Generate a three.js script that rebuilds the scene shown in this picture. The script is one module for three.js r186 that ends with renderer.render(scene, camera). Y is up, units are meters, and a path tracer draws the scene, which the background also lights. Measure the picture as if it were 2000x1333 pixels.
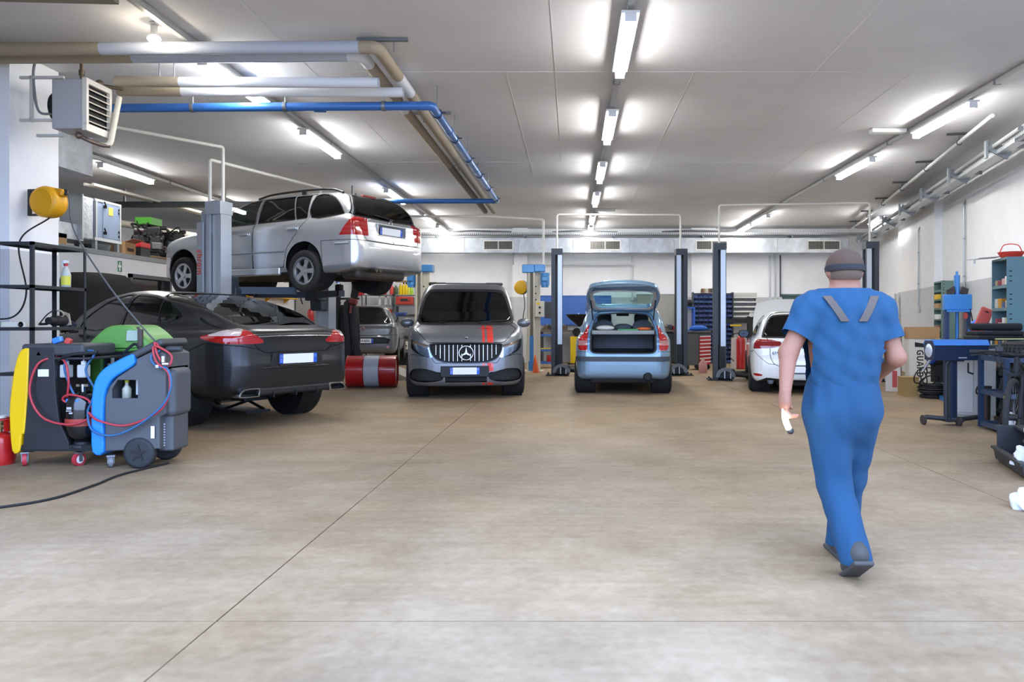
import * as THREE from 'three';
import { mergeGeometries } from 'three/addons/utils/BufferGeometryUtils.js';
import { RoundedBoxGeometry } from 'three/addons/geometries/RoundedBoxGeometry.js';
import { TextGeometry } from 'three/addons/geometries/TextGeometry.js';
import { FontLoader } from 'three/addons/loaders/FontLoader.js';
import { RectAreaLightUniformsLib } from 'three/addons/lights/RectAreaLightUniformsLib.js';

// ---------------------------------------------------------------- camera, sky, exposure
RectAreaLightUniformsLib.init();
const scene = new THREE.Scene();
const renderer = new THREE.WebGLRenderer({ antialias: true });
renderer.toneMapping = THREE.LinearToneMapping;
renderer.toneMappingExposure = 1.06;
renderer.shadowMap.enabled = true;
// one-point perspective, 27 mm view camera with shifted lens, 1.2 m above the floor, a few steps outside the open workshop gate
const FOCAL = 1500, VX = 1119, VY = 630, EYE = 1.2;
const camera = new THREE.PerspectiveCamera(2 * Math.atan(666.5 / FOCAL) * 180 / Math.PI, 2000 / 1333, 0.05, 200);
camera.position.set(0, EYE, 0);
camera.setViewOffset(2000, 1333, 1000 - VX, 666.5 - VY, 2000, 1333);
camera.updateProjectionMatrix();
// an even, clear blue sky without sun: enters only through the open gate behind and around the camera
scene.background = new THREE.Color().setRGB(0.47, 0.64, 1.02);
scene.backgroundIntensity = 6.4;
const LAMP_GLOW = 46, LAMP_LIGHT = 36;   // radiance of the tube diffusers and of the light under them
const CEIL = 4.0, BACK = 23.0;

// ---------------------------------------------------------------- helpers
let seed = 7;
const rnd = () => ((seed = (seed * 16807) % 2147483647) - 1) / 2147483646;
const rr = (a, b) => a + (b - a) * rnd();
const pick = a => a[Math.floor(rnd() * a.length)];
const V = (x, y, z) => new THREE.Vector3(x, y, z);
const names = {};
function numbered(n) { const k = names[n] = (names[n] ?? -1) + 1; return k ? n + '_' + String(k).padStart(3, '0') : n; }
const srgb = h => new THREE.Color(h);
const cache = {};
function M(color, rough = 0.6, metal = 0, extra) {
  const key = color + '|' + rough + '|' + metal + '|' + (extra ? JSON.stringify(extra) : '');
  return cache[key] ??= new THREE.MeshPhysicalMaterial({ color: srgb(color), roughness: rough, metalness: metal, side: THREE.DoubleSide, ...(extra || {}) });
}
const paint = (color, metal = 0.35, rough = 0.34, cc = 1) => M(color, rough, metal, { clearcoat: cc, clearcoatRoughness: 0.06 });
const glass = (color, rough = 0.02) => M(color, rough, 0, { transmission: 1, thickness: 0, ior: 1.5 });
function clean(g) {
  if (g.index) g = g.toNonIndexed();
  for (const k of Object.keys(g.attributes)) if (!['position', 'normal', 'uv'].includes(k)) g.deleteAttribute(k);
  if (!g.attributes.uv) g.setAttribute('uv', new THREE.BufferAttribute(new Float32Array(g.attributes.position.count * 2), 2));
  g.morphAttributes = {};
  return g;
}
function xf(g, x = 0, y = 0, z = 0, rx = 0, ry = 0, rz = 0) {
  if (rx || ry || rz) g.applyMatrix4(new THREE.Matrix4().makeRotationFromEuler(new THREE.Euler(rx, ry, rz, 'YXZ')));
  return g.translate(x, y, z);
}
const merge = a => Array.isArray(a) ? (a.length === 1 ? clean(a[0]) : mergeGeometries(a.flat(9).map(clean))) : clean(a);
const B = (w, h, d, x, y, z, rx, ry, rz) => xf(new THREE.BoxGeometry(w, h, d), x, y, z, rx, ry, rz);
const RB = (w, h, d, r, x, y, z, rx, ry, rz, s = 2) => xf(new RoundedBoxGeometry(w, h, d, s, r), x, y, z, rx, ry, rz);
const AX = { y: [0, 0, 0], x: [0, 0, Math.PI / 2], z: [Math.PI / 2, 0, 0] };
const C = (r, h, x, y, z, axis = 'y', r2 = r, seg = 20) => xf(new THREE.CylinderGeometry(r2, r, h, seg), x, y, z, ...AX[axis]);
const S = (r, x, y, z, seg = 16) => new THREE.SphereGeometry(r, seg, Math.ceil(seg * 0.7)).translate(x, y, z);
const TOR = (R, r, x, y, z, rx = 0, ry = 0, rz = 0, seg = 28) => xf(new THREE.TorusGeometry(R, r, 8, seg), x, y, z, rx, ry, rz);
const T = (pts, r, n = 40, rs = 8, closed = false, ten = 0.5) => new THREE.TubeGeometry(new THREE.CatmullRomCurve3(pts.map(p => Array.isArray(p) ? V(...p) : p), closed, 'catmullrom', ten), n, r, rs, closed);
// a straight bar between two points
function bar(a, b, r, seg = 10) {
  a = V(...a); b = V(...b); const d = b.clone().sub(a), g = new THREE.CylinderGeometry(r, r, d.length(), seg);
  g.applyQuaternion(new THREE.Quaternion().setFromUnitVectors(V(0, 1, 0), d.clone().normalize()));
  return g.translate((a.x + b.x) / 2, (a.y + b.y) / 2, (a.z + b.z) / 2);
}
// pipe with straight runs and rounded bends
function pipe(pts, r, bend = 0.1, seg = 14) {
  const c = new THREE.CurvePath(), p = pts.map(q => V(...q)); let from = p[0];
  for (let i = 1; i < p.length; i++) {
    if (i === p.length - 1) { c.add(new THREE.LineCurve3(from, p[i])); break; }
    const a = p[i].clone().lerp(from, Math.min(0.45, bend / p[i].distanceTo(from))), b = p[i].clone().lerp(p[i + 1], Math.min(0.45, bend / p[i].distanceTo(p[i + 1])));
    c.add(new THREE.LineCurve3(from, a)); c.add(new THREE.QuadraticBezierCurve3(a, p[i], b)); from = b;
  }
  const g = [];
  for (const s of c.curves) g.push(new THREE.TubeGeometry(s, s.isLineCurve3 ? 1 : 8, r, seg, false));
  return merge(g);
}
const L = (pts, seg = 32) => new THREE.LatheGeometry(pts.map(p => new THREE.Vector2(...p)), seg);
function E(pts, depth, bevel = 0, holes = [], seg = 2) {
  const sh = pts.isShape ? pts : new THREE.Shape(pts.map(p => new THREE.Vector2(...p)));
  for (const h of holes) sh.holes.push(new THREE.Path(h.map(p => new THREE.Vector2(...p))));
  return new THREE.ExtrudeGeometry(sh, { depth, bevelEnabled: bevel > 0, bevelSize: bevel, bevelThickness: bevel, bevelSegments: seg, bevelOffset: -bevel, curveSegments: 10 });
}
function thing(name, label, category, at = [0, 0, 0], turn = 0, group) {      // at = [x, y, distance from the camera]
  const o = new THREE.Group(); o.name = numbered(name); scene.add(o);
  o.position.set(at[0], at[1], -at[2]); o.rotation.y = turn; o.userData = { label, category };
  if (group) o.userData.group = group;
  return o;
}
function part(name, geo, m, parent, label) {
  const o = new THREE.Mesh(merge(geo), m); o.name = name; parent.add(o);
  if (label) o.userData.label = label;
  return o;
}
function single(name, label, category, geo, m, at = [0, 0, 0], turn = 0, group) {
  const o = new THREE.Mesh(merge(geo), m); o.name = numbered(name); scene.add(o);
  o.position.set(at[0], at[1], -at[2]); o.rotation.y = turn; o.userData = { label, category };
  if (group) o.userData.group = group;
  return o;
}
function struct(name, geo, m, label) {
  const o = new THREE.Mesh(geo ? merge(geo) : new THREE.BufferGeometry(), m); o.name = name; o.userData = { kind: 'structure' };
  if (label) { o.userData.label = label; o.userData.category = name.split('_')[0]; }
  scene.add(o); return o;
}
function structGroup(name, label) { const o = new THREE.Group(); o.name = name; o.userData = { kind: 'structure', label, category: name.split('_')[0] }; scene.add(o); return o; }
const spline1 = pairs => y => {                                               // smooth lookup through (key, value) pairs
  const n = pairs.length; if (y <= pairs[0][0]) return pairs[0][1]; if (y >= pairs[n - 1][0]) return pairs[n - 1][1];
  let i = 0; while (y > pairs[i + 1][0]) i++;
  const [x0, a] = pairs[i], [x1, b] = pairs[i + 1], t = (y - x0) / (x1 - x0);
  const m = k => k <= 0 || k >= n - 1 ? 0 : (pairs[k + 1][1] - pairs[k - 1][1]) / (pairs[k + 1][0] - pairs[k - 1][0]);
  const m0 = i === 0 ? (b - a) / (x1 - x0) : m(i), m1 = i + 1 === n - 1 ? (b - a) / (x1 - x0) : m(i + 1), h = x1 - x0;
  return (2 * t ** 3 - 3 * t * t + 1) * a + (t ** 3 - 2 * t * t + t) * h * m0 + (-2 * t ** 3 + 3 * t * t) * b + (t ** 3 - t * t) * h * m1;
};
// ---------------------------------------------------------------- textures
function noiseField(n, cells, sd) {                                           // tileable value noise
  const g = new Float32Array(cells * cells); let s = sd * 7919 + 13; for (let i = 0; i < g.length; i++) { s = (s * 16807) % 2147483647; g[i] = s / 2147483647; }
  const out = new Float32Array(n * n);
  for (let y = 0; y < n; y++) for (let x = 0; x < n; x++) {
    const u = x / n * cells, v = y / n * cells, i = Math.floor(u), j = Math.floor(v), fx = u - i, fy = v - j, sx = fx * fx * (3 - 2 * fx), sy = fy * fy * (3 - 2 * fy);
    const a = (p, q) => g[(q % cells) * cells + p % cells];
    out[y * n + x] = (a(i, j) * (1 - sx) + a(i + 1, j) * sx) * (1 - sy) + (a(i, j + 1) * (1 - sx) + a(i + 1, j + 1) * sx) * sy;
  }
  return out;
}
function fbm(n, oct, sd) { const o = new Float32Array(n * n); let w = 0; for (const [c, a] of oct) { const f = noiseField(n, c, sd += 3); for (let i = 0; i < o.length; i++) o[i] += f[i] * a; w += a; } for (let i = 0; i < o.length; i++) o[i] /= w; return o; }
function texture(n, fill, colour = true, repeat = [1, 1]) {                   // fill(i) -> [r, g, b] 0..255
  const d = new Uint8Array(n * n * 4); for (let i = 0; i < n * n; i++) { const c = fill(i); d[i * 4] = c[0]; d[i * 4 + 1] = c[1]; d[i * 4 + 2] = c[2]; d[i * 4 + 3] = 255; }
  const t = new THREE.DataTexture(d, n, n); t.wrapS = t.wrapT = THREE.RepeatWrapping; t.magFilter = THREE.LinearFilter; t.minFilter = THREE.LinearMipmapLinearFilter; t.generateMipmaps = true;
  if (colour) t.colorSpace = THREE.SRGBColorSpace; t.repeat.set(...repeat); t.needsUpdate = true; return t;
}
const cl = v => Math.max(0, Math.min(255, v));
function canvasTex(w, h, draw) { const c = document.createElement('canvas'); c.width = w; c.height = h; const x = c.getContext('2d'); draw(x, w, h); const t = new THREE.CanvasTexture(c); t.colorSpace = THREE.SRGBColorSpace; return t; }
const printMat = (t, rough = 0.5) => new THREE.MeshPhysicalMaterial({ map: t, roughness: rough, side: THREE.DoubleSide });
const font = await new FontLoader().loadAsync('fonts/droid/droid_sans_bold.typeface.json');
function text(s, size, depth = 0.002) { const g = new TextGeometry(s, { font, size, depth, curveSegments: 3 }); g.computeBoundingBox(); const b = g.boundingBox; return g.translate(-(b.min.x + b.max.x) / 2, -(b.min.y + b.max.y) / 2, 0); }

// ---------------------------------------------------------------- surface materials
const nA = fbm(512, [[4, 1], [9, 0.8], [23, 0.5], [64, 0.35], [170, 0.25]], 3), nB = fbm(512, [[3, 1], [7, 0.7], [15, 0.5]], 11), nC = fbm(512, [[120, 1], [256, 1]], 29);
const streak = (() => { const o = new Float32Array(512 * 512), f = noiseField(512, 128, 41), g = noiseField(512, 16, 43); for (let y = 0; y < 512; y++) for (let x = 0; x < 512; x++) { let s = 0; for (let k = -14; k <= 14; k++) s += f[y * 512 + ((x + k * 2) & 511)]; o[y * 512 + x] = s / 29 * 0.7 + g[y * 512 + x] * 0.3; } return o; })();
const floorTex = texture(512, i => { const v = (nA[i] - 0.5) * 46 + (streak[i] - 0.5) * 40 + (nC[i] - 0.5) * 16, w = (nB[i] - 0.5) * 26; return [cl(139 + v + w * 0.6), cl(120 + v + w * 0.3), cl(96 + v - w * 0.2)]; });
const grainTex = texture(512, i => { const v = (nA[i] - 0.5) * 1.6; return [cl(128 + v * 127), cl(128 + v * 127), cl(128 + v * 127)]; }, false);
const wallTex = texture(512, i => { const v = (nA[i] - 0.5) * 16 + (nB[i] - 0.5) * 10; return [cl(242 + v), cl(242 + v), cl(242 + v)]; });
const ceilTex = texture(512, i => { const v = (nA[i] - 0.5) * 18 + (nB[i] - 0.5) * 14; return [cl(219 + v), cl(218 + v * 1.02), cl(219 + v * 1.04)]; });
const galvTex = texture(256, i => { const x = i & 255, y = i >> 8; const v = (nA[(y * 2) * 512 + x * 2] - 0.5) * 70 + (nC[(y * 2) * 512 + x * 2] - 0.5) * 22; return [cl(196 + v), cl(201 + v), cl(206 + v)]; });
const rep = (t, s) => { const c = t.clone(); c.repeat.set(s, s); c.needsUpdate = true; return c; };
const mFloor = new THREE.MeshPhysicalMaterial({ map: rep(floorTex, 1 / 5), roughness: 0.62, bumpMap: rep(grainTex, 1 / 1.3), bumpScale: 0.0015, side: THREE.DoubleSide, specularIntensity: 0.6 });
const mWall = new THREE.MeshPhysicalMaterial({ map: rep(wallTex, 1 / 4), roughness: 0.8, bumpMap: rep(grainTex, 1 / 2), bumpScale: 0.001, side: THREE.DoubleSide });
const mCeil = new THREE.MeshPhysicalMaterial({ map: rep(ceilTex, 1 / 6), roughness: 0.75, side: THREE.DoubleSide });
const mBand = new THREE.MeshPhysicalMaterial({ color: srgb('#d2d3d4'), map: rep(wallTex, 1 / 4), roughness: 0.7, side: THREE.DoubleSide });
const mGalv = new THREE.MeshPhysicalMaterial({ map: rep(galvTex, 1), roughness: 0.45, metalness: 0.5, side: THREE.DoubleSide });
const mPaver = new THREE.MeshPhysicalMaterial({ color: srgb('#c2c4c4'), map: rep(floorTex, 1 / 3), roughness: 0.9, side: THREE.DoubleSide });
// uv in metres by the dominant axis of each face
function boxUV(g) {
  g = clean(g); const p = g.attributes.position, n = g.attributes.normal, u = g.attributes.uv;
  for (let i = 0; i < p.count; i++) {
    const ax = Math.abs(n.getX(i)), ay = Math.abs(n.getY(i)), az = Math.abs(n.getZ(i));
    if (ay >= ax && ay >= az) u.setXY(i, p.getX(i), p.getZ(i)); else if (ax >= az) u.setXY(i, p.getZ(i), p.getY(i)); else u.setXY(i, p.getX(i), p.getY(i));
  }
  return g;
}
const slab = (x0, x1, y0, y1, d0, d1) => boxUV(B(x1 - x0, y1 - y0, d1 - d0, (x0 + x1) / 2, (y0 + y1) / 2, -(d0 + d1) / 2));
// ---------------------------------------------------------------- floor: concrete bays with open joints
const XL = -12.5, XR = 10.4, GATE = 4.15;
const wallX = d => 4.25 + 0.213 * d;                                          // the right-hand wall runs at an angle
const floor = struct('floor', slab(XL, XR, -0.3, -0.012, -3, BACK + 0.2), M('#2b2825', 0.95), 'beige worn concrete workshop floor cast in bays');
{
  const xs = [XL, -5.76, -1.43, 2.9, 7.2, XR], ds = [-3, 3.08, 6.55, 12.4, 18.2, BACK + 0.2], j = 0.004;
  for (let a = 0; a < xs.length - 1; a++) for (let b = 0; b < ds.length - 1; b++) part('concrete_bay', slab(xs[a] + j, xs[a + 1] - j, -0.012, 0, ds[b] + j, ds[b + 1] - j), mFloor, floor);
}
struct('ground', [slab(-30, 30, -0.3, -0.006, -25, -3), slab(-30, XL, -0.3, -0.006, -3, GATE), slab(XR, 30, -0.3, -0.006, -3, GATE)], mPaver, 'pale paved yard outside the workshop gate');
// ---------------------------------------------------------------- ceiling with raised joint lines
const ceiling = struct('ceiling', slab(XL, XR, CEIL, CEIL + 0.3, GATE - 0.3, BACK + 0.3), mCeil, 'pale grey concrete plank ceiling over the whole workshop');
for (const d of [8.57, 13.4]) part('joint_ridge', B(18, 0.004, 0.006, 1, CEIL - 0.001, -d), M('#dcdcdc', 0.7), ceiling);
for (const [x, a, b] of [[-0.2, 5, 13.4], [1.35, 8.57, 18], [2.7, 5, 12.6], [-0.75, 8.57, 14.5], [-2.9, 5, 13], [3.8, 8.6, 20]]) part('joint_ridge', B(0.006, 0.004, b - a, x, CEIL - 0.001, -(a + b) / 2), M('#dcdcdc', 0.7), ceiling);
// ---------------------------------------------------------------- walls
const wallBack = struct('wall_back', slab(XL, XR, 0, CEIL, BACK, BACK + 0.25), mWall, 'white back wall of the workshop with grey lower band');
part('painted_band', slab(-8.1, 9.1, 0, 1.95, BACK - 0.006, BACK), mBand, wallBack, 'light grey painted lower band');
for (const [a, b] of [[1001, 1030], [1351, 1398]]) {
  const k = (BACK - 0.22) / FOCAL, x0 = (a - VX) * k, x1 = (b - VX) * k;
  part('pilaster', slab(x0, x1, 0, CEIL, BACK - 0.22, BACK), mWall, wallBack); part('painted_band', slab(x0 - 0.004, x1 + 0.004, 0, 1.95, BACK - 0.225, BACK), mBand, wallBack);
}
const wallRight = struct('wall_right', null, mWall, 'angled white side wall with grey lower band');
{
  const len = Math.hypot(BACK - GATE, 0.213 * (BACK - GATE)), ang = -Math.atan(0.213), mid = (BACK + GATE) / 2;
  wallRight.geometry = boxUV(B(0.25, CEIL, len + 0.3, 0.125, CEIL / 2, 0)); wallRight.position.set(wallX(mid), 0, -mid); wallRight.rotation.y = ang;
  part('painted_band', boxUV(B(0.006, 1.95, len, -0.003, 0.975, 0)), mBand, wallRight, 'light grey painted lower band');
  const at = d => -(d - mid) * len / (BACK - GATE);
  part('pilaster', boxUV(B(0.16, CEIL, 3.6, -0.08, CEIL / 2, at(17.6))), mWall, wallRight);
  part('painted_band', boxUV(B(0.17, 1.95, 3.61, -0.08, 0.975, at(17.6))), mBand, wallRight);
}
struct('wall_left', slab(XL - 0.25, XL, 0, CEIL, GATE - 0.3, BACK + 0.2), mWall, 'white outer wall behind the office block');
struct('wall_front', [slab(XL, -5.3, 0, CEIL + 0.5, GATE - 0.25, GATE), slab(5.0, XR, 0, CEIL + 0.5, GATE - 0.25, GATE), slab(-5.3, 5.0, 3.8, CEIL + 0.5, GATE - 0.25, GATE)], mWall, 'front wall around the wide open gate');
// white concrete column in front of the office block
const column = struct('column_1', slab(-6.5, -5.76, 0, CEIL, 7.85, 8.6), mWall, 'white square concrete column beside the wire shelf');
part('painted_band', slab(-6.506, -5.754, 0, 1.95, 7.844, 8.606), mBand, column);
// office block: wall, door, platform slab on top
const OX = -8.1;
const office = struct('wall_office', [slab(OX - 0.15, OX, 0, 2.36, 9, 13.98), slab(OX - 0.15, OX, 0, 2.36, 15.42, BACK), slab(OX - 0.15, OX, 2.09, 2.36, 13.98, 15.42), slab(XL, OX, 0, 2.36, 9, 9.15)], mWall, 'white side wall of the office block below the storage platform');
part('platform_slab', slab(XL, OX + 0.03, 2.36, 2.44, 8.98, BACK), M('#8d9092', 0.7), office, 'grey edge of the storage platform');
part('office_floor', slab(XL, OX - 0.15, -0.01, 0.01, 9.15, BACK), M('#77706a', 0.8), office);
{
  const d = structGroup('door_1', 'dark glazed office door in a grey metal frame');
  part('door_frame', [slab(OX - 0.12, OX + 0.05, 0, 2.09, 13.98, 14.05), slab(OX - 0.12, OX + 0.05, 0, 2.09, 15.35, 15.42), slab(OX - 0.12, OX + 0.05, 2.02, 2.09, 13.98, 15.42)], M('#4b4f53', 0.5, 0.3), d);
  part('door_leaf', [slab(OX - 0.1, OX - 0.05, 0, 0.8, 14.05, 15.35), slab(OX - 0.1, OX - 0.05, 0.8, 2.02, 14.05, 14.18), slab(OX - 0.1, OX - 0.05, 0.8, 2.02, 15.22, 15.35)], M('#3a3d40', 0.5, 0.2), d);
  part('pane', slab(OX - 0.085, OX - 0.075, 0.8, 2.02, 14.18, 15.22), M('#17181a', 0.08), d);
  part('handle', bar([OX - 0.02, 1.05, -15.25], [OX - 0.02, 1.05, -15.1], 0.012), M('#b8babd', 0.3, 0.9), d);
}
// ---------------------------------------------------------------- lamps
const mLampBody = M('#e9eaea', 0.45), mGlow = new THREE.MeshPhysicalMaterial({ color: srgb('#f4f6f8'), roughness: 0.5, emissive: new THREE.Color(1, 0.99, 0.97), emissiveIntensity: LAMP_GLOW });
const mRail = M('#c9cac8', 0.4, 0.6);
const lampHousing = merge([RB(0.165, 0.03, 1.57, 0.01, 0, 0.05, 0), B(0.05, 0.02, 0.08, 0, 0.074, 0.5), B(0.05, 0.02, 0.08, 0, 0.074, -0.5)]);
const lampTube = merge([RB(0.1, 0.075, 1.55, 0.035, 0, 0, 0, 0, 0, 0, 4)]), lampCap = merge([RB(0.102, 0.074, 0.012, 0.005, 0, 0, 0)]);
function lamp(x, d, y, label, turn = 0) {
  const o = thing('tube_lamp', label, 'ceiling lamp', [x, y, d], turn, 'fluorescent tube lamps under the ceiling');
  part('housing', lampHousing, mLampBody, o); part('glowing_diffuser', lampTube, mGlow, o);
  for (const s of [-1, 1]) { const c = part('end_cap', lampCap, mLampBody, o); c.position.z = s * 0.781; }
  const l = new THREE.RectAreaLight(new THREE.Color(1, 0.985, 0.96), LAMP_LIGHT, 0.09, 1.5); l.position.set(0, -0.045, 0); l.rotation.x = -Math.PI / 2; l.name = 'tube_lamp_light'; o.add(l);
}
function rail(x, d0, d1, label, y = CEIL - 0.05) {
  const o = thing('lamp_rail', label, 'rail', [x, y, (d0 + d1) / 2]);
  part('trunking', [B(0.055, 0.045, d1 - d0, 0, 0, 0), B(0.07, 0.006, d1 - d0, 0, 0.024, 0)], mRail, o);
  for (let d = d0 + 0.6; d < d1; d += 3) part('clip', B(0.08, 0.055, 0.03, 0, 0.003, (d0 + d1) / 2 - d), M('#8f9294', 0.4, 0.7), o);
}
const LY = CEIL - 0.16;
const ord = ['nearest', 'second', 'third', 'fourth', 'fifth', 'last'];
[[7.42], [10.5], [13.65], [16.6], [19.75], [21.9]].forEach(([d], i) => lamp(0.5, d, LY, `${ord[i]} tube lamp from the camera in the middle row`));
[[10.1, 'nearest lit tube lamp of the row beside the angled wall'], [13.25, 'second tube lamp of the row beside the angled wall'], [19.9, 'tube lamp before the last in the row beside the angled wall'], [21.65, 'last tube lamp of the row beside the angled wall']].forEach(([d, l]) => lamp(4.86, d, LY, l));
[[8.55, 'tube lamp above the white insulated pipes'], [11.45, 'tube lamp over the roof of the silver estate car'], [16.2, 'tube lamp just behind the blue pipe return'], [19.9, 'tube lamp before the last in the row over the estate car'], [22.0, 'last tube lamp of the row over the estate car']].forEach(([d, l]) => lamp(-3.75, d, LY, l));
[[13.7, 'tube lamp above the blue air handling unit'], [17.8, 'tube lamp behind the silver lift column']].forEach(([d, l]) => lamp(-7.95, d, LY, l));
rail(0.5, 5.2, 22.7, 'straight lamp rail in the middle of the ceiling');
rail(4.86, 5.2, 22.7, 'straight lamp rail near the angled wall');
rail(-3.75, 5.2, 22.9, 'straight lamp rail crossing above the insulated pipes');
rail(-7.95, 8.5, 22.9, 'straight lamp rail along the platform edge');
lamp(wallX(19.3) - 0.75, 19.3, 3.72, 'tube lamp under the cable tray of the angled wall', -Math.atan(0.213));

// ---------------------------------------------------------------- implicit surfaces: fields meshed by surface nets, then cut into panels
const smax = (a, b, k) => { const h = Math.max(k - Math.abs(a - b), 0) / k; return Math.max(a, b) + h * h * k * 0.25; };
const smin = (a, b, k) => -smax(-a, -b, k);
function rounded(pts, per = 3) {                                              // closed smooth outline through the points
  const n = pts.length, out = [];
  for (let i = 0; i < n; i++) {
    const [p0, p1, p2, p3] = [-1, 0, 1, 2].map(k => pts[(i + k + n) % n]);
    for (let j = 0; j < per; j++) { const t = j / per, f = k => 0.5 * (2 * p1[k] + (p2[k] - p0[k]) * t + (2 * p0[k] - 5 * p1[k] + 4 * p2[k] - p3[k]) * t * t + (3 * p1[k] - p0[k] - 3 * p2[k] + p3[k]) * t ** 3); out.push([f(0), f(1)]); }
  }
  return out;
}
function sdPoly(pts, round = 0) {                                             // signed distance to a closed polygon, negative inside
  const n = pts.length, X = new Float64Array(n + 1), Y = new Float64Array(n + 1); pts.forEach((p, i) => { X[i] = p[0]; Y[i] = p[1]; }); X[n] = X[0]; Y[n] = Y[0];
  return (x, y) => {
    let d = 1e9, s = 1;
    for (let i = 0; i < n; i++) {
      const ex = X[i + 1] - X[i], ey = Y[i + 1] - Y[i], wx = x - X[i], wy = y - Y[i], q = Math.max(0, Math.min(1, (wx * ex + wy * ey) / (ex * ex + ey * ey + 1e-12))), bx = wx - ex * q, by = wy - ey * q;
      d = Math.min(d, bx * bx + by * by);
      const c1 = y >= Y[i], c2 = y < Y[i + 1], c3 = ex * wy > ey * wx; if ((c1 && c2 && c3) || (!c1 && !c2 && !c3)) s = -s;
    }
    return s * Math.sqrt(d) - round;
  };
}
function meshField(F, lo, hi, cell) {                                         // F(x, y, z); returns { p, n, i }
  const nx = Math.ceil((hi[0] - lo[0]) / cell) + 1, ny = Math.ceil((hi[1] - lo[1]) / cell) + 1, nz = Math.ceil((hi[2] - lo[2]) / cell) + 1;
  const val = new Float32Array(nx * ny * nz).fill(9), at = (i, j, k) => (k * ny + j) * nx + i, K = 4, reach = K * cell * 1.1;
  for (let k = 0; k < nz; k += K) for (let j = 0; j < ny; j += K) for (let i = 0; i < nx; i += K) {
    const f = F(lo[0] + (i + K / 2) * cell, lo[1] + (j + K / 2) * cell, lo[2] + (k + K / 2) * cell), all = Math.abs(f) > reach;
    for (let c = k; c < Math.min(k + K, nz); c++) for (let b = j; b < Math.min(j + K, ny); b++) for (let a = i; a < Math.min(i + K, nx); a++) val[at(a, b, c)] = all ? f : F(lo[0] + a * cell, lo[1] + b * cell, lo[2] + c * cell);
  }
  const id = new Int32Array(nx * ny * nz).fill(-1), p = [], idx = [];
  for (let k = 0; k < nz - 1; k++) for (let j = 0; j < ny - 1; j++) for (let i = 0; i < nx - 1; i++) {
    let mask = 0; const v = []; for (let c = 0; c < 8; c++) { const f = val[at(i + (c & 1), j + (c >> 1 & 1), k + (c >> 2))]; v.push(f); if (f < 0) mask |= 1 << c; }
    if (!mask || mask === 255) continue;
    let sx = 0, sy = 0, sz = 0, n = 0;
    for (let a = 0; a < 8; a++) for (const b of [1, 2, 4]) if (!(a & b)) { const q = a | b; if ((v[a] < 0) !== (v[q] < 0)) { const t = v[a] / (v[a] - v[q]); sx += (a & 1) + (b === 1 ? t : 0); sy += (a >> 1 & 1) + (b === 2 ? t : 0); sz += (a >> 2) + (b === 4 ? t : 0); n++; } }
    id[at(i, j, k)] = p.length / 3; p.push(lo[0] + (i + sx / n) * cell, lo[1] + (j + sy / n) * cell, lo[2] + (k + sz / n) * cell);
  }
  for (let k = 1; k < nz - 1; k++) for (let j = 1; j < ny - 1; j++) for (let i = 1; i < nx - 1; i++) {
    const a = val[at(i, j, k)] < 0;
    const quad = (b, q) => { if (a === b || q.some(t => t < 0)) return; const [r, s, t, u] = q; a ? idx.push(r, s, t, r, t, u) : idx.push(r, t, s, r, u, t); };
    quad(val[at(i + 1, j, k)] < 0, [id[at(i, j - 1, k - 1)], id[at(i, j, k - 1)], id[at(i, j, k)], id[at(i, j - 1, k)]]);
    quad(val[at(i, j + 1, k)] < 0, [id[at(i - 1, j, k - 1)], id[at(i - 1, j, k)], id[at(i, j, k)], id[at(i, j, k - 1)]]);
    quad(val[at(i, j, k + 1)] < 0, [id[at(i - 1, j - 1, k)], id[at(i, j - 1, k)], id[at(i, j, k)], id[at(i - 1, j, k)]]);
  }
  const N = [], h = cell * 0.5;
  for (let v = 0; v < p.length; v += 3) {
    let x = p[v], y = p[v + 1], z = p[v + 2], gx, gy, gz;
    for (let it = 0; it < 3; it++) {
      gx = F(x + h, y, z) - F(x - h, y, z); gy = F(x, y + h, z) - F(x, y - h, z); gz = F(x, y, z + h) - F(x, y, z - h);
      const l = Math.hypot(gx, gy, gz) || 1, f = F(x, y, z), s = Math.max(-cell, Math.min(cell, f * 2 * h / l)); if (it < 2) { x -= gx / l * s; y -= gy / l * s; z -= gz / l * s; }
      gx /= l; gy /= l; gz /= l;
    }
    p[v] = x; p[v + 1] = y; p[v + 2] = z; N.push(gx, gy, gz);
  }
  let agree = 0;
  for (let t = 0; t < idx.length; t += 3) { const [a, b, c] = [idx[t] * 3, idx[t + 1] * 3, idx[t + 2] * 3], ux = p[b] - p[a], uy = p[b + 1] - p[a + 1], uz = p[b + 2] - p[a + 2], vx = p[c] - p[a], vy = p[c + 1] - p[a + 1], vz = p[c + 2] - p[a + 2]; agree += Math.sign((uy * vz - uz * vy) * N[a] + (uz * vx - ux * vz) * N[a + 1] + (ux * vy - uy * vx) * N[a + 2]); }
  if (agree < 0) for (let t = 0; t < idx.length; t += 3) { const q = idx[t + 1]; idx[t + 1] = idx[t + 2]; idx[t + 2] = q; }
  return { p, n: N, i: idx };
}
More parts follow.
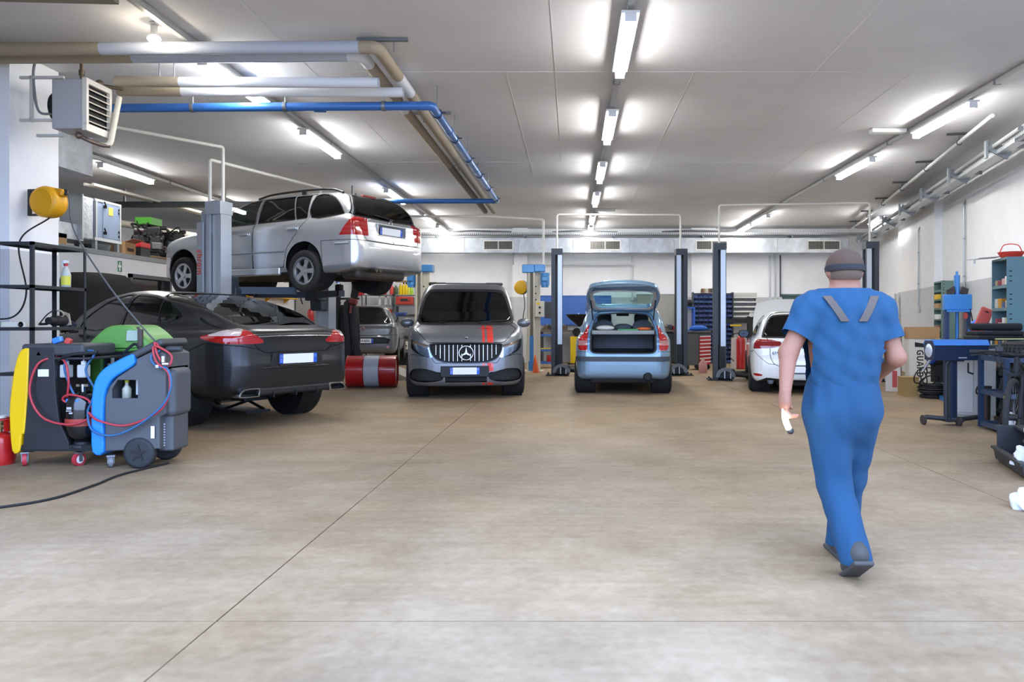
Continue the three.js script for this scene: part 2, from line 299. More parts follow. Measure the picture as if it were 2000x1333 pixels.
// cut(g, f): [the piece where f < 0, the rest]; f(x, y, z, nx, ny, nz)
function cut(g, f) {
  const n = g.p.length / 3, v = new Float64Array(n); for (let k = 0; k < n; k++) v[k] = f(g.p[k * 3], g.p[k * 3 + 1], g.p[k * 3 + 2], g.n[k * 3], g.n[k * 3 + 1], g.n[k * 3 + 2]);
  const mk = () => ({ p: [], n: [], i: [], map: new Map() }), A = mk(), Z = mk();
  const put = (o, a, b, t) => {                                              // vertex a, or the point t of the way from a to b
    const key = b < 0 ? a : (a < b ? a * 4194304 + b : b * 4194304 + a) + 1e12; let q = o.map.get(key);
    if (q === undefined) { q = o.p.length / 3; o.map.set(key, q); for (const [s, d] of [[g.p, o.p], [g.n, o.n]]) for (let c = 0; c < 3; c++) d.push(b < 0 ? s[a * 3 + c] : s[a * 3 + c] * (1 - t) + s[b * 3 + c] * t); }
    return q;
  };
  for (let t = 0; t < g.i.length; t += 3) {
    const c = [g.i[t], g.i[t + 1], g.i[t + 2]], m = c.filter(k => v[k] < 0).length;
    if (m === 3 || m === 0) { const o = m ? A : Z; o.i.push(...c.map(k => put(o, k, -1))); continue; }
    for (const [o, inside] of [[A, true], [Z, false]]) {
      const poly = [];
      for (let e = 0; e < 3; e++) { const a = c[e], b = c[(e + 1) % 3], ia = (v[a] < 0) === inside, ib = (v[b] < 0) === inside; if (ia) poly.push(put(o, a, -1)); if (ia !== ib) poly.push(put(o, a, b, v[a] / (v[a] - v[b]))); }
      for (let e = 1; e < poly.length - 1; e++) o.i.push(poly[0], poly[e], poly[e + 1]);
    }
  }
  return [A, Z];
}
function push(g, d) { for (let k = 0; k < g.p.length; k++) g.p[k] += g.n[k] * d; return g; }   // move a piece along its normals
function geo(g) { const o = new THREE.BufferGeometry(); o.setAttribute('position', new THREE.Float32BufferAttribute(g.p, 3)); o.setAttribute('normal', new THREE.Float32BufferAttribute(g.n, 3)); o.setAttribute('uv', new THREE.Float32BufferAttribute(new Float32Array(g.p.length / 3 * 2), 2)); o.setIndex(g.i); return o; }
const shellPart = (name, g, m, parent, label) => { if (!g.i.length) return null; const o = new THREE.Mesh(geo(g), m); o.name = name; parent.add(o); if (label) o.userData.label = label; return o; };

// ---------------------------------------------------------------- car kit. Car axes: x to its right, y up, s forward from the rear axle (three.js z = -s)
const mTyre = M('#252422', 0.85), mDark = M('#0c0c0e', 0.8), mSeal = M('#08080a', 0.7), mBlackPl = M('#151618', 0.55), mChrome = M('#d8dadd', 0.12, 1), mAlu = M('#b9bdc2', 0.28, 0.9), mUnder = M('#26221f', 0.85), mSeat = M('#2a2b2d', 0.85), mSeatGrey = M('#5d6064', 0.9);
function carField(c) {
  const vol = v => { const Sd = sdPoly(rounded(v.side)), pl = v.plan, Pl = sdPoly([...pl, ...pl.slice(1, -1).reverse().map(([a, b]) => [a, -b])]), sec = spline1(v.sec); return (x, y, s) => { const ax = Math.abs(x); return smax(smax(Sd(s, y), Pl(s, ax), v.k), ax - sec(y), v.k2 ?? v.k); }; };
  for (const v of [c.low, c.cab]) { const n = v.plan.length, full = rounded([...v.plan, ...v.plan.slice(1, -1).reverse().map(([a, b]) => [a, -b])]); v.plan = full.slice(0, (n - 1) * 3 + 1); }
  const a = vol(c.low), b = vol(c.cab), k = c.join ?? 0.05;
  return (x, y, z) => { let f = smin(a(x, y, -z), b(x, y, -z), k); return c.tweak ? c.tweak(f, x, y, -z) : f; };
}
function tyreGeo(r, w, rim, grooves = 4) {
  const p = [[rim, -w * 0.42], [rim + 0.012, -w * 0.48], [rim + (r - rim) * 0.5, -w * 0.52], [r - 0.022, -w * 0.47], [r - 0.005, -w * 0.4]];
  for (let k = 0; k < grooves; k++) { const x = (-0.3 + 0.6 * k / (grooves - 1)) * w, g = w * 0.028; p.push([r, x - g - 0.002], [r - 0.009, x - g], [r - 0.009, x + g], [r, x + g + 0.002]); }
  p.push([r - 0.005, w * 0.4], [r - 0.022, w * 0.47], [rim + (r - rim) * 0.5, w * 0.52], [rim + 0.012, w * 0.48], [rim, w * 0.42]);
  return xf(L(p, 56), 0, 0, 0, 0, 0, -Math.PI / 2);                           // axis along x, +w at +x
}
function rimGeo(rim, w, spokes, sw, dish = 0.03, twin = false) {
  const g = [xf(L([[rim, -w * 0.42], [rim - 0.02, -w * 0.38], [rim - 0.035, 0], [rim - 0.03, w * 0.36], [rim + 0.004, w * 0.43], [rim - 0.004, w * 0.45], [rim - 0.03, w * 0.4]], 48), 0, 0, 0, 0, 0, -Math.PI / 2)];
  const X = w * 0.36;
  for (let k = 0; k < spokes; k++) for (const o of twin ? [-0.13, 0.13] : [0]) {
    const a = k / spokes * Math.PI * 2 + o, sp = E([[0.02, -sw * 0.62], [rim * 0.45, -sw * 0.42], [rim - 0.02, -sw * 0.6], [rim - 0.02, sw * 0.6], [rim * 0.45, sw * 0.42], [0.02, sw * 0.62]], 0.022, 0.006);
    sp.translate(0, 0, -dish); sp.rotateY(Math.PI / 2);
    const m = new THREE.Matrix4().makeRotationX(a); xf(sp, X, 0, 0); sp.applyMatrix4(m); g.push(sp);
  }
  g.push(C(0.055, 0.03, X - 0.01, 0, 0, 'x'), C(0.03, 0.012, X + 0.012, 0, 0, 'x'));
  for (let k = 0; k < 5; k++) g.push(C(0.009, 0.01, X + 0.004, Math.cos(k * 1.2566) * 0.042, Math.sin(k * 1.2566) * 0.042, 'x', 0.009, 6));
  return merge(g);
}
function wheels(car, o) {                                                     // o: { r, w, rim, spokes, sw, track, wb, drop, rimMat }
  const tg = merge(tyreGeo(o.r, o.w, o.rim)), rg = rimGeo(o.rim, o.w, o.spokes, o.sw, o.dish, o.twin), dg = merge([C(o.rim * 0.62, 0.024, -0.01, 0, 0, 'x', o.rim * 0.62, 28), B(0.06, 0.11, 0.06, -0.01, o.rim * 0.5, 0.03), C(0.06, 0.14, -0.08, 0, 0, 'x')]);
  for (const s of [0, o.wb]) for (const side of [-1, 1]) {
    const g = new THREE.Group(); g.name = 'wheel'; car.add(g); g.position.set(side * o.track, o.r - (o.drop || 0), -s); if (side < 0) g.rotation.y = Math.PI; if (o.steer && s) g.rotation.y += o.steer;
    part('tyre', tg.clone(), mTyre, g); part('rim', rg.clone(), o.rimMat, g); part('brake_disc', dg.clone(), M('#6d6a66', 0.45, 0.8), g);
  }
}
function plateMat(txt) { return printMat(canvasTex(520, 110, (c, w, h) => { c.fillStyle = '#eceef0'; c.fillRect(0, 0, w, h); c.fillStyle = '#1d56c0'; c.fillRect(0, 0, 50, h); c.fillRect(w - 50, 0, 50, h); c.strokeStyle = '#e8c81c'; c.lineWidth = 3; c.beginPath(); c.arc(25, 28, 13, 0, 7); c.stroke(); c.strokeStyle = '#dfe6f2'; c.strokeRect(17, 60, 16, 34); c.beginPath(); c.arc(w - 25, 28, 13, 0, 7); c.stroke(); if (txt) { c.fillStyle = '#16181c'; c.font = 'bold 86px sans-serif'; c.textAlign = 'center'; c.fillText(txt, w / 2, 86); } }), 0.35); }
function plate(car, x, y, z, ry, tilt, txt, k = 1) {
  const p = part('license_plate', [RB(0.53 * k, 0.125, 0.012, 0.004, 0, 0, 0)], mBlackPl, car); p.position.set(x, y, z); p.rotation.set(tilt, ry, 0, 'YXZ');
  part('plate_print', xf(new THREE.PlaneGeometry(0.515 * k, 0.108), 0, 0, 0.0075), typeof txt === 'string' || txt === undefined ? plateMat(txt) : txt, p);
}
function seat(car, x, s, m, back = 0.62, lean = 0.25, y = 0.32) {
  const g = part('seat', [RB(0.5, 0.16, 0.5, 0.05, 0, 0.1, -0.1), RB(0.48, back, 0.13, 0.05, 0, 0.18 + back / 2, 0.16 + 0.06, -lean * -0.8), RB(0.26, 0.19, 0.1, 0.045, 0, 0.3 + back, 0.33)], m, car); g.position.set(x, y, -s);
}
function rig(spec) {                                                          // shell of a car as a working piece with cutting tools
  const F = carField(spec), g = { g: meshField(F, [-1.08, 0.08, -spec.front - 0.06], [1.08, spec.top + 0.06, -spec.rear + 0.06], spec.cell), car: spec.car, F };
  const P = { side: f => (x, y, z) => Math.max(f(-z, y), 0.3 - Math.abs(x)), rear: f => (x, y, z) => Math.max(f(Math.abs(x), y), -z - spec.midRear), front: f => (x, y, z) => Math.max(f(Math.abs(x), y), spec.midFront + z), frontFull: f => (x, y, z) => Math.max(f(x, y), spec.midFront + z), wrapRear: f => (x, y, z) => Math.max(f(Math.abs(x) + (-z - spec.rear), y), -z - spec.midRear), wrapFront: f => (x, y, z) => Math.max(f(Math.abs(x) + (spec.front + z), y), spec.midFront + z), top: f => (x, y, z, nx, ny) => Math.max(f(Math.abs(x), -z), spec.topMin - y) };
  g.take = (proj, pts, o = 0) => { const q = typeof pts === 'function' ? pts : sdPoly(pts), f = P[proj]((a, b) => q(a, b) - o); const [a, rest] = cut(g.g, f); g.g = rest; return a; };
  g.lr = a => cut(a, x => x);                                                 // [left, right]
  g.panel = (name, proj, pts, m, o = {}) => {                                 // a panel set off by a dark seam
    const q = sdPoly(o.smooth ? rounded(pts, 4) : pts), w = o.gap ?? 0.005, inn = g.take(proj, q, -w), seam = g.take(proj, q, w); shellPart('seam', push(seam, -0.012), mSeal, g.car);
    const out = o.both === false ? [inn] : g.lr(inn); out.forEach(a => { if (a.i.length) shellPart(name, a, m, g.car); });
  };
  g.window = (name, proj, pts, m, o = {}) => {
    const q = sdPoly(pts), w = o.trim ?? 0.014, gl = g.take(proj, q, 0), tr = g.take(proj, q, w); (o.both === false ? [tr] : g.lr(tr)).forEach(a => shellPart('window_trim', a, o.trimMat ?? mBlackPl, g.car));
    (o.both === false ? [gl] : g.lr(gl)).forEach(a => shellPart(name, push(a, -0.006), m, g.car));
  };
  g.arch = (s, y, r, depth = 0.3) => {
    const [, rest] = cut(g.g, (x, yy, z) => Math.max(Math.hypot(-z - s, yy - y) - r, 0.5 - Math.abs(x))); g.g = rest;
    for (const sd of [-1, 1]) { const lin = []; const c = new THREE.CylinderGeometry(r + 0.003, r + 0.003, depth, 30, 1, true); xf(c, 0, 0, 0, 0, 0, Math.PI / 2); c.translate(sd * (spec.halfW - 0.055 - depth / 2), y, -s); lin.push(c); const d = new THREE.CircleGeometry(r + 0.003, 30); d.rotateY(Math.PI / 2); d.translate(sd * (spec.halfW - 0.055 - depth), y, -s); lin.push(d); part('wheel_arch_liner', lin, mDark, g.car); }
  };
  g.hit = (x, y, dir) => { let z = dir > 0 ? -spec.rear + 0.1 : -spec.front - 0.1; for (let k = 0; k < 90; k++) { const f = F(x, y, z); if (f < 0.0005) break; z -= dir * Math.max(f * 0.7, 0.0006); } return z; };   // surface seen from the rear (1) or front (-1)
  g.hitSide = (y, s, sd) => { let x = sd * 1.1; for (let k = 0; k < 90; k++) { const f = F(x, y, -s); if (f < 0.0005) break; x -= sd * Math.max(f * 0.7, 0.0006); } return x; };
  g.finish = (m, name = 'body') => { const [un, rest] = cut(g.g, (x, y, z, nx, ny) => Math.max(ny + 0.6, y - 0.34)); shellPart('underbody', un, mUnder, g.car); shellPart(name, rest, m, g.car); };
  return g;
}
const redLamp = () => M('#a50d10', 0.12, 0, { clearcoat: 1, clearcoatRoughness: 0.04 });
const mirrorShell = (car, x, y, s, side, m, fold = 1) => { const g = part('mirror', [xf(new THREE.SphereGeometry(0.1, 18, 12).scale(1.15, 0.78, 0.7), side * 0.1, 0.06, 0), RB(0.1, 0.035, 0.06, 0.012, side * 0.02, -0.01, 0)], m, car); g.position.set(x, y, -s); part('mirror_glass', xf(new THREE.CircleGeometry(0.075, 20).scale(1.2, 0.85, 1), side * 0.1, 0.06, 0.068), M('#3d4247', 0.12, 0.9), g); g.scale.x = fold; };
function doorHandle(g, y, s, m, w = 0.2) { for (const sd of [-1, 1]) { const x = g.hitSide(y, s, sd); part('door_handle', [RB(0.03, 0.032, w, 0.014, x + sd * 0.018, y, -s), RB(0.012, 0.05, w * 1.15, 0.006, x, y, -s)], m, g.car); } }

// ---------------------------------------------------------------- silver estate car on the raised lift
{
  const car = thing('estate_car', 'silver estate car raised on the silver two-post lift', 'car', [-3.64, 1.735, 12.2], 1.1);
  const spec = { car, rear: -1.06, front: 3.48, top: 1.47, halfW: 0.864, cell: 0.021, midRear: -0.3, midFront: 1.2, topMin: 1.2, join: 0.05,
    low: { k: 0.09, k2: 0.07, side: [[-0.9, 0.25], [-1.0, 0.3], [-1.05, 0.42], [-1.06, 0.56], [-1.03, 0.64], [-1.0, 0.72], [-0.965, 0.86], [-0.92, 0.99], [-0.6, 1.03], [0, 1.01], [1, 0.985], [2.0, 0.95], [2.4, 0.93], [3.0, 0.84], [3.34, 0.72], [3.46, 0.56], [3.48, 0.4], [3.42, 0.25], [3.2, 0.19], [1.4, 0.19], [-0.3, 0.19]],
      plan: [[-1.06, 0], [-1.045, 0.45], [-0.97, 0.72], [-0.78, 0.825], [0, 0.858], [1.4, 0.866], [2.7, 0.862], [3.15, 0.81], [3.38, 0.62], [3.47, 0.3], [3.49, 0]], sec: [[0.15, 0.76], [0.25, 0.82], [0.36, 0.85], [0.5, 0.864], [0.64, 0.868], [0.8, 0.862], [0.95, 0.835], [1.05, 0.79]] },
    cab: { k: 0.08, k2: 0.12, side: [[-0.95, 0.8], [-0.93, 0.98], [-0.84, 1.14], [-0.72, 1.3], [-0.58, 1.39], [-0.3, 1.435], [0.3, 1.462], [1.0, 1.455], [1.45, 1.41], [1.85, 1.26], [2.25, 1.06], [2.6, 0.9], [2.6, 0.7], [0.8, 0.7], [-0.9, 0.7]],
      plan: [[-0.96, 0], [-0.94, 0.5], [-0.86, 0.68], [-0.6, 0.78], [0.5, 0.81], [1.5, 0.8], [2.1, 0.77], [2.5, 0.66], [2.64, 0.35], [2.66, 0]], sec: [[0.85, 0.82], [1.0, 0.8], [1.15, 0.735], [1.3, 0.66], [1.4, 0.6], [1.48, 0.53]] } };
  const g = rig(spec), m = paint('#bdbfc1', 0.65, 0.3), gl = glass('#20252a'), glf = glass('#8d9a98');
  g.arch(0, 0.31, 0.365); g.arch(2.715, 0.31, 0.365);
  g.window('side_window', 'side', [[2.02, 0.985], [1.9, 1.08], [1.55, 1.29], [1.36, 1.375], [1.14, 1.39], [1.1, 1.0]], glf);
  g.window('side_window', 'side', [[1.02, 1.005], [1.05, 1.395], [0.42, 1.405], [0.24, 1.02]], gl);
  g.window('side_window', 'side', [[0.2, 1.025], [0.37, 1.4], [0.06, 1.395], [0.0, 1.03]], gl);
  g.window('side_window', 'side', rounded([[-0.1, 1.035], [-0.06, 1.39], [-0.36, 1.36], [-0.56, 1.24], [-0.68, 1.1], [-0.66, 1.045]], 3), gl);
  g.window('rear_window', 'rear', [[0, 1.015], [0.68, 1.03], [0.62, 1.2], [0.5, 1.365], [0, 1.385]], gl, { both: false, trim: 0.02 });
  g.window('windshield', 'front', [[0, 0.98], [0.66, 0.98], [0.55, 1.38], [0, 1.4]], glf, { both: false });
  // tail lamps with three pale bands
  const lampP = [[0.6, 0.735], [1.2, 0.735], [1.1, 0.86], [0.98, 0.97], [0.84, 1.035], [0.64, 1.035]], tl = g.take('wrapRear', lampP, 0);
  g.lr(tl).forEach(a => { let rest = a; const bands = []; for (const [y0, y1] of [[0.775, 0.8], [0.84, 0.862], [0.9, 0.918]]) { const [b, r] = cut(rest, (x, y) => Math.max(y - y1, y0 - y)); rest = r; bands.push(b); } const o = shellPart('tail_lamp', rest, redLamp(), car, 'red tail lamp with pale bands'); for (const b of bands) shellPart('lamp_band', b, M('#a8332f', 0.12, 0, { clearcoat: 1 }), o); });
  const hl = g.take('wrapFront', [[0.4, 0.6], [0.85, 0.58], [1.15, 0.66], [1.0, 0.76], [0.6, 0.76]], 0); g.lr(hl).forEach(a => shellPart('headlamp', a, glass('#dfe6ea'), car));
  // tailgate, doors, rub strips, bumper seam
  const rec = g.take('rear', [[-0.1, 0.775], [0.31, 0.775], [0.31, 0.93], [-0.1, 0.93]], 0); shellPart('plate_recess', push(rec, -0.035), m, car);
  g.panel('tailgate', 'rear', [[0, 0.655], [0.58, 0.665], [0.62, 0.74], [0.615, 1.0], [0.72, 1.06], [0.64, 1.25], [0.52, 1.41], [0, 1.43]], m, { both: false });
  g.panel('front_door', 'side', [[2.1, 0.3], [2.14, 0.95], [1.86, 1.14], [1.5, 1.345], [1.3, 1.425], [1.09, 1.43], [1.075, 0.3]], m);
  g.panel('rear_door', 'side', [[1.06, 0.3], [1.07, 1.43], [0.3, 1.435], [-0.03, 1.41], [-0.05, 1.02], [0.1, 0.86], [0.33, 0.6], [0.42, 0.3]], m);
  g.panel('rear_bumper', 'wrapRear', [[-0.2, 0.1], [-0.2, 0.64], [0.95, 0.665], [1.55, 0.665], [1.5, 0.1]], m, { both: false, gap: 0.004 });
  g.panel('front_bumper', 'wrapFront', [[-0.2, 0.1], [-0.2, 0.56], [0.95, 0.56], [1.3, 0.56], [1.25, 0.1]], m, { both: false, gap: 0.004 });
  g.finish(m);
  for (const sd of [-1, 1]) {
    const strip = (s0, s1, y) => { const pts = []; for (let k = 0; k <= 8; k++) { const s = s0 + (s1 - s0) * k / 8; pts.push([g.hitSide(y, s, sd) + sd * 0.004, y, -s]); } return T(pts, 0.018, 16, 6).scale(1, 1, 1); };
    part('rub_strip', [strip(2.08, 1.09, 0.545), strip(1.05, 0.39, 0.545)], M('#a9adb2', 0.45, 0.4), car);
    part('bumper_strip', [strip(-0.62, -0.86, 0.615)], M('#b4b8bc', 0.4, 0.4), car);
    part('roof_rail', [T([[sd * 0.56, 1.43, -1.25], [sd * 0.575, 1.475, -0.9], [sd * 0.575, 1.49, -0.2], [sd * 0.565, 1.47, 0.3], [sd * 0.55, 1.41, 0.52]], 0.017, 40, 8), B(0.03, 0.06, 0.08, sd * 0.575, 1.455, -0.25)], mBlackPl, car);
    part('skirt', [RB(0.06, 0.12, 1.72, 0.025, sd * 0.815, 0.245, -1.36)], m, car);
  }
  doorHandle(g, 0.83, 1.25, M('#c4c8cc', 0.25, 0.6)); doorHandle(g, 0.87, 0.22, M('#c4c8cc', 0.25, 0.6));
  mirrorShell(car, -0.8, 0.96, 1.98, -1, m); mirrorShell(car, 0.8, 0.96, 1.98, 1, m);
  const zp = g.hit(0, 0.84, 1);
  part('recess_frame', [RB(0.66, 0.022, 0.08, 0.008, 0, 0.938, zp - 0.02), RB(0.66, 0.018, 0.07, 0.008, 0, 0.768, zp - 0.012), B(0.02, 0.17, 0.07, -0.32, 0.852, zp - 0.025), B(0.02, 0.17, 0.07, 0.32, 0.852, zp - 0.025)], m, car);
  plate(car, 0, 0.845, zp - 0.012, 0, 0.06);
  part('model_lettering', xf(text('C 220', 0.045), -0.5, 0.975, g.hit(-0.5, 0.975, 1) + 0.004, 0, 0.1), mChrome, car);
  part('star_badge', [TOR(0.036, 0.004, 0, 0.975, g.hit(0, 0.975, 1) + 0.006), ...[0, 1, 2].map(k => xf(E([[-0.006, 0], [0, 0.034], [0.006, 0]], 0.004), 0, 0.975, g.hit(0, 0.975, 1) + 0.003, 0, 0, k * 2.094))], mChrome, car);
  part('high_brake_lamp', xf(RB(0.3, 0.03, 0.05, 0.012, 0, 0, 0), 0, 1.418, g.hit(0, 1.4, 1) - 0.03, 0.5), M('#7d1216', 0.3), car);
  part('rear_wiper', [bar([0.05, 1.04, g.hit(0.05, 1.04, 1) + 0.02], [-0.3, 1.075, g.hit(-0.3, 1.075, 1) + 0.012], 0.009), B(0.06, 0.03, 0.03, 0.05, 1.035, g.hit(0.05, 1.04, 1) + 0.012)], mBlackPl, car);
  part('aerial', [C(0.012, 0.06, 0.05, 1.48, 0.2), C(0.02, 0.02, 0.05, 1.46, 0.2)], mBlackPl, car);
  part('exhaust_tip', [C(0.03, 0.14, -0.42, 0.235, 0.98, 'z'), C(0.03, 0.14, -0.34, 0.235, 0.98, 'z')], M('#55504a', 0.4, 0.8), car);
  part('silencer', [RB(1.1, 0.17, 0.36, 0.07, -0.05, 0.2, 0.66), T([[0.2, 0.17, 0.4], [0.1, 0.2, -0.4], [0.12, 0.18, -1.4]], 0.035)], M('#4b453e', 0.6, 0.5), car);
  part('rear_axle', [RB(1.15, 0.09, 0.16, 0.03, 0, 0.22, 0.02), C(0.035, 1.4, 0, 0.24, 0, 'x'), RB(0.3, 0.18, 0.3, 0.06, 0, 0.2, 0.02), C(0.045, 0.3, -0.58, 0.3, -0.05), C(0.045, 0.3, 0.58, 0.3, -0.05)], mUnder, car);
  part('cabin_tub', [B(1.5, 0.04, 3.3, 0, 0.4, -0.9), B(1.4, 0.36, 0.9, 0, 0.72, 0.45), RB(1.5, 0.24, 0.35, 0.08, 0, 0.85, -1.95)], mDark, car);
  for (const x of [-0.36, 0.36]) { seat(car, x, 1.2, mSeat); seat(car, x, 0.3, mSeat); }
  wheels(car, { r: 0.316, w: 0.215, rim: 0.208, spokes: 5, sw: 0.075, track: 0.745, wb: 2.715, drop: 0.085, rimMat: mAlu, dish: 0.02 });
}

// ---------------------------------------------------------------- matte black fastback, raised a little on its lift, bonnet open
{
  const car = thing('fastback_car', 'matte black fastback car with open bonnet behind the service machines', 'car', [-4.1, 0.14, 9.5], 1.0);
  const spec = { car, rear: -1.12, front: 3.86, top: 1.48, halfW: 0.965, cell: 0.022, midRear: -0.25, midFront: 2.2, topMin: 0.96, join: 0.09,
    low: { k: 0.15, k2: 0.12, side: [[-0.85, 0.24], [-1.0, 0.27], [-1.06, 0.36], [-1.1, 0.5], [-1.115, 0.6], [-1.08, 0.68], [-1.06, 0.78], [-1.06, 0.88], [-1.03, 0.96], [-0.7, 0.985], [0, 0.985], [1, 0.95], [2.0, 0.93], [2.6, 0.92], [3.2, 0.84], [3.6, 0.7], [3.82, 0.54], [3.86, 0.4], [3.8, 0.24], [3.4, 0.17], [1.4, 0.17], [-0.3, 0.19]],
      plan: [[-1.12, 0], [-1.1, 0.4], [-1.02, 0.7], [-0.82, 0.88], [-0.4, 0.955], [0.1, 0.967], [0.8, 0.945], [1.6, 0.935], [2.6, 0.955], [3.2, 0.92], [3.6, 0.76], [3.8, 0.45], [3.87, 0]], sec: [[0.15, 0.84], [0.3, 0.92], [0.45, 0.95], [0.62, 0.966], [0.78, 0.965], [0.9, 0.93], [1.0, 0.84], [1.05, 0.76]] },
    cab: { k: 0.1, k2: 0.16, side: [[-1.02, 0.84], [-0.99, 0.94], [-0.74, 1.03], [-0.3, 1.19], [0.25, 1.345], [0.85, 1.44], [1.45, 1.47], [1.95, 1.43], [2.35, 1.28], [2.75, 1.08], [3.0, 0.94], [3.0, 0.7], [1, 0.7], [-0.9, 0.7]],
      plan: [[-1.02, 0], [-1.0, 0.4], [-0.9, 0.56], [-0.3, 0.7], [0.4, 0.8], [1.2, 0.84], [2.0, 0.83], [2.6, 0.74], [2.95, 0.5], [3.02, 0]], sec: [[0.85, 0.88], [0.98, 0.83], [1.1, 0.76], [1.22, 0.7], [1.35, 0.63], [1.48, 0.5]] } };
  const m = M('#28282a', 0.32, 0.5, { clearcoat: 0.35, clearcoatRoughness: 0.3 });
  const g = rig(spec), gl = glass('#3f4a48'), glr = glass('#5b615f');
  g.arch(0, 0.26, 0.395); g.arch(2.92, 0.26, 0.395);
  g.window('side_window', 'side', rounded([[2.35, 0.99], [2.1, 1.2], [1.75, 1.36], [1.4, 1.4], [1.36, 1.01]], 2), gl, { trim: 0.02, trimMat: mBlackPl });
  g.window('side_window', 'side', [[1.27, 1.015], [1.3, 1.4], [0.9, 1.38], [0.62, 1.335], [0.52, 1.045]], gl, { trim: 0.02 });
  g.window('side_window', 'side', rounded([[0.47, 1.055], [0.57, 1.32], [0.3, 1.25], [0.12, 1.17], [0.1, 1.11]], 2), glass('#7fa29c'), { trim: 0.02 });
  g.window('rear_window', 'top', rounded([[0, -0.79], [0.46, -0.76], [0.55, -0.62], [0.62, 0.0], [0.6, 0.6], [0.4, 0.74], [0, 0.77], [-0.4, 0.74], [-0.6, 0.6], [-0.62, 0], [-0.55, -0.62], [-0.46, -0.76]], 3), glr, { both: false, trim: 0.02 });
  g.window('windshield', 'front', [[0, 0.98], [0.72, 0.98], [0.6, 1.34], [0, 1.38]], gl, { both: false });
  // lens-shaped tail lamps reaching round the corner
  const tl = g.take('wrapRear', rounded([[0.5, 0.835], [0.62, 0.925], [0.8, 0.985], [1.02, 0.98], [1.3, 0.925], [1.47, 0.9], [1.3, 0.86], [1.05, 0.83], [0.75, 0.82]], 3), 0);
  g.lr(tl).forEach(a => { const [w, r] = cut(a, (x, y, z) => Math.max(0.91 - y, 0.8 - (Math.abs(x) - z + 1.12), (Math.abs(x) - z + 1.12) - 1.3)); const o = shellPart('tail_lamp', r, redLamp(), car, 'red and clear lens-shaped tail lamp'); if (w.i.length) shellPart('clear_lens', w, M('#c9b6b2', 0.15, 0.2, { clearcoat: 1 }), o); });
  g.panel('tailgate', 'rear', [[0, 0.715], [0.42, 0.72], [0.5, 0.77], [0.56, 0.85], [0.68, 1.0], [0.7, 1.25], [0, 1.3]], m, { both: false });
  g.panel('rear_door', 'side', [[1.3, 0.3], [1.315, 1.0], [0.55, 1.03], [0.3, 0.98], [0.38, 0.75], [0.52, 0.5], [0.55, 0.3]], m);
  g.panel('front_door', 'side', [[2.42, 0.3], [2.46, 0.97], [1.335, 1.0], [1.32, 0.3]], m);
  g.panel('rear_bumper', 'wrapRear', [[-0.2, 0.1], [-0.2, 0.73], [0.5, 0.745], [0.8, 0.8], [1.35, 0.83], [1.62, 0.75], [1.58, 0.1]], m, { both: false, gap: 0.004 });
  g.finish(m);
  // bonnet lifted on its hinge at the windscreen, open bay below
  const hood = []; { const N = 14; const pos = [], id = []; for (let a = 0; a <= N; a++) for (let b = 0; b <= N; b++) { const s = a / N * 1.08, w = (b / N * 2 - 1) * (0.74 - 0.3 * (s / 1.08) ** 2), crown = 0.13 * (1 - (w / 0.74) ** 2) - 0.14 * (s / 1.08) ** 2; pos.push(w, crown, -s); } for (let a = 0; a < N; a++) for (let b = 0; b < N; b++) { const q = a * (N + 1) + b; id.push(q, q + 1, q + N + 1, q + 1, q + N + 2, q + N + 1); } const h = new THREE.BufferGeometry(); h.setAttribute('position', new THREE.Float32BufferAttribute(pos, 3)); h.setIndex(id); h.computeVertexNormals(); const u = h.clone().translate(0, -0.03, 0); hood.push(h, u); }
  const hd = part('bonnet', hood, m, car, 'matte black bonnet standing open'); hd.position.set(0, 0.93, -2.92); hd.rotation.x = 0.95;
  part('bonnet_stay', [bar([-0.5, 0.8, -3.4], [-0.45, 1.42, -3.35], 0.01), bar([0.5, 0.8, -3.4], [0.45, 1.42, -3.35], 0.01)], mBlackPl, car);
  part('wing_trim', [T([[-0.5, 0.9, g.hit(-0.5, 0.9, 1) + 0.008], [-0.2, 0.906, g.hit(-0.2, 0.906, 1) + 0.01], [0.2, 0.906, g.hit(0.2, 0.906, 1) + 0.01], [0.5, 0.9, g.hit(0.5, 0.9, 1) + 0.008]], 0.007, 24, 6)], mChrome, car, 'thin bright strip across the tailgate');
  const zp = g.hit(0, 0.66, 1);
  part('plate_recess', [E([[-0.36, -0.1], [0.36, -0.1], [0.33, 0.06], [-0.33, 0.06]], 0.012, 0.004).translate(0, 0.655, zp - 0.002)], mBlackPl, car); plate(car, 0, 0.645, zp + 0.02, 0, 0.03);
  part('plate_lip', RB(0.5, 0.022, 0.03, 0.008, 0, 0.57, zp + 0.016), m, car);
  for (const sd of [-1, 1]) {
    const z = g.hit(sd * 0.62, 0.3, 1), sh = [[-0.13, -0.02], [-0.11, -0.048], [0.1, -0.048], [0.12, -0.03], [0.13, 0.03], [0.1, 0.05], [-0.05, 0.046], [-0.11, 0.015]].map(([a, b]) => [a * sd * -1, b]);
    part('exhaust_tip', [xf(E(rounded(sh, 3), 0.13, 0.004, [rounded(sh.map(([a, b]) => [a * 0.84, b * 0.74]), 3)]), sd * 0.6, 0.28, z - 0.08)], M('#9a9c9e', 0.22, 1), car); part('exhaust_bore', xf(E(rounded(sh.map(([a, b]) => [a * 0.85, b * 0.75]), 3), 0.01), sd * 0.6, 0.28, z - 0.04), mSeal, car);
  }
  part('diffuser', [RB(1.0, 0.09, 0.14, 0.03, 0, 0.285, g.hit(0, 0.3, 1) - 0.05), ...[-0.3, 0, 0.3].map(x => B(0.015, 0.07, 0.14, x, 0.25, g.hit(0, 0.3, 1) - 0.04))], mBlackPl, car);
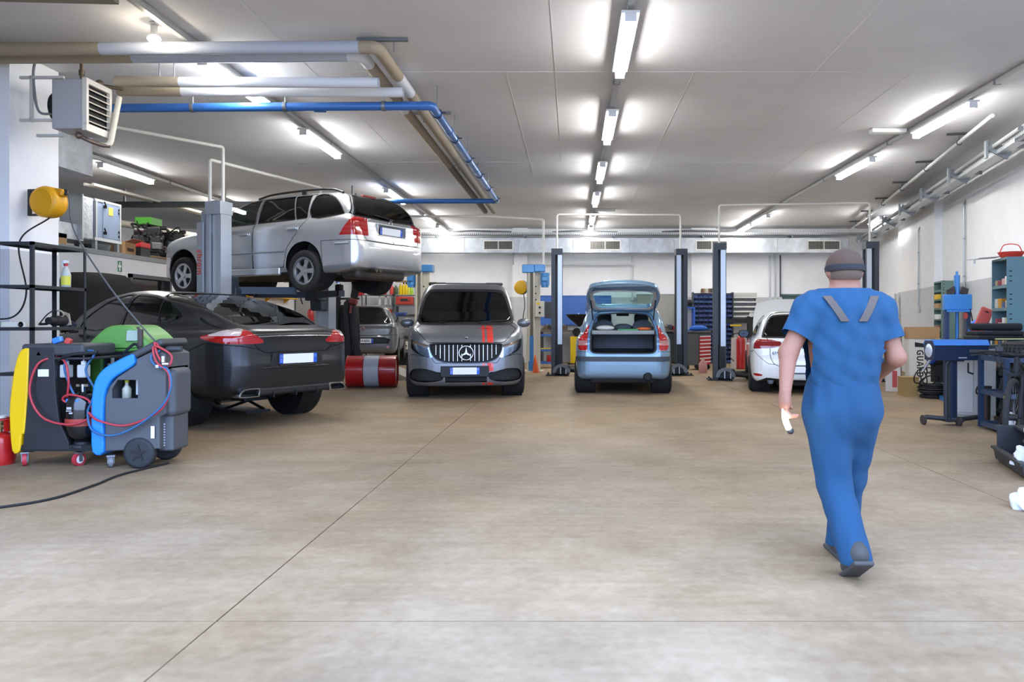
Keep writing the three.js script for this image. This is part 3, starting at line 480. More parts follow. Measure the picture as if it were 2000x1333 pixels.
  part('bumper_crease', [T([-0.8, -0.4, 0, 0.4, 0.8].map(x => [x, 0.55, g.hit(x, 0.55, 1) - 0.004]), 0.012, 24, 6)], m, car);
  mirrorShell(car, -0.9, 0.95, 2.2, -1, m); mirrorShell(car, 0.9, 0.95, 2.2, 1, m);
  doorHandle(g, 0.8, 1.55, m); doorHandle(g, 0.84, 0.72, m);
  part('rear_axle', [C(0.05, 1.4, 0, 0.16, 0, 'x'), RB(1.2, 0.1, 0.4, 0.03, 0, 0.2, 0.02)], mUnder, car);
  part('cabin_tub', [B(1.6, 0.04, 3.6, 0, 0.42, -1.1), B(1.2, 0.3, 0.8, 0, 0.78, 0.25), RB(1.5, 0.2, 0.4, 0.08, 0, 0.84, -2.35)], mDark, car);
  for (const x of [-0.4, 0.4]) { seat(car, x, 1.4, mSeat, 0.58); seat(car, x, 0.45, mSeat, 0.5); }
  part('steering_wheel', TOR(0.17, 0.018, -0.4, 0.95, -1.95, 0.4), mBlackPl, car);
  wheels(car, { r: 0.345, w: 0.29, rim: 0.24, spokes: 10, sw: 0.036, track: 0.805, wb: 2.92, drop: 0.15, rimMat: M('#6d7074', 0.3, 0.9), dish: 0.03 });
}

// ---------------------------------------------------------------- grey van facing the camera
{
  const car = thing('van', 'dark grey van with red bonnet stripes facing the gate', 'van', [-1.77 - 3.2 * Math.sin(0.14), 0, 12.72 + 3.2 * Math.cos(0.14)], Math.PI + 0.14);
  const spec = { car, rear: -1.04, front: 4.1, top: 1.93, halfW: 0.964, cell: 0.023, midRear: 0, midFront: 2.0, topMin: 1.2, join: 0.06,
    low: { k: 0.16, k2: 0.1, side: [[-1.0, 0.3], [-1.04, 0.6], [-1.02, 1.1], [-0.98, 1.3], [1, 1.25], [2.9, 1.22], [3.2, 1.18], [3.6, 1.1], [3.9, 0.99], [4.03, 0.86], [4.07, 0.7], [4.09, 0.5], [4.08, 0.34], [4.0, 0.22], [3.6, 0.2], [1.5, 0.2], [-0.6, 0.22]],
      plan: [[-1.04, 0], [-1.03, 0.7], [-0.95, 0.92], [0, 0.958], [1.5, 0.964], [3.0, 0.962], [3.5, 0.93], [3.8, 0.85], [3.98, 0.68], [4.07, 0.4], [4.1, 0]], sec: [[0.2, 0.88], [0.35, 0.94], [0.6, 0.964], [0.9, 0.964], [1.1, 0.93], [1.2, 0.86], [1.3, 0.83]] },
    cab: { k: 0.08, k2: 0.14, side: [[-1.0, 1.0], [-0.98, 1.5], [-0.9, 1.82], [-0.6, 1.89], [0.8, 1.91], [1.9, 1.895], [2.2, 1.84], [2.55, 1.64], [2.95, 1.38], [3.3, 1.16], [3.3, 0.9], [1, 0.9], [-0.9, 0.9]],
      plan: [[-1.0, 0], [-0.98, 0.7], [-0.9, 0.86], [0, 0.9], [1.6, 0.9], [2.4, 0.88], [2.9, 0.83], [3.2, 0.68], [3.32, 0.35], [3.34, 0]], sec: [[1.0, 0.92], [1.2, 0.89], [1.5, 0.81], [1.75, 0.74], [1.86, 0.68], [1.93, 0.6]] } };
  const g = rig(spec), m = M('#7d8084', 0.36, 0.6, { clearcoat: 0.4, clearcoatRoughness: 0.25 }), gl = glass('#566064'), red = paint('#dc3527', 0.05, 0.35);
  g.arch(0, 0.33, 0.4); g.arch(3.2, 0.33, 0.4);
  g.window('windshield', 'front', rounded([[0, 1.205], [0.6, 1.2], [0.735, 1.22], [0.74, 1.3], [0.69, 1.55], [0.63, 1.7], [0.5, 1.735], [0, 1.74], [-0.5, 1.735], [-0.63, 1.7], [-0.69, 1.55], [-0.74, 1.3], [-0.735, 1.22], [-0.6, 1.2]], 2), gl, { both: false, trim: 0.05, trimMat: mSeal });
  g.window('side_window', 'side', [[2.6, 1.25], [2.2, 1.62], [1.9, 1.72], [1.6, 1.73], [1.55, 1.24]], gl); g.window('side_window', 'side', [[1.45, 1.24], [1.45, 1.73], [0.1, 1.73], [0.1, 1.24]], glass('#14181a'));
  // grille opening, lower intakes, headlamps
  const grille = rounded([[0, 0.575], [0.3, 0.585], [0.46, 0.64], [0.53, 0.74], [0.545, 0.83], [0.5, 0.862], [0, 0.87], [-0.5, 0.862], [-0.545, 0.83], [-0.53, 0.74], [-0.46, 0.64], [-0.3, 0.585]], 3);
  const gr = g.take('frontFull', sdPoly(grille), 0); shellPart('grille_opening', push(gr, -0.03), mSeal, car);
  const ring = g.take('frontFull', sdPoly(grille), 0.016); shellPart('grille_frame', push(ring, 0.006), M('#3c3e41', 0.3, 0.6), car);
  const head = g.take('wrapFront', [[0.57, 0.67], [0.64, 0.645], [0.95, 0.72], [1.2, 0.81], [1.27, 0.94], [1.0, 0.91], [0.68, 0.84], [0.58, 0.77]], 0);
  g.lr(head).forEach(a => { const inner = { p: [...a.p], n: a.n, i: a.i }; push(inner, -0.045); const o = shellPart('headlamp', a, glass('#eef4f8'), car, 'clear headlamp'); const [amb, ref] = cut(inner, (x, y, z) => (0.665 + Math.abs(x) * 0.25) - y); shellPart('lamp_reflector', ref, M('#c6d6ea', 0.15, 0.85), o); if (amb.i.length) shellPart('indicator', amb, M('#b08a6a', 0.3, 0.3), o); });
  const low = g.take('front', rounded([[0.36, 0.31], [0.6, 0.27], [0.86, 0.3], [0.88, 0.4], [0.8, 0.475], [0.62, 0.48], [0.44, 0.43], [0.36, 0.42]], 2), 0); g.lr(low).forEach(a => shellPart('lower_intake', push(a, -0.035), M('#1c1d1f', 0.8), car));
  const mid = g.take('front', [[-0.1, 0.27], [0.32, 0.27], [0.32, 0.41], [-0.1, 0.41]], 0); shellPart('lower_intake', push(mid, -0.03), M('#1c1d1f', 0.8), car);
  // red twin stripes, cut out of the skin itself (the broad one on the driver side of the badge)
  for (const [x0, x1] of [[-0.42, -0.325], [-0.29, -0.25]]) { const st = (y0, y1) => { const q = sdPoly([[x0, y0], [x1, y0], [x1, y1], [x0, y1]]); const a = g.take('frontFull', q, 0); shellPart('red_stripe', a, red, car, 'red stripe'); }; st(0.88, 1.19); st(0.44, 0.57); st(0.225, 0.262); }
  part('stripe_star', [xf(E([[-0.14, 0], [-0.03, 0.012], [0.0, 0.03], [0.03, 0.012], [0.14, 0], [0.03, -0.012], [0, -0.03], [-0.03, -0.012]], 0.004), -0.33, 1.1, g.hit(-0.33, 1.1, -1) - 0.008, -0.9)], red, car);
  g.panel('bonnet', 'frontFull', [[-0.7, 1.185], [-0.8, 1.1], [-0.6, 0.9], [-0.56, 0.885], [0.56, 0.885], [0.6, 0.9], [0.8, 1.1], [0.7, 1.185]], m, { both: false });
  g.panel('front_bumper', 'wrapFront', [[-0.9, 0.1], [-0.9, 0.57], [0.55, 0.57], [0.62, 0.66], [1.0, 0.7], [1.3, 0.68], [1.35, 0.1]], m, { both: false, gap: 0.004 });
  g.panel('front_door', 'side', [[2.75, 0.35], [2.85, 1.15], [2.25, 1.68], [1.5, 1.78], [1.5, 0.35]], m);
  g.finish(m);
  // vertical chrome bars and the star
  const bars = []; for (let k = -7; k <= 7; k++) { if (!k) continue; const x = k * 0.066, top = 0.85, bot = 0.6 + Math.max(0, Math.abs(x) - 0.26) ** 2 * 2.4; const pts = [0, 0.5, 1].map(t => { const y = bot + (top - bot) * t; return [x, y, g.hit(x, y, -1) + 0.004]; }); part('grille_bar', T(pts, 0.009, 8, 6), mChrome, car); }
  const zs = g.hit(0, 0.73, -1) - 0.012, star = [0, 1, 2].map(k => xf(E([[-0.02, 0], [0, 0.1], [0.02, 0]], 0.012, 0.003), 0, 0.725, zs - 0.012, 0, Math.PI, k * 2.094));
  part('star_badge', [TOR(0.108, 0.011, 0, 0.725, zs), ...star], mChrome, car, 'round chrome star badge in the grille'); part('badge_disc', C(0.104, 0.01, 0, 0.725, zs + 0.012, 'z', 0.104, 32), mSeal, car); part('bonnet_emblem', xf(C(0.03, 0.006, 0, 0, 0, 'z'), 0, 0.945, g.hit(0, 0.945, -1) - 0.006, -0.5), mChrome, car);
  const zp = g.hit(0, 0.45, -1); part('plate_holder', RB(0.74, 0.17, 0.03, 0.01, 0.02, 0.44, zp - 0.01), mBlackPl, car); plate(car, 0.02, 0.45, zp - 0.034, Math.PI, 0, undefined, 0.88);
  mirrorShell(car, -0.9, 1.13, 2.62, -1, m); mirrorShell(car, 0.9, 1.13, 2.62, 1, m);
  for (const [x, w] of [[-0.2, -0.55], [0.35, 0.5]]) part('wiper', [bar([x, 1.2, g.hit(x, 1.2, -1) - 0.02], [x + w * 0.9, 1.235, g.hit(x + w * 0.9, 1.235, -1) - 0.016], 0.01)], mBlackPl, car);
  part('roof_spoiler', [RB(1.3, 0.04, 0.5, 0.015, 0, 1.905, -1.5), RB(0.32, 0.05, 0.6, 0.02, -0.52, 1.91, -1.4), RB(0.32, 0.05, 0.6, 0.02, 0.52, 1.91, -1.4)], M('#3a3b3d', 0.45, 0.2), car, 'dark roof panel');
  part('cabin_tub', [B(1.7, 0.04, 4, 0, 0.6, -1.2), RB(1.6, 0.3, 0.5, 0.1, 0, 1.04, -2.85), B(1.6, 1.0, 0.03, 0, 1.2, 0.4)], mDark, car);
  for (const x of [-0.45, 0.45]) { seat(car, x, 1.75, mSeat, 0.72, 0.25, 0.75); } seat(car, 0, 0.8, mSeat, 0.7, 0.2, 0.75);
  part('steering_wheel', TOR(0.19, 0.018, -0.45, 1.2, -2.45, 0.6), mBlackPl, car);
  part('dash_sheet', xf(B(0.42, 0.004, 0.2, 0, 0, 0), 0.1, 1.23, -2.72, 0.25), M('#cfd6d2', 0.7), car, 'pale sheet on the dashboard');
  part('mirror_inside', RB(0.24, 0.07, 0.03, 0.02, 0, 1.62, -2.35), mBlackPl, car);
  wheels(car, { r: 0.335, w: 0.235, rim: 0.225, spokes: 5, sw: 0.07, track: 0.83, wb: 3.2, drop: 0, rimMat: M('#44474b', 0.35, 0.8) });
}

// ---------------------------------------------------------------- blue hatchback with open tailgate
{
  const car = thing('hatchback_car', 'light blue hatchback with its tailgate open', 'car', [0.86, 0, 13.2], -0.06);
  const spec = { car, rear: -0.63, front: 3.22, top: 1.54, halfW: 0.833, cell: 0.021, midRear: 0.15, midFront: 1.6, topMin: 1.2, join: 0.06,
    low: { k: 0.13, k2: 0.09, side: [[-0.5, 0.27], [-0.6, 0.31], [-0.63, 0.45], [-0.635, 0.6], [-0.6, 0.72], [-0.55, 0.85], [-0.5, 0.98], [0.2, 1.0], [1.2, 0.98], [2.2, 0.97], [2.7, 0.88], [3.05, 0.74], [3.2, 0.55], [3.22, 0.4], [3.1, 0.22], [1.5, 0.2], [-0.2, 0.24]],
      plan: [[-0.63, 0], [-0.61, 0.45], [-0.53, 0.69], [-0.3, 0.8], [0.1, 0.828], [1.2, 0.835], [2.3, 0.83], [2.8, 0.76], [3.1, 0.55], [3.21, 0.25], [3.23, 0]], sec: [[0.18, 0.72], [0.3, 0.79], [0.5, 0.828], [0.7, 0.835], [0.9, 0.815], [1.02, 0.77]] },
    cab: { k: 0.12, k2: 0.16, side: [[-0.52, 0.85], [-0.48, 1.02], [-0.38, 1.22], [-0.24, 1.4], [-0.05, 1.49], [0.5, 1.53], [1.0, 1.52], [1.5, 1.42], [2.0, 1.2], [2.5, 0.96], [2.5, 0.7], [1, 0.7], [-0.45, 0.7]],
      plan: [[-0.53, 0], [-0.51, 0.45], [-0.4, 0.66], [-0.1, 0.76], [0.6, 0.79], [1.4, 0.78], [2.0, 0.72], [2.4, 0.55], [2.52, 0]], sec: [[0.85, 0.815], [1.0, 0.78], [1.15, 0.72], [1.3, 0.65], [1.43, 0.58], [1.55, 0.46]] } };
  const g = rig(spec), m = paint('#7f9db2', 0.45, 0.3), gl = glass('#b4cfd0'), grey = M('#8a8d90', 0.8), dk = M('#1d1e20', 0.95);
  g.arch(0, 0.3, 0.34); g.arch(2.46, 0.3, 0.34);
  g.window('side_window', 'side', [[1.9, 1.02], [1.4, 1.36], [0.9, 1.41], [0.86, 1.03]], gl); g.window('side_window', 'side', [[0.8, 1.03], [0.84, 1.41], [0.3, 1.41], [0.02, 1.33], [-0.1, 1.06]], gl);
  g.window('windshield', 'front', [[0, 1.02], [0.64, 1.02], [0.52, 1.42], [0, 1.46]], glass('#cfe2e0'), { both: false });
  // loading opening with a dark rubber edge
  const open = rounded([[0, 0.7], [0.4, 0.7], [0.52, 0.73], [0.53, 0.85], [0.52, 1.05], [0.46, 1.24], [0.4, 1.315], [0.3, 1.335], [0, 1.35], [-0.3, 1.335], [-0.4, 1.315], [-0.46, 1.24], [-0.52, 1.05], [-0.53, 0.85], [-0.52, 0.73], [-0.4, 0.7]], 3);
  g.take('rear', sdPoly(open), 0); const seal = g.take('rear', sdPoly(open), 0.022); shellPart('opening_seal', push(seal, -0.008), M('#33383d', 0.7), car); const jamb = g.take('rear', sdPoly(open), 0.06); shellPart('opening_frame', push(jamb, -0.012), paint('#5f8bad', 0.4, 0.35), car);
  const tl = g.take('wrapRear', [[0.615, 0.735], [0.86, 0.735], [0.95, 0.8], [0.92, 0.95], [0.86, 1.08], [0.8, 1.15], [0.7, 1.13], [0.63, 0.95]], 0);
  g.lr(tl).forEach(a => { const [c, r] = cut(a, (x, y) => Math.max(0.82 - y, y - 0.9)); const o = shellPart('tail_lamp', r, redLamp(), car, 'red tail lamp with clear middle'); shellPart('clear_lens', c, M('#b9827a', 0.15, 0.1, { clearcoat: 1 }), o); });
  const st = g.take('wrapRear', [[-0.2, 0.555], [-0.2, 0.635], [1.05, 0.635], [1.1, 0.6], [1.05, 0.555]], 0); shellPart('bumper_strip', push(st, 0.014), M('#3b4149', 0.6), car, 'dark grey bumper strip');
  g.panel('rear_bumper', 'wrapRear', [[-0.2, 0.1], [-0.2, 0.69], [0.5, 0.69], [0.64, 0.715], [0.9, 0.715], [1.35, 0.68], [1.3, 0.1]], m, { both: false, gap: 0.004 });
  g.panel('front_door', 'side', [[1.95, 0.32], [2.0, 0.98], [0.84, 1.0], [0.83, 0.32]], m);
  g.finish(m);
  // tailgate swung up about the rear roof edge
  const tg = new THREE.Group(); tg.name = 'tailgate'; car.add(tg); tg.position.set(0, 1.435, 0.22); tg.rotation.x = -0.62; tg.userData.label = 'raised tailgate with clear window';
  const outl = rounded([[-0.42, 0.02], [-0.53, 0.1], [-0.585, 0.3], [-0.6, 0.48], [-0.56, 0.66], [-0.5, 0.78], [-0.2, 0.83], [0.2, 0.83], [0.5, 0.78], [0.56, 0.66], [0.6, 0.48], [0.585, 0.3], [0.53, 0.1], [0.42, 0.02]], 3), hole = rounded([[-0.4, 0.14], [-0.47, 0.3], [-0.49, 0.5], [-0.42, 0.6], [0, 0.62], [0.42, 0.6], [0.49, 0.5], [0.47, 0.3], [0.4, 0.14], [0, 0.12]], 3);
  const plane = q => q.rotateX(Math.PI / 2);                                   // outline lies in x / z, pointing back from the hinge
  const bend = q => { const p = q.attributes.position; for (let i = 0; i < p.count; i++) p.setY(i, p.getY(i) - 0.16 * p.getX(i) ** 2 - 0.1 * Math.max(0, p.getZ(i) - 0.55) * 2); q.computeVertexNormals(); return q; };
  part('gate_frame', bend(plane(E(outl, 0.05, 0.016, [hole.slice().reverse()], 3))), m, tg); part('gate_lining', bend(plane(E(outl.map(([a, b]) => [a * 0.94, 0.03 + (b - 0.03) * 0.955]), 0.012, 0, [hole.slice().reverse()])).translate(0, -0.055, 0)), paint('#506f8b', 0.3, 0.5, 0.3), tg);
  part('gate_glass', bend(plane(E(hole.map(([a, b]) => [a * 1.03, 0.37 + (b - 0.37) * 1.04]), 0.004)).translate(0, -0.02, 0)), glass('#d7ecec'), tg);
  part('gate_trim', bend(plane(E(hole.map(([a, b]) => [a * 1.1, 0.37 + (b - 0.37) * 1.14]), 0.012, 0, [hole.slice().reverse()])).translate(0, -0.07, 0)), M('#a09a93', 0.8), tg);
  part('grab_slot', RB(0.26, 0.03, 0.05, 0.01, 0, -0.09, 0.72), paint('#8fb4cf', 0.3, 0.4), tg); part('wiper_motor', RB(0.3, 0.05, 0.1, 0.02, 0, -0.085, 0.67), mBlackPl, tg);
  for (const sd of [-1, 1]) part('gas_strut', bar([sd * 0.5, 1.2, 0.32], [sd * 0.53, 1.56, 0.62], 0.01), mBlackPl, car);
  // load bay, parcel shelf, things seen inside
  part('load_bay', [B(1.08, 0.02, 0.75, 0, 0.66, 0.12), B(0.02, 0.4, 0.75, -0.53, 0.86, 0.12), B(0.02, 0.4, 0.75, 0.53, 0.86, 0.12), B(1.08, 0.42, 0.02, 0, 0.86, -0.24), B(1.5, 0.03, 2.6, 0, 0.45, -1.3)], dk, car);
  part('parcel_shelf', [RB(1.06, 0.07, 0.06, 0.02, 0, 1.03, 0.42), B(1.06, 0.02, 0.6, 0, 1.05, 0.12)], M('#8d9291', 0.8), car, 'grey parcel shelf');
  for (const x of [-0.34, 0.34]) { seat(car, x, 1.25, mSeat, 0.64); part('rear_headrest', xf(new THREE.SphereGeometry(0.15, 16, 12).scale(1.15, 0.8, 0.5), x, 1.13, -0.22), mSeatGrey, car); }
  part('rear_seat', RB(1.16, 0.5, 0.16, 0.06, 0, 0.85, -0.3, 0.1), mSeatGrey, car); part('middle_headrest', xf(new THREE.SphereGeometry(0.13, 16, 10).scale(1.2, 0.45, 0.5), 0, 1.12, -0.22), mSeatGrey, car);
  part('inside_mirror', [RB(0.24, 0.06, 0.03, 0.025, 0, 1.35, -1.5), C(0.01, 0.1, 0, 1.4, -1.52)], mBlackPl, car); part('dashboard', RB(1.4, 0.2, 0.4, 0.08, 0, 0.95, -1.95), mBlackPl, car);
  part('exhaust_tip', [C(0.05, 0.16, 0.4, 0.31, g.hit(0.4, 0.31, 1) - 0.03, 'z'), TOR(0.06, 0.014, 0.4, 0.31, g.hit(0.4, 0.31, 1) + 0.004)], mSeal, car);
  mirrorShell(car, -0.74, 1.0, 1.85, -1, m, 0.45); mirrorShell(car, 0.74, 1.0, 1.85, 1, m, 0.45);
  part('rear_axle', [C(0.05, 1.3, 0, 0.28, 0, 'x'), RB(1.1, 0.16, 0.5, 0.05, 0, 0.27, 0.2)], mUnder, car);
  wheels(car, { r: 0.295, w: 0.185, rim: 0.19, spokes: 6, sw: 0.07, track: 0.725, wb: 2.46, drop: 0, rimMat: M('#8f9499', 0.4, 0.6) });
  const inCar = (n, l, c, q, mm, x, y, s) => { const p = V(x, y, -s).applyAxisAngle(V(0, 1, 0), -0.06); return single(n, l, c, q, mm, [0.86 + p.x, y, 13.2 - p.z], -0.06); };
  inCar('folded_cloth', 'pale cloth lying on the parcel shelf of the blue hatchback', 'cloth', xf(new THREE.SphereGeometry(0.1, 14, 8).scale(1.6, 0.45, 0.9), 0, 0.045, 0), M('#d9d2c8', 0.9), -0.3, 1.06, -0.3);
  inCar('green_folder', 'green folder on the parcel shelf of the blue hatchback', 'folder', RB(0.34, 0.03, 0.22, 0.006, 0, 0.015, 0), M('#3f8a5c', 0.6), 0.08, 1.061, -0.3);
  inCar('orange_vest', 'orange vest on the parcel shelf of the blue hatchback', 'vest', xf(new THREE.SphereGeometry(0.1, 14, 8).scale(1.3, 0.3, 0.9), 0, 0.03, 0), M('#e2703a', 0.9), 0.35, 1.06, -0.3);
}
// ---------------------------------------------------------------- white hatchback with open bonnet, and grey hatchback at the back
function hatch(o) {
  const { W, car } = o, h = W / 2;
  const spec = { car, rear: -0.76, front: 3.5, top: 1.5, halfW: h, cell: 0.024, midRear: 0.1, midFront: 1.8, topMin: 1.2, join: 0.05,
    low: { k: 0.11, k2: 0.08, side: [[-0.6, 0.26], [-0.72, 0.32], [-0.765, 0.46], [-0.76, 0.6], [-0.71, 0.72], [-0.68, 0.86], [-0.63, 0.99], [0.2, 0.99], [1.2, 0.97], [2.2, 0.96], [2.9, 0.86], [3.35, 0.72], [3.48, 0.5], [3.46, 0.36], [3.35, 0.22], [1.5, 0.2], [-0.3, 0.24]],
      plan: [[-0.765, 0], [-0.75, h * 0.55], [-0.66, h * 0.84], [-0.42, h * 0.955], [0, h], [1.2, h], [2.5, h * 0.99], [3.0, h * 0.93], [3.32, h * 0.72], [3.47, h * 0.35], [3.5, 0]], sec: [[0.18, h - 0.12], [0.3, h - 0.05], [0.5, h - 0.005], [0.7, h], [0.88, h - 0.02], [1.0, h - 0.07]] },
    cab: { k: 0.09, k2: 0.14, side: [[-0.66, 0.85], [-0.62, 1.0], [-0.48, 1.2], [-0.38, 1.37], [-0.2, 1.43], [0.4, 1.46], [1.0, 1.45], [1.5, 1.36], [2.0, 1.16], [2.45, 0.96], [2.45, 0.7], [1, 0.7], [-0.55, 0.7]],
      plan: [[-0.67, 0], [-0.65, h * 0.5], [-0.55, h * 0.76], [-0.2, h * 0.88], [0.6, h * 0.92], [1.4, h * 0.91], [2.1, h * 0.84], [2.4, h * 0.6], [2.47, 0]], sec: [[0.85, h - 0.04], [1.0, h - 0.08], [1.15, h - 0.16], [1.3, h - 0.235], [1.4, h - 0.3], [1.5, h - 0.4]] } };
  const g = rig(spec), m = o.m, gl = glass(o.glass);
  g.arch(0, 0.31, 0.345); g.arch(2.63, 0.31, 0.345);
  g.window('side_window', 'side', [[1.95, 1.0], [1.45, 1.29], [0.95, 1.37], [0.9, 1.01]], gl); g.window('side_window', 'side', [[0.84, 1.01], [0.88, 1.37], [0.3, 1.37], [0.1, 1.34], [-0.02, 1.03]], gl);
  g.window('rear_window', 'rear', o.rearWin, gl, { both: false, trim: 0.025 }); g.window('windshield', 'front', [[0, 1.0], [0.68, 1.0], [0.55, 1.36], [0, 1.39]], gl, { both: false });
  return g;
}
{
  const car = thing('compact_car', 'white compact car with raised bonnet beside the walking mechanic', 'car', [3.98, -0.055, 13.4], -0.2);
  const m = paint('#e4e6e4', 0.02, 0.32), g = hatch({ W: 1.8, car, m, glass: '#23282c', rearWin: rounded([[0, 1.01], [0.6, 1.015], [0.66, 1.04], [0.6, 1.2], [0.53, 1.33], [0.4, 1.365], [0, 1.375], [-0.4, 1.365], [-0.53, 1.33], [-0.6, 1.2], [-0.66, 1.04], [-0.6, 1.015]], 2) });
  const tl = g.take('wrapRear', [[0.43, 0.86], [0.6, 0.825], [1.05, 0.805], [1.02, 0.9], [0.92, 0.975], [0.62, 0.965], [0.46, 0.935]], 0);
  g.lr(tl).forEach(a => { const [c, r] = cut(a, (x, y, z) => Math.max(Math.abs(y - 0.872) - 0.011)); const o = shellPart('tail_lamp', r, M('#8a0e13', 0.1, 0, { clearcoat: 1 }), car, 'dark red tail lamp with bright streak'); shellPart('light_bar', c, M('#d98a86', 0.2, 0, { clearcoat: 1 }), o); });
  const rf = g.take('wrapRear', rounded([[0.72, 0.37], [0.86, 0.35], [1.1, 0.375], [0.9, 0.4]], 3), 0); g.lr(rf).forEach(a => shellPart('rear_reflector', a, redLamp(), car));
  const df = g.take('rear', [[-0.1, 0.1], [-0.1, 0.29], [0.3, 0.3], [0.62, 0.33], [0.85, 0.22], [0.85, 0.1]], 0); shellPart('diffuser', push(df, -0.01), mBlackPl, car);
  g.panel('tailgate', 'rear', rounded([[0, 0.52], [0.42, 0.53], [0.52, 0.6], [0.56, 0.72], [0.56, 0.9], [0.62, 1.0], [0.68, 1.06], [0.58, 1.33], [0.44, 1.42], [0, 1.43], [-0.44, 1.42], [-0.58, 1.33], [-0.68, 1.06], [-0.62, 1.0], [-0.56, 0.9], [-0.56, 0.72], [-0.52, 0.6], [-0.42, 0.53]], 2), m, { both: false });
  g.panel('front_door', 'side', [[2.0, 0.32], [2.05, 0.96], [0.88, 0.98], [0.87, 0.32]], m); g.panel('rear_bumper', 'wrapRear', [[-0.2, 0.1], [-0.2, 0.5], [0.62, 0.56], [1.0, 0.78], [1.55, 0.74], [1.42, 0.1]], m, { both: false, gap: 0.004 });
  g.finish(m);
  const z0 = g.hit(0, 0.87, 1); part('round_badge', [TOR(0.056, 0.008, 0, 0.87, z0 + 0.01), C(0.055, 0.01, 0, 0.87, z0 + 0.004, 'z'), ...[[-0.03, 0.04, -0.012, 0.004], [-0.012, 0.004, 0, 0.03], [0, 0.03, 0.012, 0.004], [0.012, 0.004, 0.03, 0.04], [-0.045, 0.02, -0.02, -0.045], [-0.02, -0.045, 0, -0.005], [0, -0.005, 0.02, -0.045], [0.02, -0.045, 0.045, 0.02]].map(([a, b, c, d]) => bar([a, 0.87 + b, z0 + 0.014], [c, 0.87 + d, z0 + 0.014], 0.005, 5))], M('#8f9499', 0.25, 0.9), car);
  part('model_lettering', xf(text('GTD', 0.045), -0.47, 0.74, g.hit(-0.47, 0.74, 1) + 0.004, 0, 0.15), M('#5b5f63', 0.3, 0.8), car);
  const zp = g.hit(0, 0.47, 1); part('license_plate', RB(0.5, 0.105, 0.012, 0.05, 0.02, 0.47, zp + 0.012, 0, 0, 0, 4), M('#eceef0', 0.4), car, 'blank white plate with round ends'); part('plate_recess', RB(0.62, 0.15, 0.02, 0.02, 0, 0.47, zp - 0.004), M('#4a4c4d', 0.6), car);
  part('exhaust_tip', [TOR(0.045, 0.012, -0.55, 0.27, g.hit(-0.55, 0.27, 1) + 0.01), C(0.043, 0.08, -0.55, 0.27, g.hit(-0.55, 0.27, 1) - 0.03, 'z')], M('#55585b', 0.3, 0.9), car);
  part('rear_wiper', [bar([0, 1.03, g.hit(0, 1.03, 1) + 0.02], [0.32, 1.06, g.hit(0.32, 1.06, 1) + 0.015], 0.009)], mBlackPl, car);
  const hp = [], hi = [], N = 12; for (let a = 0; a <= N; a++) for (let b = 0; b <= N; b++) { const s = a / N * 0.98, t = b / N * 2 - 1, w = t * (0.74 - 0.1 * (a / N) ** 3); hp.push(w, 0.1 * (1 - t * t) - 0.13 * (a / N) ** 2.5 - 0.05 * t ** 6, -s); } for (let a = 0; a < N; a++) for (let b = 0; b < N; b++) { const q = a * (N + 1) + b; hi.push(q, q + 1, q + N + 1, q + 1, q + N + 2, q + N + 1); }
  const hg = new THREE.BufferGeometry(); hg.setAttribute('position', new THREE.Float32BufferAttribute(hp, 3)); hg.setIndex(hi); hg.computeVertexNormals();
  const hd = part('bonnet', [hg, hg.clone().translate(0, -0.03, 0)], m, car, 'white bonnet standing open'); hd.position.set(0, 0.97, -2.4); hd.rotation.x = 0.95; part('bonnet_stay', bar([-0.6, 0.85, -3.1], [-0.55, 1.5, -2.95], 0.008), mBlackPl, car);
  mirrorShell(car, -0.84, 0.97, 1.85, -1, mBlackPl); mirrorShell(car, 0.84, 0.97, 1.85, 1, mBlackPl); doorHandle(g, 0.85, 1.1, m);
  part('cabin_tub', [B(1.5, 0.04, 3, 0, 0.42, -0.9), B(1.2, 0.4, 0.5, 0, 0.75, 0.2), RB(1.4, 0.2, 0.4, 0.08, 0, 0.9, -1.95)], mDark, car); for (const x of [-0.37, 0.37]) { seat(car, x, 1.2, mSeat, 0.64); seat(car, x, 0.3, mSeat, 0.6); }
  part('silencer', [RB(0.9, 0.14, 0.3, 0.05, 0, 0.25, 0.35), C(0.05, 1.4, 0, 0.28, 0, 'x')], mUnder, car);
  wheels(car, { r: 0.32, w: 0.22, rim: 0.22, spokes: 5, sw: 0.06, track: 0.78, wb: 2.63, drop: -0.055, rimMat: M('#9a9ea2', 0.3, 0.8), twin: true });
}
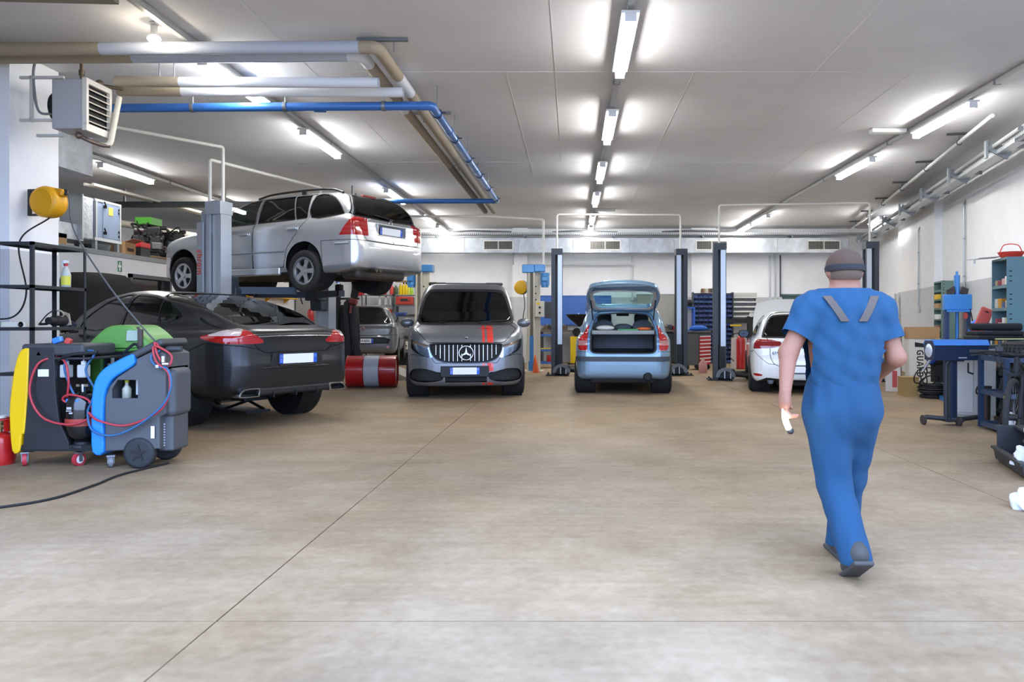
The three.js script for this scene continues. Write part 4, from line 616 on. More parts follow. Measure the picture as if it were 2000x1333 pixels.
{
  const car = thing('small_car', 'grey small hatchback behind the hanging exhaust hoses', 'car', [-4.87, 0.25, 18.05], 0.16);
  car.scale.setScalar(0.93); const m = paint('#7c8084', 0.5, 0.32), g = hatch({ W: 1.69, car, m, glass: '#30363a', rearWin: rounded([[0, 0.985], [0.55, 1.0], [0.62, 1.04], [0.53, 1.2], [0.46, 1.33], [0.36, 1.38], [0, 1.395], [-0.36, 1.38], [-0.46, 1.33], [-0.53, 1.2], [-0.62, 1.04], [-0.55, 1.0]], 2) });
  const tl = g.take('wrapRear', [[0.66, 1.02], [0.8, 1.0], [0.86, 1.12], [0.76, 1.3], [0.6, 1.38], [0.62, 1.2]], 0); g.lr(tl).forEach(a => shellPart('tail_lamp', a, M('#b5484a', 0.12, 0, { clearcoat: 1 }), car, 'tall narrow tail lamp'));
  const pb = g.take('rear', [[-0.1, 0.49], [-0.1, 0.655], [0.52, 0.655], [0.66, 0.6], [0.6, 0.5]], 0); shellPart('bumper_insert', push(pb, -0.02), mBlackPl, car);
  g.panel('tailgate', 'rear', [[0, 0.7], [0.6, 0.715], [0.68, 0.8], [0.7, 0.98], [0.6, 1.3], [0.45, 1.42], [0, 1.43]], m, { both: false }); g.panel('rear_bumper', 'wrapRear', [[-0.2, 0.1], [-0.2, 0.69], [0.6, 0.7], [1.0, 0.72], [1.5, 0.7], [1.4, 0.1]], m, { both: false, gap: 0.004 });
  g.finish(m);
  plate(car, 0, 0.57, g.hit(0, 0.57, 1) + 0.012, 0, 0, 'ET·414DL'); part('round_badge', [C(0.045, 0.01, 0, 0.86, g.hit(0, 0.86, 1) + 0.006, 'z'), TOR(0.045, 0.006, 0, 0.86, g.hit(0, 0.86, 1) + 0.008)], M('#c9a09a', 0.2, 0.8), car);
  part('rear_wiper', [bar([0, 1.0, g.hit(0, 1.0, 1) + 0.02], [-0.35, 1.02, g.hit(-0.35, 1.02, 1) + 0.015], 0.012)], mBlackPl, car); part('fog_lamp', C(0.04, 0.02, 0.6, 0.42, g.hit(0.6, 0.42, 1) + 0.002, 'z'), mChrome, car);
  part('cabin_tub', [B(1.4, 0.04, 3, 0, 0.42, -0.9), B(1.2, 0.4, 0.5, 0, 0.75, 0.2)], mDark, car); for (const x of [-0.35, 0.35]) seat(car, x, 0.4, mSeat, 0.6); part('rear_axle', C(0.05, 1.4, 0, 0.28, 0, 'x'), mUnder, car);
  wheels(car, { r: 0.3, w: 0.19, rim: 0.2, spokes: 5, sw: 0.06, track: 0.73, wb: 2.63, drop: 0, rimMat: mAlu });
}

// ---------------------------------------------------------------- pipes, ducts and trays under the ceiling
const mPipeTan = M('#a89a84', 0.7), mPipeWhite = M('#dfe2e6', 0.45), mPipeGrey = M('#b9c0cc', 0.4), mBlue = paint('#2f6bb3', 0.1, 0.4, 0.4), mSteel = M('#8b8f92', 0.45, 0.8), mZinc = M('#b4b7b8', 0.4, 0.75), mBeige = M('#dedcd4', 0.55), mWhitePl = M('#e6e6e2', 0.5);
const hanger = (x, y, d, w = 0.5) => [B(w, 0.03, 0.04, x, CEIL - 0.02, -d), C(0.006, CEIL - y, x - w * 0.22, (CEIL + y) / 2, -d), C(0.006, CEIL - y, x + w * 0.22, (CEIL + y) / 2, -d)];
const PY = CEIL - 0.14;
function insulated(name, label, pts, r, runs, hang) {
  const o = thing(name, label, 'pipe');
  pipe(pts, r);
  runs.forEach(([a, b, m]) => part(m === mPipeTan ? 'bare_jacket' : 'coated_jacket', Array.isArray(a[0]) ? pipe(a, r, b) : pipe([a, b], r), m, o));
  hang.forEach(h => part('hanger', hanger(...h), mSteel, o));
  return o;
}
insulated('heating_pipe', 'outer thick insulated pipe running from the heater and turning along the ceiling', [[-7, PY, -7.42], [-1.9, PY, -7.42], [-1.9, PY, -18.4]], 0.062,
  [[[-9, PY, -7.52], [-4.58, PY, -7.46], mPipeTan], [[-4.58, PY, -7.46], [-2.06, PY, -7.42], mPipeGrey], [[[-2.06, PY, -7.42], [-1.89, PY, -7.42], [-1.89, PY, -7.7]], 0.13, mPipeTan], [[-1.89, PY, -7.7], [-1.89, PY, -8.3], mPipeTan], [[-1.89, PY, -8.3], [-1.89, PY, -8.9], mPipeWhite], [[-1.89, PY, -8.9], [-1.89, PY, -12.2], mPipeTan], [[-1.89, PY, -12.2], [-1.89, PY, -18.4], M('#8f897d', 0.7)]], [[-1.87, PY, 7.55], [-1.87, PY, 10.2], [-1.89, PY, 13.5]]);
insulated('heating_pipe', 'inner thick insulated pipe beside the outer one, its bend lower', [[-7, PY, -7.65], [-2.1, PY, -7.65], [-2.1, PY, -18.4]], 0.062,
  [[[-9, PY, -7.75], [-4.4, PY, -7.69], mPipeTan], [[-4.4, PY, -7.69], [-2.24, PY, -7.65], mPipeGrey], [[[-2.24, PY, -7.65], [-2.1, PY, -7.65], [-2.1, PY, -7.9]], 0.12, mPipeWhite], [[-2.1, PY, -7.9], [-2.1, PY, -9.2], mPipeTan], [[-2.1, PY, -9.2], [-2.1, PY, -9.6], mPipeWhite], [[-2.1, PY, -9.6], [-2.1, PY, -13], mPipeTan], [[-2.1, PY, -13], [-2.1, PY, -18.4], M('#7e786d', 0.7)]], []);
insulated('heater_branch_pipe', 'upper white branch pipe from the fan heater', [[-5, PY, -8.45], [-2.1, PY, -8.45]], 0.055, [[[-4.82, PY - 0.115, -8.1], [-4.16, PY - 0.115, -8.13], mPipeTan], [[-4.16, PY - 0.115, -8.13], [-2.06, PY - 0.115, -8.15], mPipeWhite]], [[-4.3, PY - 0.06, 8.13, 0.35]]);
insulated('heater_branch_pipe', 'lower white branch pipe from the fan heater', [[-5, PY, -8.8], [-1.9, PY, -8.8]], 0.055, [[[-4.97, PY - 0.125, -8.4], [-4.29, PY - 0.125, -8.43], mPipeTan], [[-4.29, PY - 0.125, -8.43], [-1.87, PY - 0.125, -8.46], mPipeWhite]], []);
{ // blue exhaust extraction pipe
  const o = thing('extraction_pipe', 'blue extraction pipe hanging in a long loop under the ceiling', 'pipe'), y = 3.66;
  part('front_run', pipe([[-6.5, y, -8.85], [-1.74, y, -8.72]], 0.05), mBlue, o); part('front_bend', pipe([[-1.74, y, -8.72], [-1.6, y, -8.72], [-1.6, y, -8.9]], 0.052, 0.12), mBlue, o);
  part('long_run', pipe([[-1.6, y, -8.88], [-1.54, y, -15.4]], 0.05), mBlue, o); part('rear_bend', pipe([[-1.54, y, -15.4], [-1.54, y, -15.57], [-1.7, y, -15.57]], 0.052, 0.12), mBlue, o); part('rear_run', pipe([[-1.7, y, -15.57], [-3.9, y, -15.6]], 0.05), mBlue, o);
  part('drop', [pipe([[-3.9, y, -15.6], [-4.79, y, -15.6], [-4.79, 1.98, -15.6]], 0.045, 0.1)], mBlue, o, 'blue pipe dropping to the black hoses');
  for (const [x, d] of [[-4.35, 8.79], [-3.28, 8.76], [-2.15, 8.73]]) { part('clamp', [xf(L([[0.052, -0.02], [0.058, -0.02], [0.058, 0.02], [0.052, 0.02]], 20), x, y, -d, 0, 0, Math.PI / 2)], mSteel, o); part('rod', C(0.007, CEIL - y - 0.06, x, (CEIL + y + 0.04) / 2, -d), mSteel, o); }
  for (let d = 9.05; d < 15.4; d += 1.25) { const x = -1.6 + (d - 8.88) * 0.0092; part('clamp', [xf(L([[0.052, -0.02], [0.06, -0.02], [0.06, 0.02], [0.052, 0.02]], 20), x, y, -d, Math.PI / 2), B(0.06, 0.012, 0.012, x + 0.07, y + 0.01, -d)], M('#20365a', 0.4, 0.3), o); part('rod', C(0.006, CEIL - y - 0.06, x, (CEIL + y + 0.04) / 2, -d), mSteel, o); }
  for (const d of [8.8, 9.9, 12.4]) part('coupling', [xf(L([[0.05, -0.06], [0.055, -0.06], [0.055, 0.06], [0.05, 0.06]], 20), d === 8.8 ? -2.9 : -1.6 + (d - 8.88) * 0.0092, y, -d, d === 8.8 ? 0 : Math.PI / 2, 0, d === 8.8 ? Math.PI / 2 : 0)], mBlue, o);
}
{ // fan heater on the column
  const o = thing('fan_heater', 'grey and cream fan heater hung from the white column', 'heater', [-5.1, 3.41, 7.95], -0.02);
  o.scale.setScalar(0.9); part('casing', RB(0.36, 0.56, 0.44, 0.015, 0, 0, 0), M('#b7b9ba', 0.5, 0.2), o); part('louvre_frame', [B(0.05, 0.06, 0.46, 0.2, 0.26, 0), B(0.05, 0.08, 0.46, 0.2, -0.26, 0), B(0.05, 0.46, 0.04, 0.2, 0, 0.21), B(0.05, 0.46, 0.04, 0.2, 0, -0.21)], M('#d9d3c7', 0.5), o); part('dark_inside', B(0.01, 0.46, 0.4, 0.183, 0, 0), mDark, o);
  for (let k = 0; k < 6; k++) part('louvre', B(0.045, 0.012, 0.4, 0.205, -0.18 + k * 0.072, 0, 0, 0, -0.35), M('#cfc6b6', 0.5), o);
  part('fan_guard', [C(0.19, 0.06, -0.21, 0, 0, 'x'), ...[0.06, 0.12, 0.18].map(r => TOR(r, 0.006, -0.25, 0, 0, 0, Math.PI / 2))], mBlackPl, o);
  part('bracket', [B(0.5, 0.03, 0.03, -0.3, 0.3, 0.2), B(0.5, 0.03, 0.03, -0.3, -0.18, 0.2), B(0.03, 0.52, 0.03, -0.42, 0.06, 0.2), B(0.3, 0.03, 0.03, -0.28, -0.33, 0.1)], M('#cbc8bf', 0.5), o);
  part('supply_fitting', [bar([0.05, 0.26, 0.05], [0.05, 0.5, 0.05], 0.02), C(0.03, 0.06, 0.05, 0.4, 0.05), S(0.045, 0.16, 0.32, -0.1), bar([0.05, 0.3, 0], [0.3, 0.32, -0.3], 0.022)], M('#6b5c48', 0.5, 0.5), o);
  part('return_fitting', [T([[0.02, -0.3, 0.12], [0.1, -0.36, 0.05], [0.2, -0.4, -0.05], [0.27, -0.4, -0.12]], 0.024), S(0.04, 0.05, -0.33, 0.1)], M('#77675a', 0.4, 0.6), o); part('return_pipe', pipe([[0.16, -0.4, -0.06], [0.27, -0.4, -0.12], [0.27, 0.22, -0.3]], 0.032, 0.08), M('#cdc5b2', 0.6), o);
  part('cable', T([[-0.22, -0.1, 0.15], [-0.36, -0.06, 0.18], [-0.4, 0.3, 0.2], [-0.38, 0.5, 0.2]], 0.014), M('#77797b', 0.6), o);
}
// perforated cable trays and cable bundles
const mTrayDots = new THREE.MeshPhysicalMaterial({ map: (() => { const t = canvasTex(64, 64, (c, w, h) => { c.fillStyle = '#b9bcbd'; c.fillRect(0, 0, w, h); c.fillStyle = '#5a5d60'; for (const [x, y] of [[16, 32], [48, 32]]) { c.beginPath(); c.ellipse(x, y, 9, 14, 0, 0, 7); c.fill(); } }); t.wrapS = t.wrapT = THREE.RepeatWrapping; return t; })(), roughness: 0.45, metalness: 0.6, side: THREE.DoubleSide });
const trayGeo = (len, w = 0.2, h = 0.07) => { const g = merge([B(len, 0.004, w, 0, 0, 0), B(len, h, 0.004, 0, h / 2, w / 2), B(len, h, 0.004, 0, h / 2, -w / 2)]); const p = g.attributes.position, u = g.attributes.uv; for (let i = 0; i < p.count; i++) u.setXY(i, p.getX(i) / 0.12, (p.getY(i) + p.getZ(i)) / 0.08); return g; };
{
  const o = thing('cable_tray', 'perforated cable tray along the back wall above the duct', 'cable tray', [0.4, 3.74, 22.45]);
  part('tray', trayGeo(17, 0.2, 0.08), mTrayDots, o); for (let x = -7; x < 8.5; x += 2.6) part('bracket', [B(0.05, 0.05, 0.34, x, -0.03, -0.12), B(0.06, 0.16, 0.03, x, -0.04, -0.3)], mSteel, o);
  for (const [x0, x1, y] of [[-3.9, -2.2, 0.1], [2.2, 4.6, 0.1], [-1, 0.9, 0.09]]) part('cable_bundle', T([[x0, y, 0], [x0 + (x1 - x0) * 0.3, y + 0.03, 0.03], [x0 + (x1 - x0) * 0.7, y + 0.02, -0.03], [x1, y, 0]], 0.03, 30), M('#6d6f70', 0.7), o);
  part('conduit', bar([-7.4, -0.05, -0.2], [6.8, -0.05, -0.2], 0.022), mZinc, o);
}
const RA = -Math.atan(0.213), along = (d, off) => [wallX(d) - off * Math.cos(RA), d - off * Math.sin(-RA) * -1];
{ // trays and pipes along the angled wall
  const mid = 15.8, len = 12.6, [x, d] = along(mid, 0.42), o = thing('cable_tray', 'wide cable tray with pipes along the top of the angled wall', 'cable tray', [x, 3.62, d], RA + Math.PI / 2);
  part('tray', [trayGeo(len, 0.3, 0.08)], mTrayDots, o); part('lower_tray', xf(trayGeo(len, 0.14, 0.05), 0, -0.12, -0.2), mZinc, o);
  for (let k = 0; k < 7; k++) part('bracket', [B(0.05, 0.05, 0.5, -5.6 + k * 1.9, -0.035, -0.16), B(0.09, 0.24, 0.03, -5.6 + k * 1.9, -0.06, -0.4), B(0.03, 0.12, 0.3, -5.6 + k * 1.9, -0.08, -0.24, 0.5)], mSteel, o);
  part('cable_bundle', [T(Array.from({ length: 14 }, (_, k) => [-6.5 + k, 0.05 + 0.02 * Math.sin(k * 2), 0.04 * Math.sin(k * 3)]), 0.04, 60), bar([-6.6, 0.12, -0.1], [6.6, 0.12, -0.1], 0.03), bar([-6.6, -0.02, -0.3], [6.6, -0.02, -0.3], 0.035)], M('#8b8d8e', 0.6), o);
}
{
  const [x, d] = along(16, 0.95), o = thing('water_pipe', 'thin pipe hung on hooks beside the wide cable tray', 'pipe', [x, 3.85, d], RA + Math.PI / 2);
  part('pipe_run', bar([-6.5, 0, 0], [6.2, 0, 0], 0.03), M('#c6c7c6', 0.5), o); for (let k = 0; k < 6; k++) part('hook', [B(0.03, 0.03, 0.34, -5 + k * 2, 0.125, 0), C(0.008, 0.12, -5 + k * 2, 0.07, 0), TOR(0.036, 0.008, -5 + k * 2, 0, 0, 0, Math.PI / 2)], M('#55585a', 0.5, 0.6), o);
}
for (const [d, top, lab] of [[17.05, 3.4, 'surface conduit left of the press on the angled wall'], [14.2, 3.55, 'surface conduit above the long green rack on the angled wall'], [19.6, 3.5, 'surface conduit ending at the socket panel']]) {
  const off = d > 16 && d < 19.5 ? 0.2 : d > 19.5 ? 0.04 : 0.04, [x, dd] = along(d, off), o = thing('wall_conduit', lab, 'conduit', [x, 1.55, dd], RA + Math.PI / 2);
  part('tube', pipe([[0, 0, 0], [0, top - 1.7, 0], [0.08, top - 1.55, 0.1], [0.12, top - 1.5, 0.3]], 0.018, 0.08), mZinc, o); part('box', RB(0.09, 0.14, 0.06, 0.01, 0, -0.05, 0), M('#c9cac6', 0.5), o); for (const y of [0.5, 1.2]) part('clip', B(0.06, 0.025, 0.03, 0, y, 0), mSteel, o);
}
{ // galvanised supply duct along the back wall with four grilles
  const o = thing('air_duct', 'galvanised rectangular air duct along the back wall', 'duct', [0, 3.44, 22.42]);
  const cuts = [-4.6, -4.05, -2.62, -1.78, 0.4, 2.0, 2.75, 4.95, 6.2, 8.6], k = 22.2 / FOCAL, xs = [-4.95, (905 - VX) * k, (1012 - VX) * k, (1120 - VX) * k, (1230 - VX) * k, (1318 - VX) * k, (1430 - VX) * k, (1520 - VX) * k, (1576 - VX) * k, (1660 - VX) * k];
  for (let i = 0; i < xs.length - 1; i++) { part('duct_section', boxUV(B(xs[i + 1] - xs[i] - 0.012, 0.42, 0.42, (xs[i] + xs[i + 1]) / 2, 0, -0.1)), mGalv, o); part('flange', [B(0.02, 0.45, 0.45, xs[i + 1], 0, -0.1)], mZinc, o); }
  for (const [a, b] of [[944, 1001], [1152, 1212], [1361, 1422], [1580, 1643]]) {
    const x0 = (a - VX) * k, x1 = (b - VX) * k, w = x1 - x0, cx = (x0 + x1) / 2, gq = part('grille', [B(w, 0.03, 0.02, cx, 0.13, 0.12), B(w, 0.03, 0.02, cx, -0.13, 0.12), B(0.03, 0.28, 0.02, x0, 0, 0.12), B(0.03, 0.28, 0.02, x1, 0, 0.12), B(0.025, 0.28, 0.02, cx, 0, 0.12)], mWhitePl, o); part('grille_back', B(w, 0.26, 0.004, cx, 0, 0.113), M('#4b4a47', 0.8), gq);
    const vanes = []; for (let q = 1; q < 22; q++) vanes.push(B(0.007, 0.25, 0.012, x0 + w * q / 22, 0, 0.12)); part('vanes', vanes, M('#a7a49e', 0.5), gq);
  }
  for (const x of [-1.75, 3.35]) part('hanger', [B(0.03, 0.35, 0.03, x, -0.38, -0.1), B(0.03, 0.03, 0.3, x, -0.22, -0.2)], mSteel, o);
}
for (const [px, d, lab, m] of [[1006, 22.9, 'dark cable pipe beside the yellow reel at the back', M('#4a4c50', 0.5)], [1235, 22.95, 'white wall conduit above the blue hatchback', M('#d3d3d0', 0.5)], [1504, 22.95, 'first thin conduit above the white organiser rack', mZinc], [1514, 22.95, 'second thin conduit above the white organiser rack', mZinc], [1524, 22.9, 'dark cable pipe beside the teal window frame', M('#3f4347', 0.5)]]) { const o = thing('wall_conduit', lab, 'conduit', [(px - VX) * d / FOCAL, 1.9, d]); part('tube', C(0.022, 1.3, 0, 0.65, 0), m, o); part('box', RB(0.1, 0.1, 0.06, 0.01, 0, 0, 0.0), M('#c9cac6', 0.5), o); }
single('wall_strip_lamp', 'unlit white batten lamp on the back wall above the blue pegboard', 'lamp', [RB(3.1, 0.06, 0.08, 0.02, 0, 0, 0), B(3.3, 0.03, 0.02, 0, -0.05, -0.03)], M('#dfe0de', 0.4), [(1135 - VX) * 22.9 / FOCAL, 2.93, 22.93]);
// junction boxes on the ceiling rails
for (const [x, d, lab] of [[4.55, 11.1, 'white ballast box beside the row near the angled wall'], [0.8, 19.0, 'small white box beside the middle lamp row'], [-8.2, 12.85, 'white ballast box beside the lamp over the air handling unit']]) single('ballast_box', lab, 'box', [RB(0.5, 0.06, 0.14, 0.01, 0, 0, 0)], mWhitePl, [x, CEIL - 0.035, d]);
{ const o = thing('spot_lamp', 'small round spot lamp above the upper insulated pipe', 'lamp', [-3.9, CEIL - 0.15, 7.15]); part('holder', [C(0.03, 0.1, 0, 0.06, 0), B(0.06, 0.02, 0.06, 0, 0.13, 0)], mRail, o); part('glowing_bulb', [xf(new THREE.SphereGeometry(0.06, 16, 10).scale(1, 0.6, 1), 0, -0.01, 0)], new THREE.MeshPhysicalMaterial({ color: '#fff6e8', emissive: new THREE.Color(1, 0.9, 0.75), emissiveIntensity: 8 }), o); const l = new THREE.PointLight(new THREE.Color(1, 0.88, 0.7), 0.7); l.position.set(0, -0.01, 0); l.name = 'spot_lamp_light'; o.add(l); }
// brown hung panels at the top left corner and steel brackets
single('hung_panel', 'brown fibre panel hung under the ceiling above the fan heater', 'panel', [boxUV(B(3.4, 0.05, 0.8, 0, 0, 0)), B(0.05, 0.05, 1.0, 0.2, -0.05, -0.05)], M('#8b8172', 0.8), [-5.35, CEIL - 0.2, 5.72], 0.06);
single('hung_panel', 'brown fibre panel at the top edge right of the lamp rail', 'panel', [boxUV(B(0.7, 0.05, 0.8, 0, 0, 0))], M('#8b8172', 0.8), [-2.78, CEIL - 0.2, 5.72], 0.03);

// ---------------------------------------------------------------- two-post lifts
function darkLift(label, x0, d0, x1, d1, top, lo) {                           // anthracite lift with pale inner rail, arms lowered
  const mA = M('#3b4048', 0.5, 0.25), mR = M('#bac3cb', 0.35, 0.4), mB = M('#24272b', 0.6, 0.3), group = 'anthracite two-post lifts';
  const turn = Math.atan2(-(d1 - d0), x1 - x0) * -1, o = thing('two_post_lift', label, 'car lift', [x0, 0, d0], Math.atan2(d1 - d0, x1 - x0)), W = Math.hypot(x1 - x0, d1 - d0);
  for (const sd of [0, 1]) {
    const X = sd * W, s = sd ? -1 : 1;
    part('post', [B(0.09, top, 0.3, X - s * 0.085, top / 2, 0), B(0.24, top, 0.05, X, top / 2, -0.12), B(0.025, top, 0.04, X + s * 0.115, top / 2, 0.13), B(0.25, 0.14, 0.32, X, top - 0.07, 0), B(0.09, top - 0.1, 0.05, X - s * 0.085, top / 2, 0.13)], mA, o);
    part('slide_rail', [B(0.1, top - 0.85, 0.02, X + s * 0.065, top / 2 + 0.28, 0.145)], mR, o, 'pale grey slide rail'); part('carriage', [B(0.13, 0.7, 0.1, X + s * 0.05, 0.4, 0.1), RB(0.34, 0.2, 0.36, 0.03, X + s * 0.12, 0.14, 0.12)], mB, o);
    part('base_plate', [B(0.5, 0.02, 0.5, X, 0.01, 0), ...[[-0.2, -0.2], [0.2, 0.2], [-0.2, 0.2], [0.2, -0.2]].map(([a, b]) => C(0.018, 0.05, X + a, 0.035, b))], mB, o);
    for (const f of [-1, 1]) { const ax = X + s * (f > 0 ? 0.85 : 0.75), az = f > 0 ? 0.45 : -0.75; part('arm', [T([[X + s * 0.15, 0.13, f * 0.1], [X + s * 0.5, 0.12, az * 0.55], [ax, 0.11, az]], 0.05, 6, 4)], mB, o); part('pad', [C(0.06, 0.05, ax, 0.17, az), C(0.03, 0.08, ax, 0.12, az)], mSeal, o); }
    part('arm_guard', [xf(E(rounded([[-0.2, 0], [-0.16, 0.12], [0, 0.2], [0.16, 0.12], [0.2, 0], [0.13, 0], [0.1, 0.08], [0, 0.13], [-0.1, 0.08], [-0.13, 0]], 2), 0.03), X + s * 0.1, 0.08, 0.3)], M('#6b6f73', 0.5, 0.4), o); part('bolt', [B(0.02, 0.16, 0.02, X + s * 0.08, 0.13, 0.31), B(0.02, 0.16, 0.02, X + s * 0.2, 0.13, 0.31)], M('#b5b8ba', 0.4, 0.8), o);
  }
  part('hose_portal', [pipe([[0, top, -0.05], [0, CEIL - 0.35, -0.05], [W, CEIL - 0.35, -0.05], [W, top, -0.05]], 0.022, 0.06)], mBeige, o, 'pale conduit bridging the two posts');
  return o;
}
darkLift('anthracite lift whose posts flank the blue hatchback', -0.36, 17.4, 2.45, 17.45, 2.86);
darkLift('anthracite lift whose posts flank the white compact car', 3.05, 16.0, 6.08, 15.7, 2.84);
{ // beige lift with blue heads behind the van
  const o = thing('two_post_lift', 'beige two-post lift with blue motor heads behind the van', 'car lift', [-3.68, 0, 18.7]), mB2 = M('#cfc9b6', 0.55), mBl = paint('#3f8ac8', 0.1, 0.4, 0.5), W = 2.72;
  for (const sd of [0, 1]) {
    const X = sd * W, s = sd ? 1 : -1, top = 2.42;
    part('post', [B(0.32, top, 0.2, X, top / 2, -0.05), B(0.04, top, 0.14, X - 0.1, top / 2, 0.08), B(0.04, top, 0.14, X + 0.02, top / 2, 0.08)], mB2, o); part('post_slot', B(0.08, top - 0.1, 0.02, X - 0.04, top / 2, 0.06), M('#8b8676', 0.6), o);
    part('drive_head', [RB(0.3, 0.2, 0.3, 0.02, X - 0.12, 2.5, 0.02), RB(0.26, 0.18, 0.3, 0.02, X + 0.16, 2.51, 0.02)], mBl, o, 'bright blue drive head'); const mx = X + (sd ? 0.28 : -0.24); part('motor', [C(0.11, 0.3, mx, 2.25, 0.05), C(0.12, 0.03, mx, 2.38, 0.05), C(0.09, 0.06, mx, 2.08, 0.05), RB(0.14, 0.12, 0.1, 0.02, mx, 2.25, 0.15)], mBl, o);
    part('spindle_guard', [RB(0.1, 0.75, 0.12, 0.02, X - 0.04, 0.5, 0.1), B(0.14, 0.24, 0.16, X - 0.04, 0.14, 0.12)], paint('#3479b8', 0.1, 0.45, 0.3), o, 'blue carriage'); part('base_plate', [B(0.5, 0.03, 0.5, X, 0.015, 0)], mB2, o);
    part('holes', [-0.1, 0.05, 0.22].map(y => C(0.018, 0.01, X + 0.06, 1.85 + y, 0.052, 'z')), mDark, o);
  }
  part('control_box', [RB(0.22, 0.38, 0.14, 0.01, W + 0.16, 1.52, 0.14)], M('#d8d2bf', 0.5), o, 'cream control box with two switches'); part('switch', [C(0.025, 0.03, W + 0.16, 1.56, 0.22, 'z'), C(0.025, 0.03, W + 0.16, 1.43, 0.22, 'z')], mSeal, o); part('warning_sticker', B(0.08, 0.06, 0.002, W + 0.12, 1.65, 0.212), M('#e5c61d', 0.5), o); part('cable_box', RB(0.16, 0.4, 0.12, 0.01, W + 0.36, 1.5, 0.05), M('#4d4f52', 0.6), o);
  part('hose_portal', pipe([[W + 0.24, 2.55, 0], [W + 0.24, CEIL - 0.3, 0], [W - 1, CEIL - 0.22, 0], [-2.4, CEIL - 0.22, 0]], 0.03, 0.05), mBeige, o);
}
{ // silver lift carrying the estate car
  const yaw = 1.25, cx = -5.0, cd = 13.0, o = thing('two_post_lift', 'silver two-post lift with red lettering carrying the estate car', 'car lift', [cx, 0, cd], yaw), mS = M('#b3bac1', 0.38, 0.35), mS2 = M('#c9cfd4', 0.35, 0.35), top = 3.02;
  for (const sd of [-1, 1]) {
    const X = sd * 1.32;
    part('post', [B(0.22, top - 0.08, 0.07, X, (top - 0.08) / 2, -0.105), B(0.22, top - 0.08, 0.07, X, (top - 0.08) / 2, 0.105), B(0.14, top - 0.08, 0.15, X - sd * 0.03, (top - 0.08) / 2, 0), RB(0.26, 0.2, 0.3, 0.01, X, top - 0.08, 0)], mS, o);
    part('front_cover', [E([[-0.05, 0], [0.05, 0], [0.035, 0.05], [-0.035, 0.05]], top - 0.2).rotateX(-Math.PI / 2).rotateY(sd < 0 ? -Math.PI / 2 : Math.PI / 2).translate(X + sd * 0.07, 0.02, 0)], mS2, o); part('slot', [B(0.02, top - 0.5, 0.022, X + sd * 0.05, top / 2 - 0.22, -0.06), B(0.02, top - 0.5, 0.022, X + sd * 0.05, top / 2 - 0.22, 0.06)], mSeal, o);
    part('foot', RB(0.5, 0.05, 0.55, 0.01, X, 0.025, 0), M('#4b5056', 0.6, 0.4), o); part('carriage', [RB(0.2, 0.5, 0.24, 0.02, X - sd * 0.2, 1.66, 0), RB(0.24, 0.14, 0.3, 0.02, X - sd * 0.3, 1.66, 0)], M('#3a4048', 0.5, 0.3), o);
    for (const f of [-1, 1]) { const px = X - sd * 0.72, pz = f * (f > 0 ? 0.8 : 0.95); part('arm', [xf(B(0.11, 0.11, Math.hypot(0.4, pz), 0, 0, 0), X - sd * 0.52, 1.7, pz / 2 + f * 0.05, 0, Math.atan2(-sd * 0.4, pz) + (f < 0 ? 0 : 0), 0)], M('#46505c', 0.5, 0.3), o); part('pad', [C(0.07, 0.1, px, 1.8, pz), C(0.04, 0.2, px, 1.76, pz)], mSeal, o); }
  }
  // power unit cover with lettering on the camera side of the left post
  const cv = part('power_cover', [RB(0.14, 2.62, 0.13, 0.012, -1.36, 1.42, -0.26), B(0.08, 0.2, 0.08, -1.34, 2.8, -0.24)], M('#a4abb2', 0.42, 0.25), o, 'grey power unit cover');
  part('red_lettering', xf(text('chrom', 0.09, 0.003), -1.432, 2.12, -0.26, 0, -Math.PI / 2, -Math.PI / 2), M('#d8452f', 0.5), cv, 'orange-red vertical lettering reading chrom'); part('pale_lettering', xf(text('auto', 0.09, 0.002), -1.431, 2.52, -0.26, 0, -Math.PI / 2, -Math.PI / 2), M('#b9a3a4', 0.5), cv);
  part('hose_portal', [pipe([[-1.32, 2.0, -0.17], [-1.32, CEIL - 0.3, -0.17], [1.3, CEIL - 0.3, -0.1], [1.3, top, -0.1]], 0.026, 0.04), pipe([[-1.3, top, 0.06], [-1.3, CEIL - 0.12, 0.06], [-2.8, CEIL - 0.1, -0.55]], 0.026, 0.04)], mBeige, o, 'pale conduit over the lift');
}
{ // low lift under the black fastback
  const o = thing('scissor_lift', 'low grey lift pads under the black fastback', 'car lift', [-4.95, 0, 10.05], 1.0);
  for (const sx of [-1, 1]) { part('deck', [RB(0.42, 0.06, 1.5, 0.015, sx * 0.56, 0.19, -0.2), B(0.36, 0.03, 1.5, sx * 0.56, 0.015, -0.2)], M('#555b61', 0.5, 0.5), o); for (const q of [-0.5, 0.5]) part('scissor_arm', [bar([sx * 0.56 - 0.12, 0.03, q - 0.5], [sx * 0.56 - 0.12, 0.17, q], 0.02), bar([sx * 0.56 + 0.12, 0.17, q - 0.5], [sx * 0.56 + 0.12, 0.03, q], 0.02)], M('#3a3d40', 0.5, 0.5), o); part('pad', [RB(0.14, 0.1, 0.14, 0.02, sx * 0.56, 0.26, 0.3), RB(0.14, 0.1, 0.14, 0.02, sx * 0.56, 0.26, -0.7)], mSeal, o); }
}

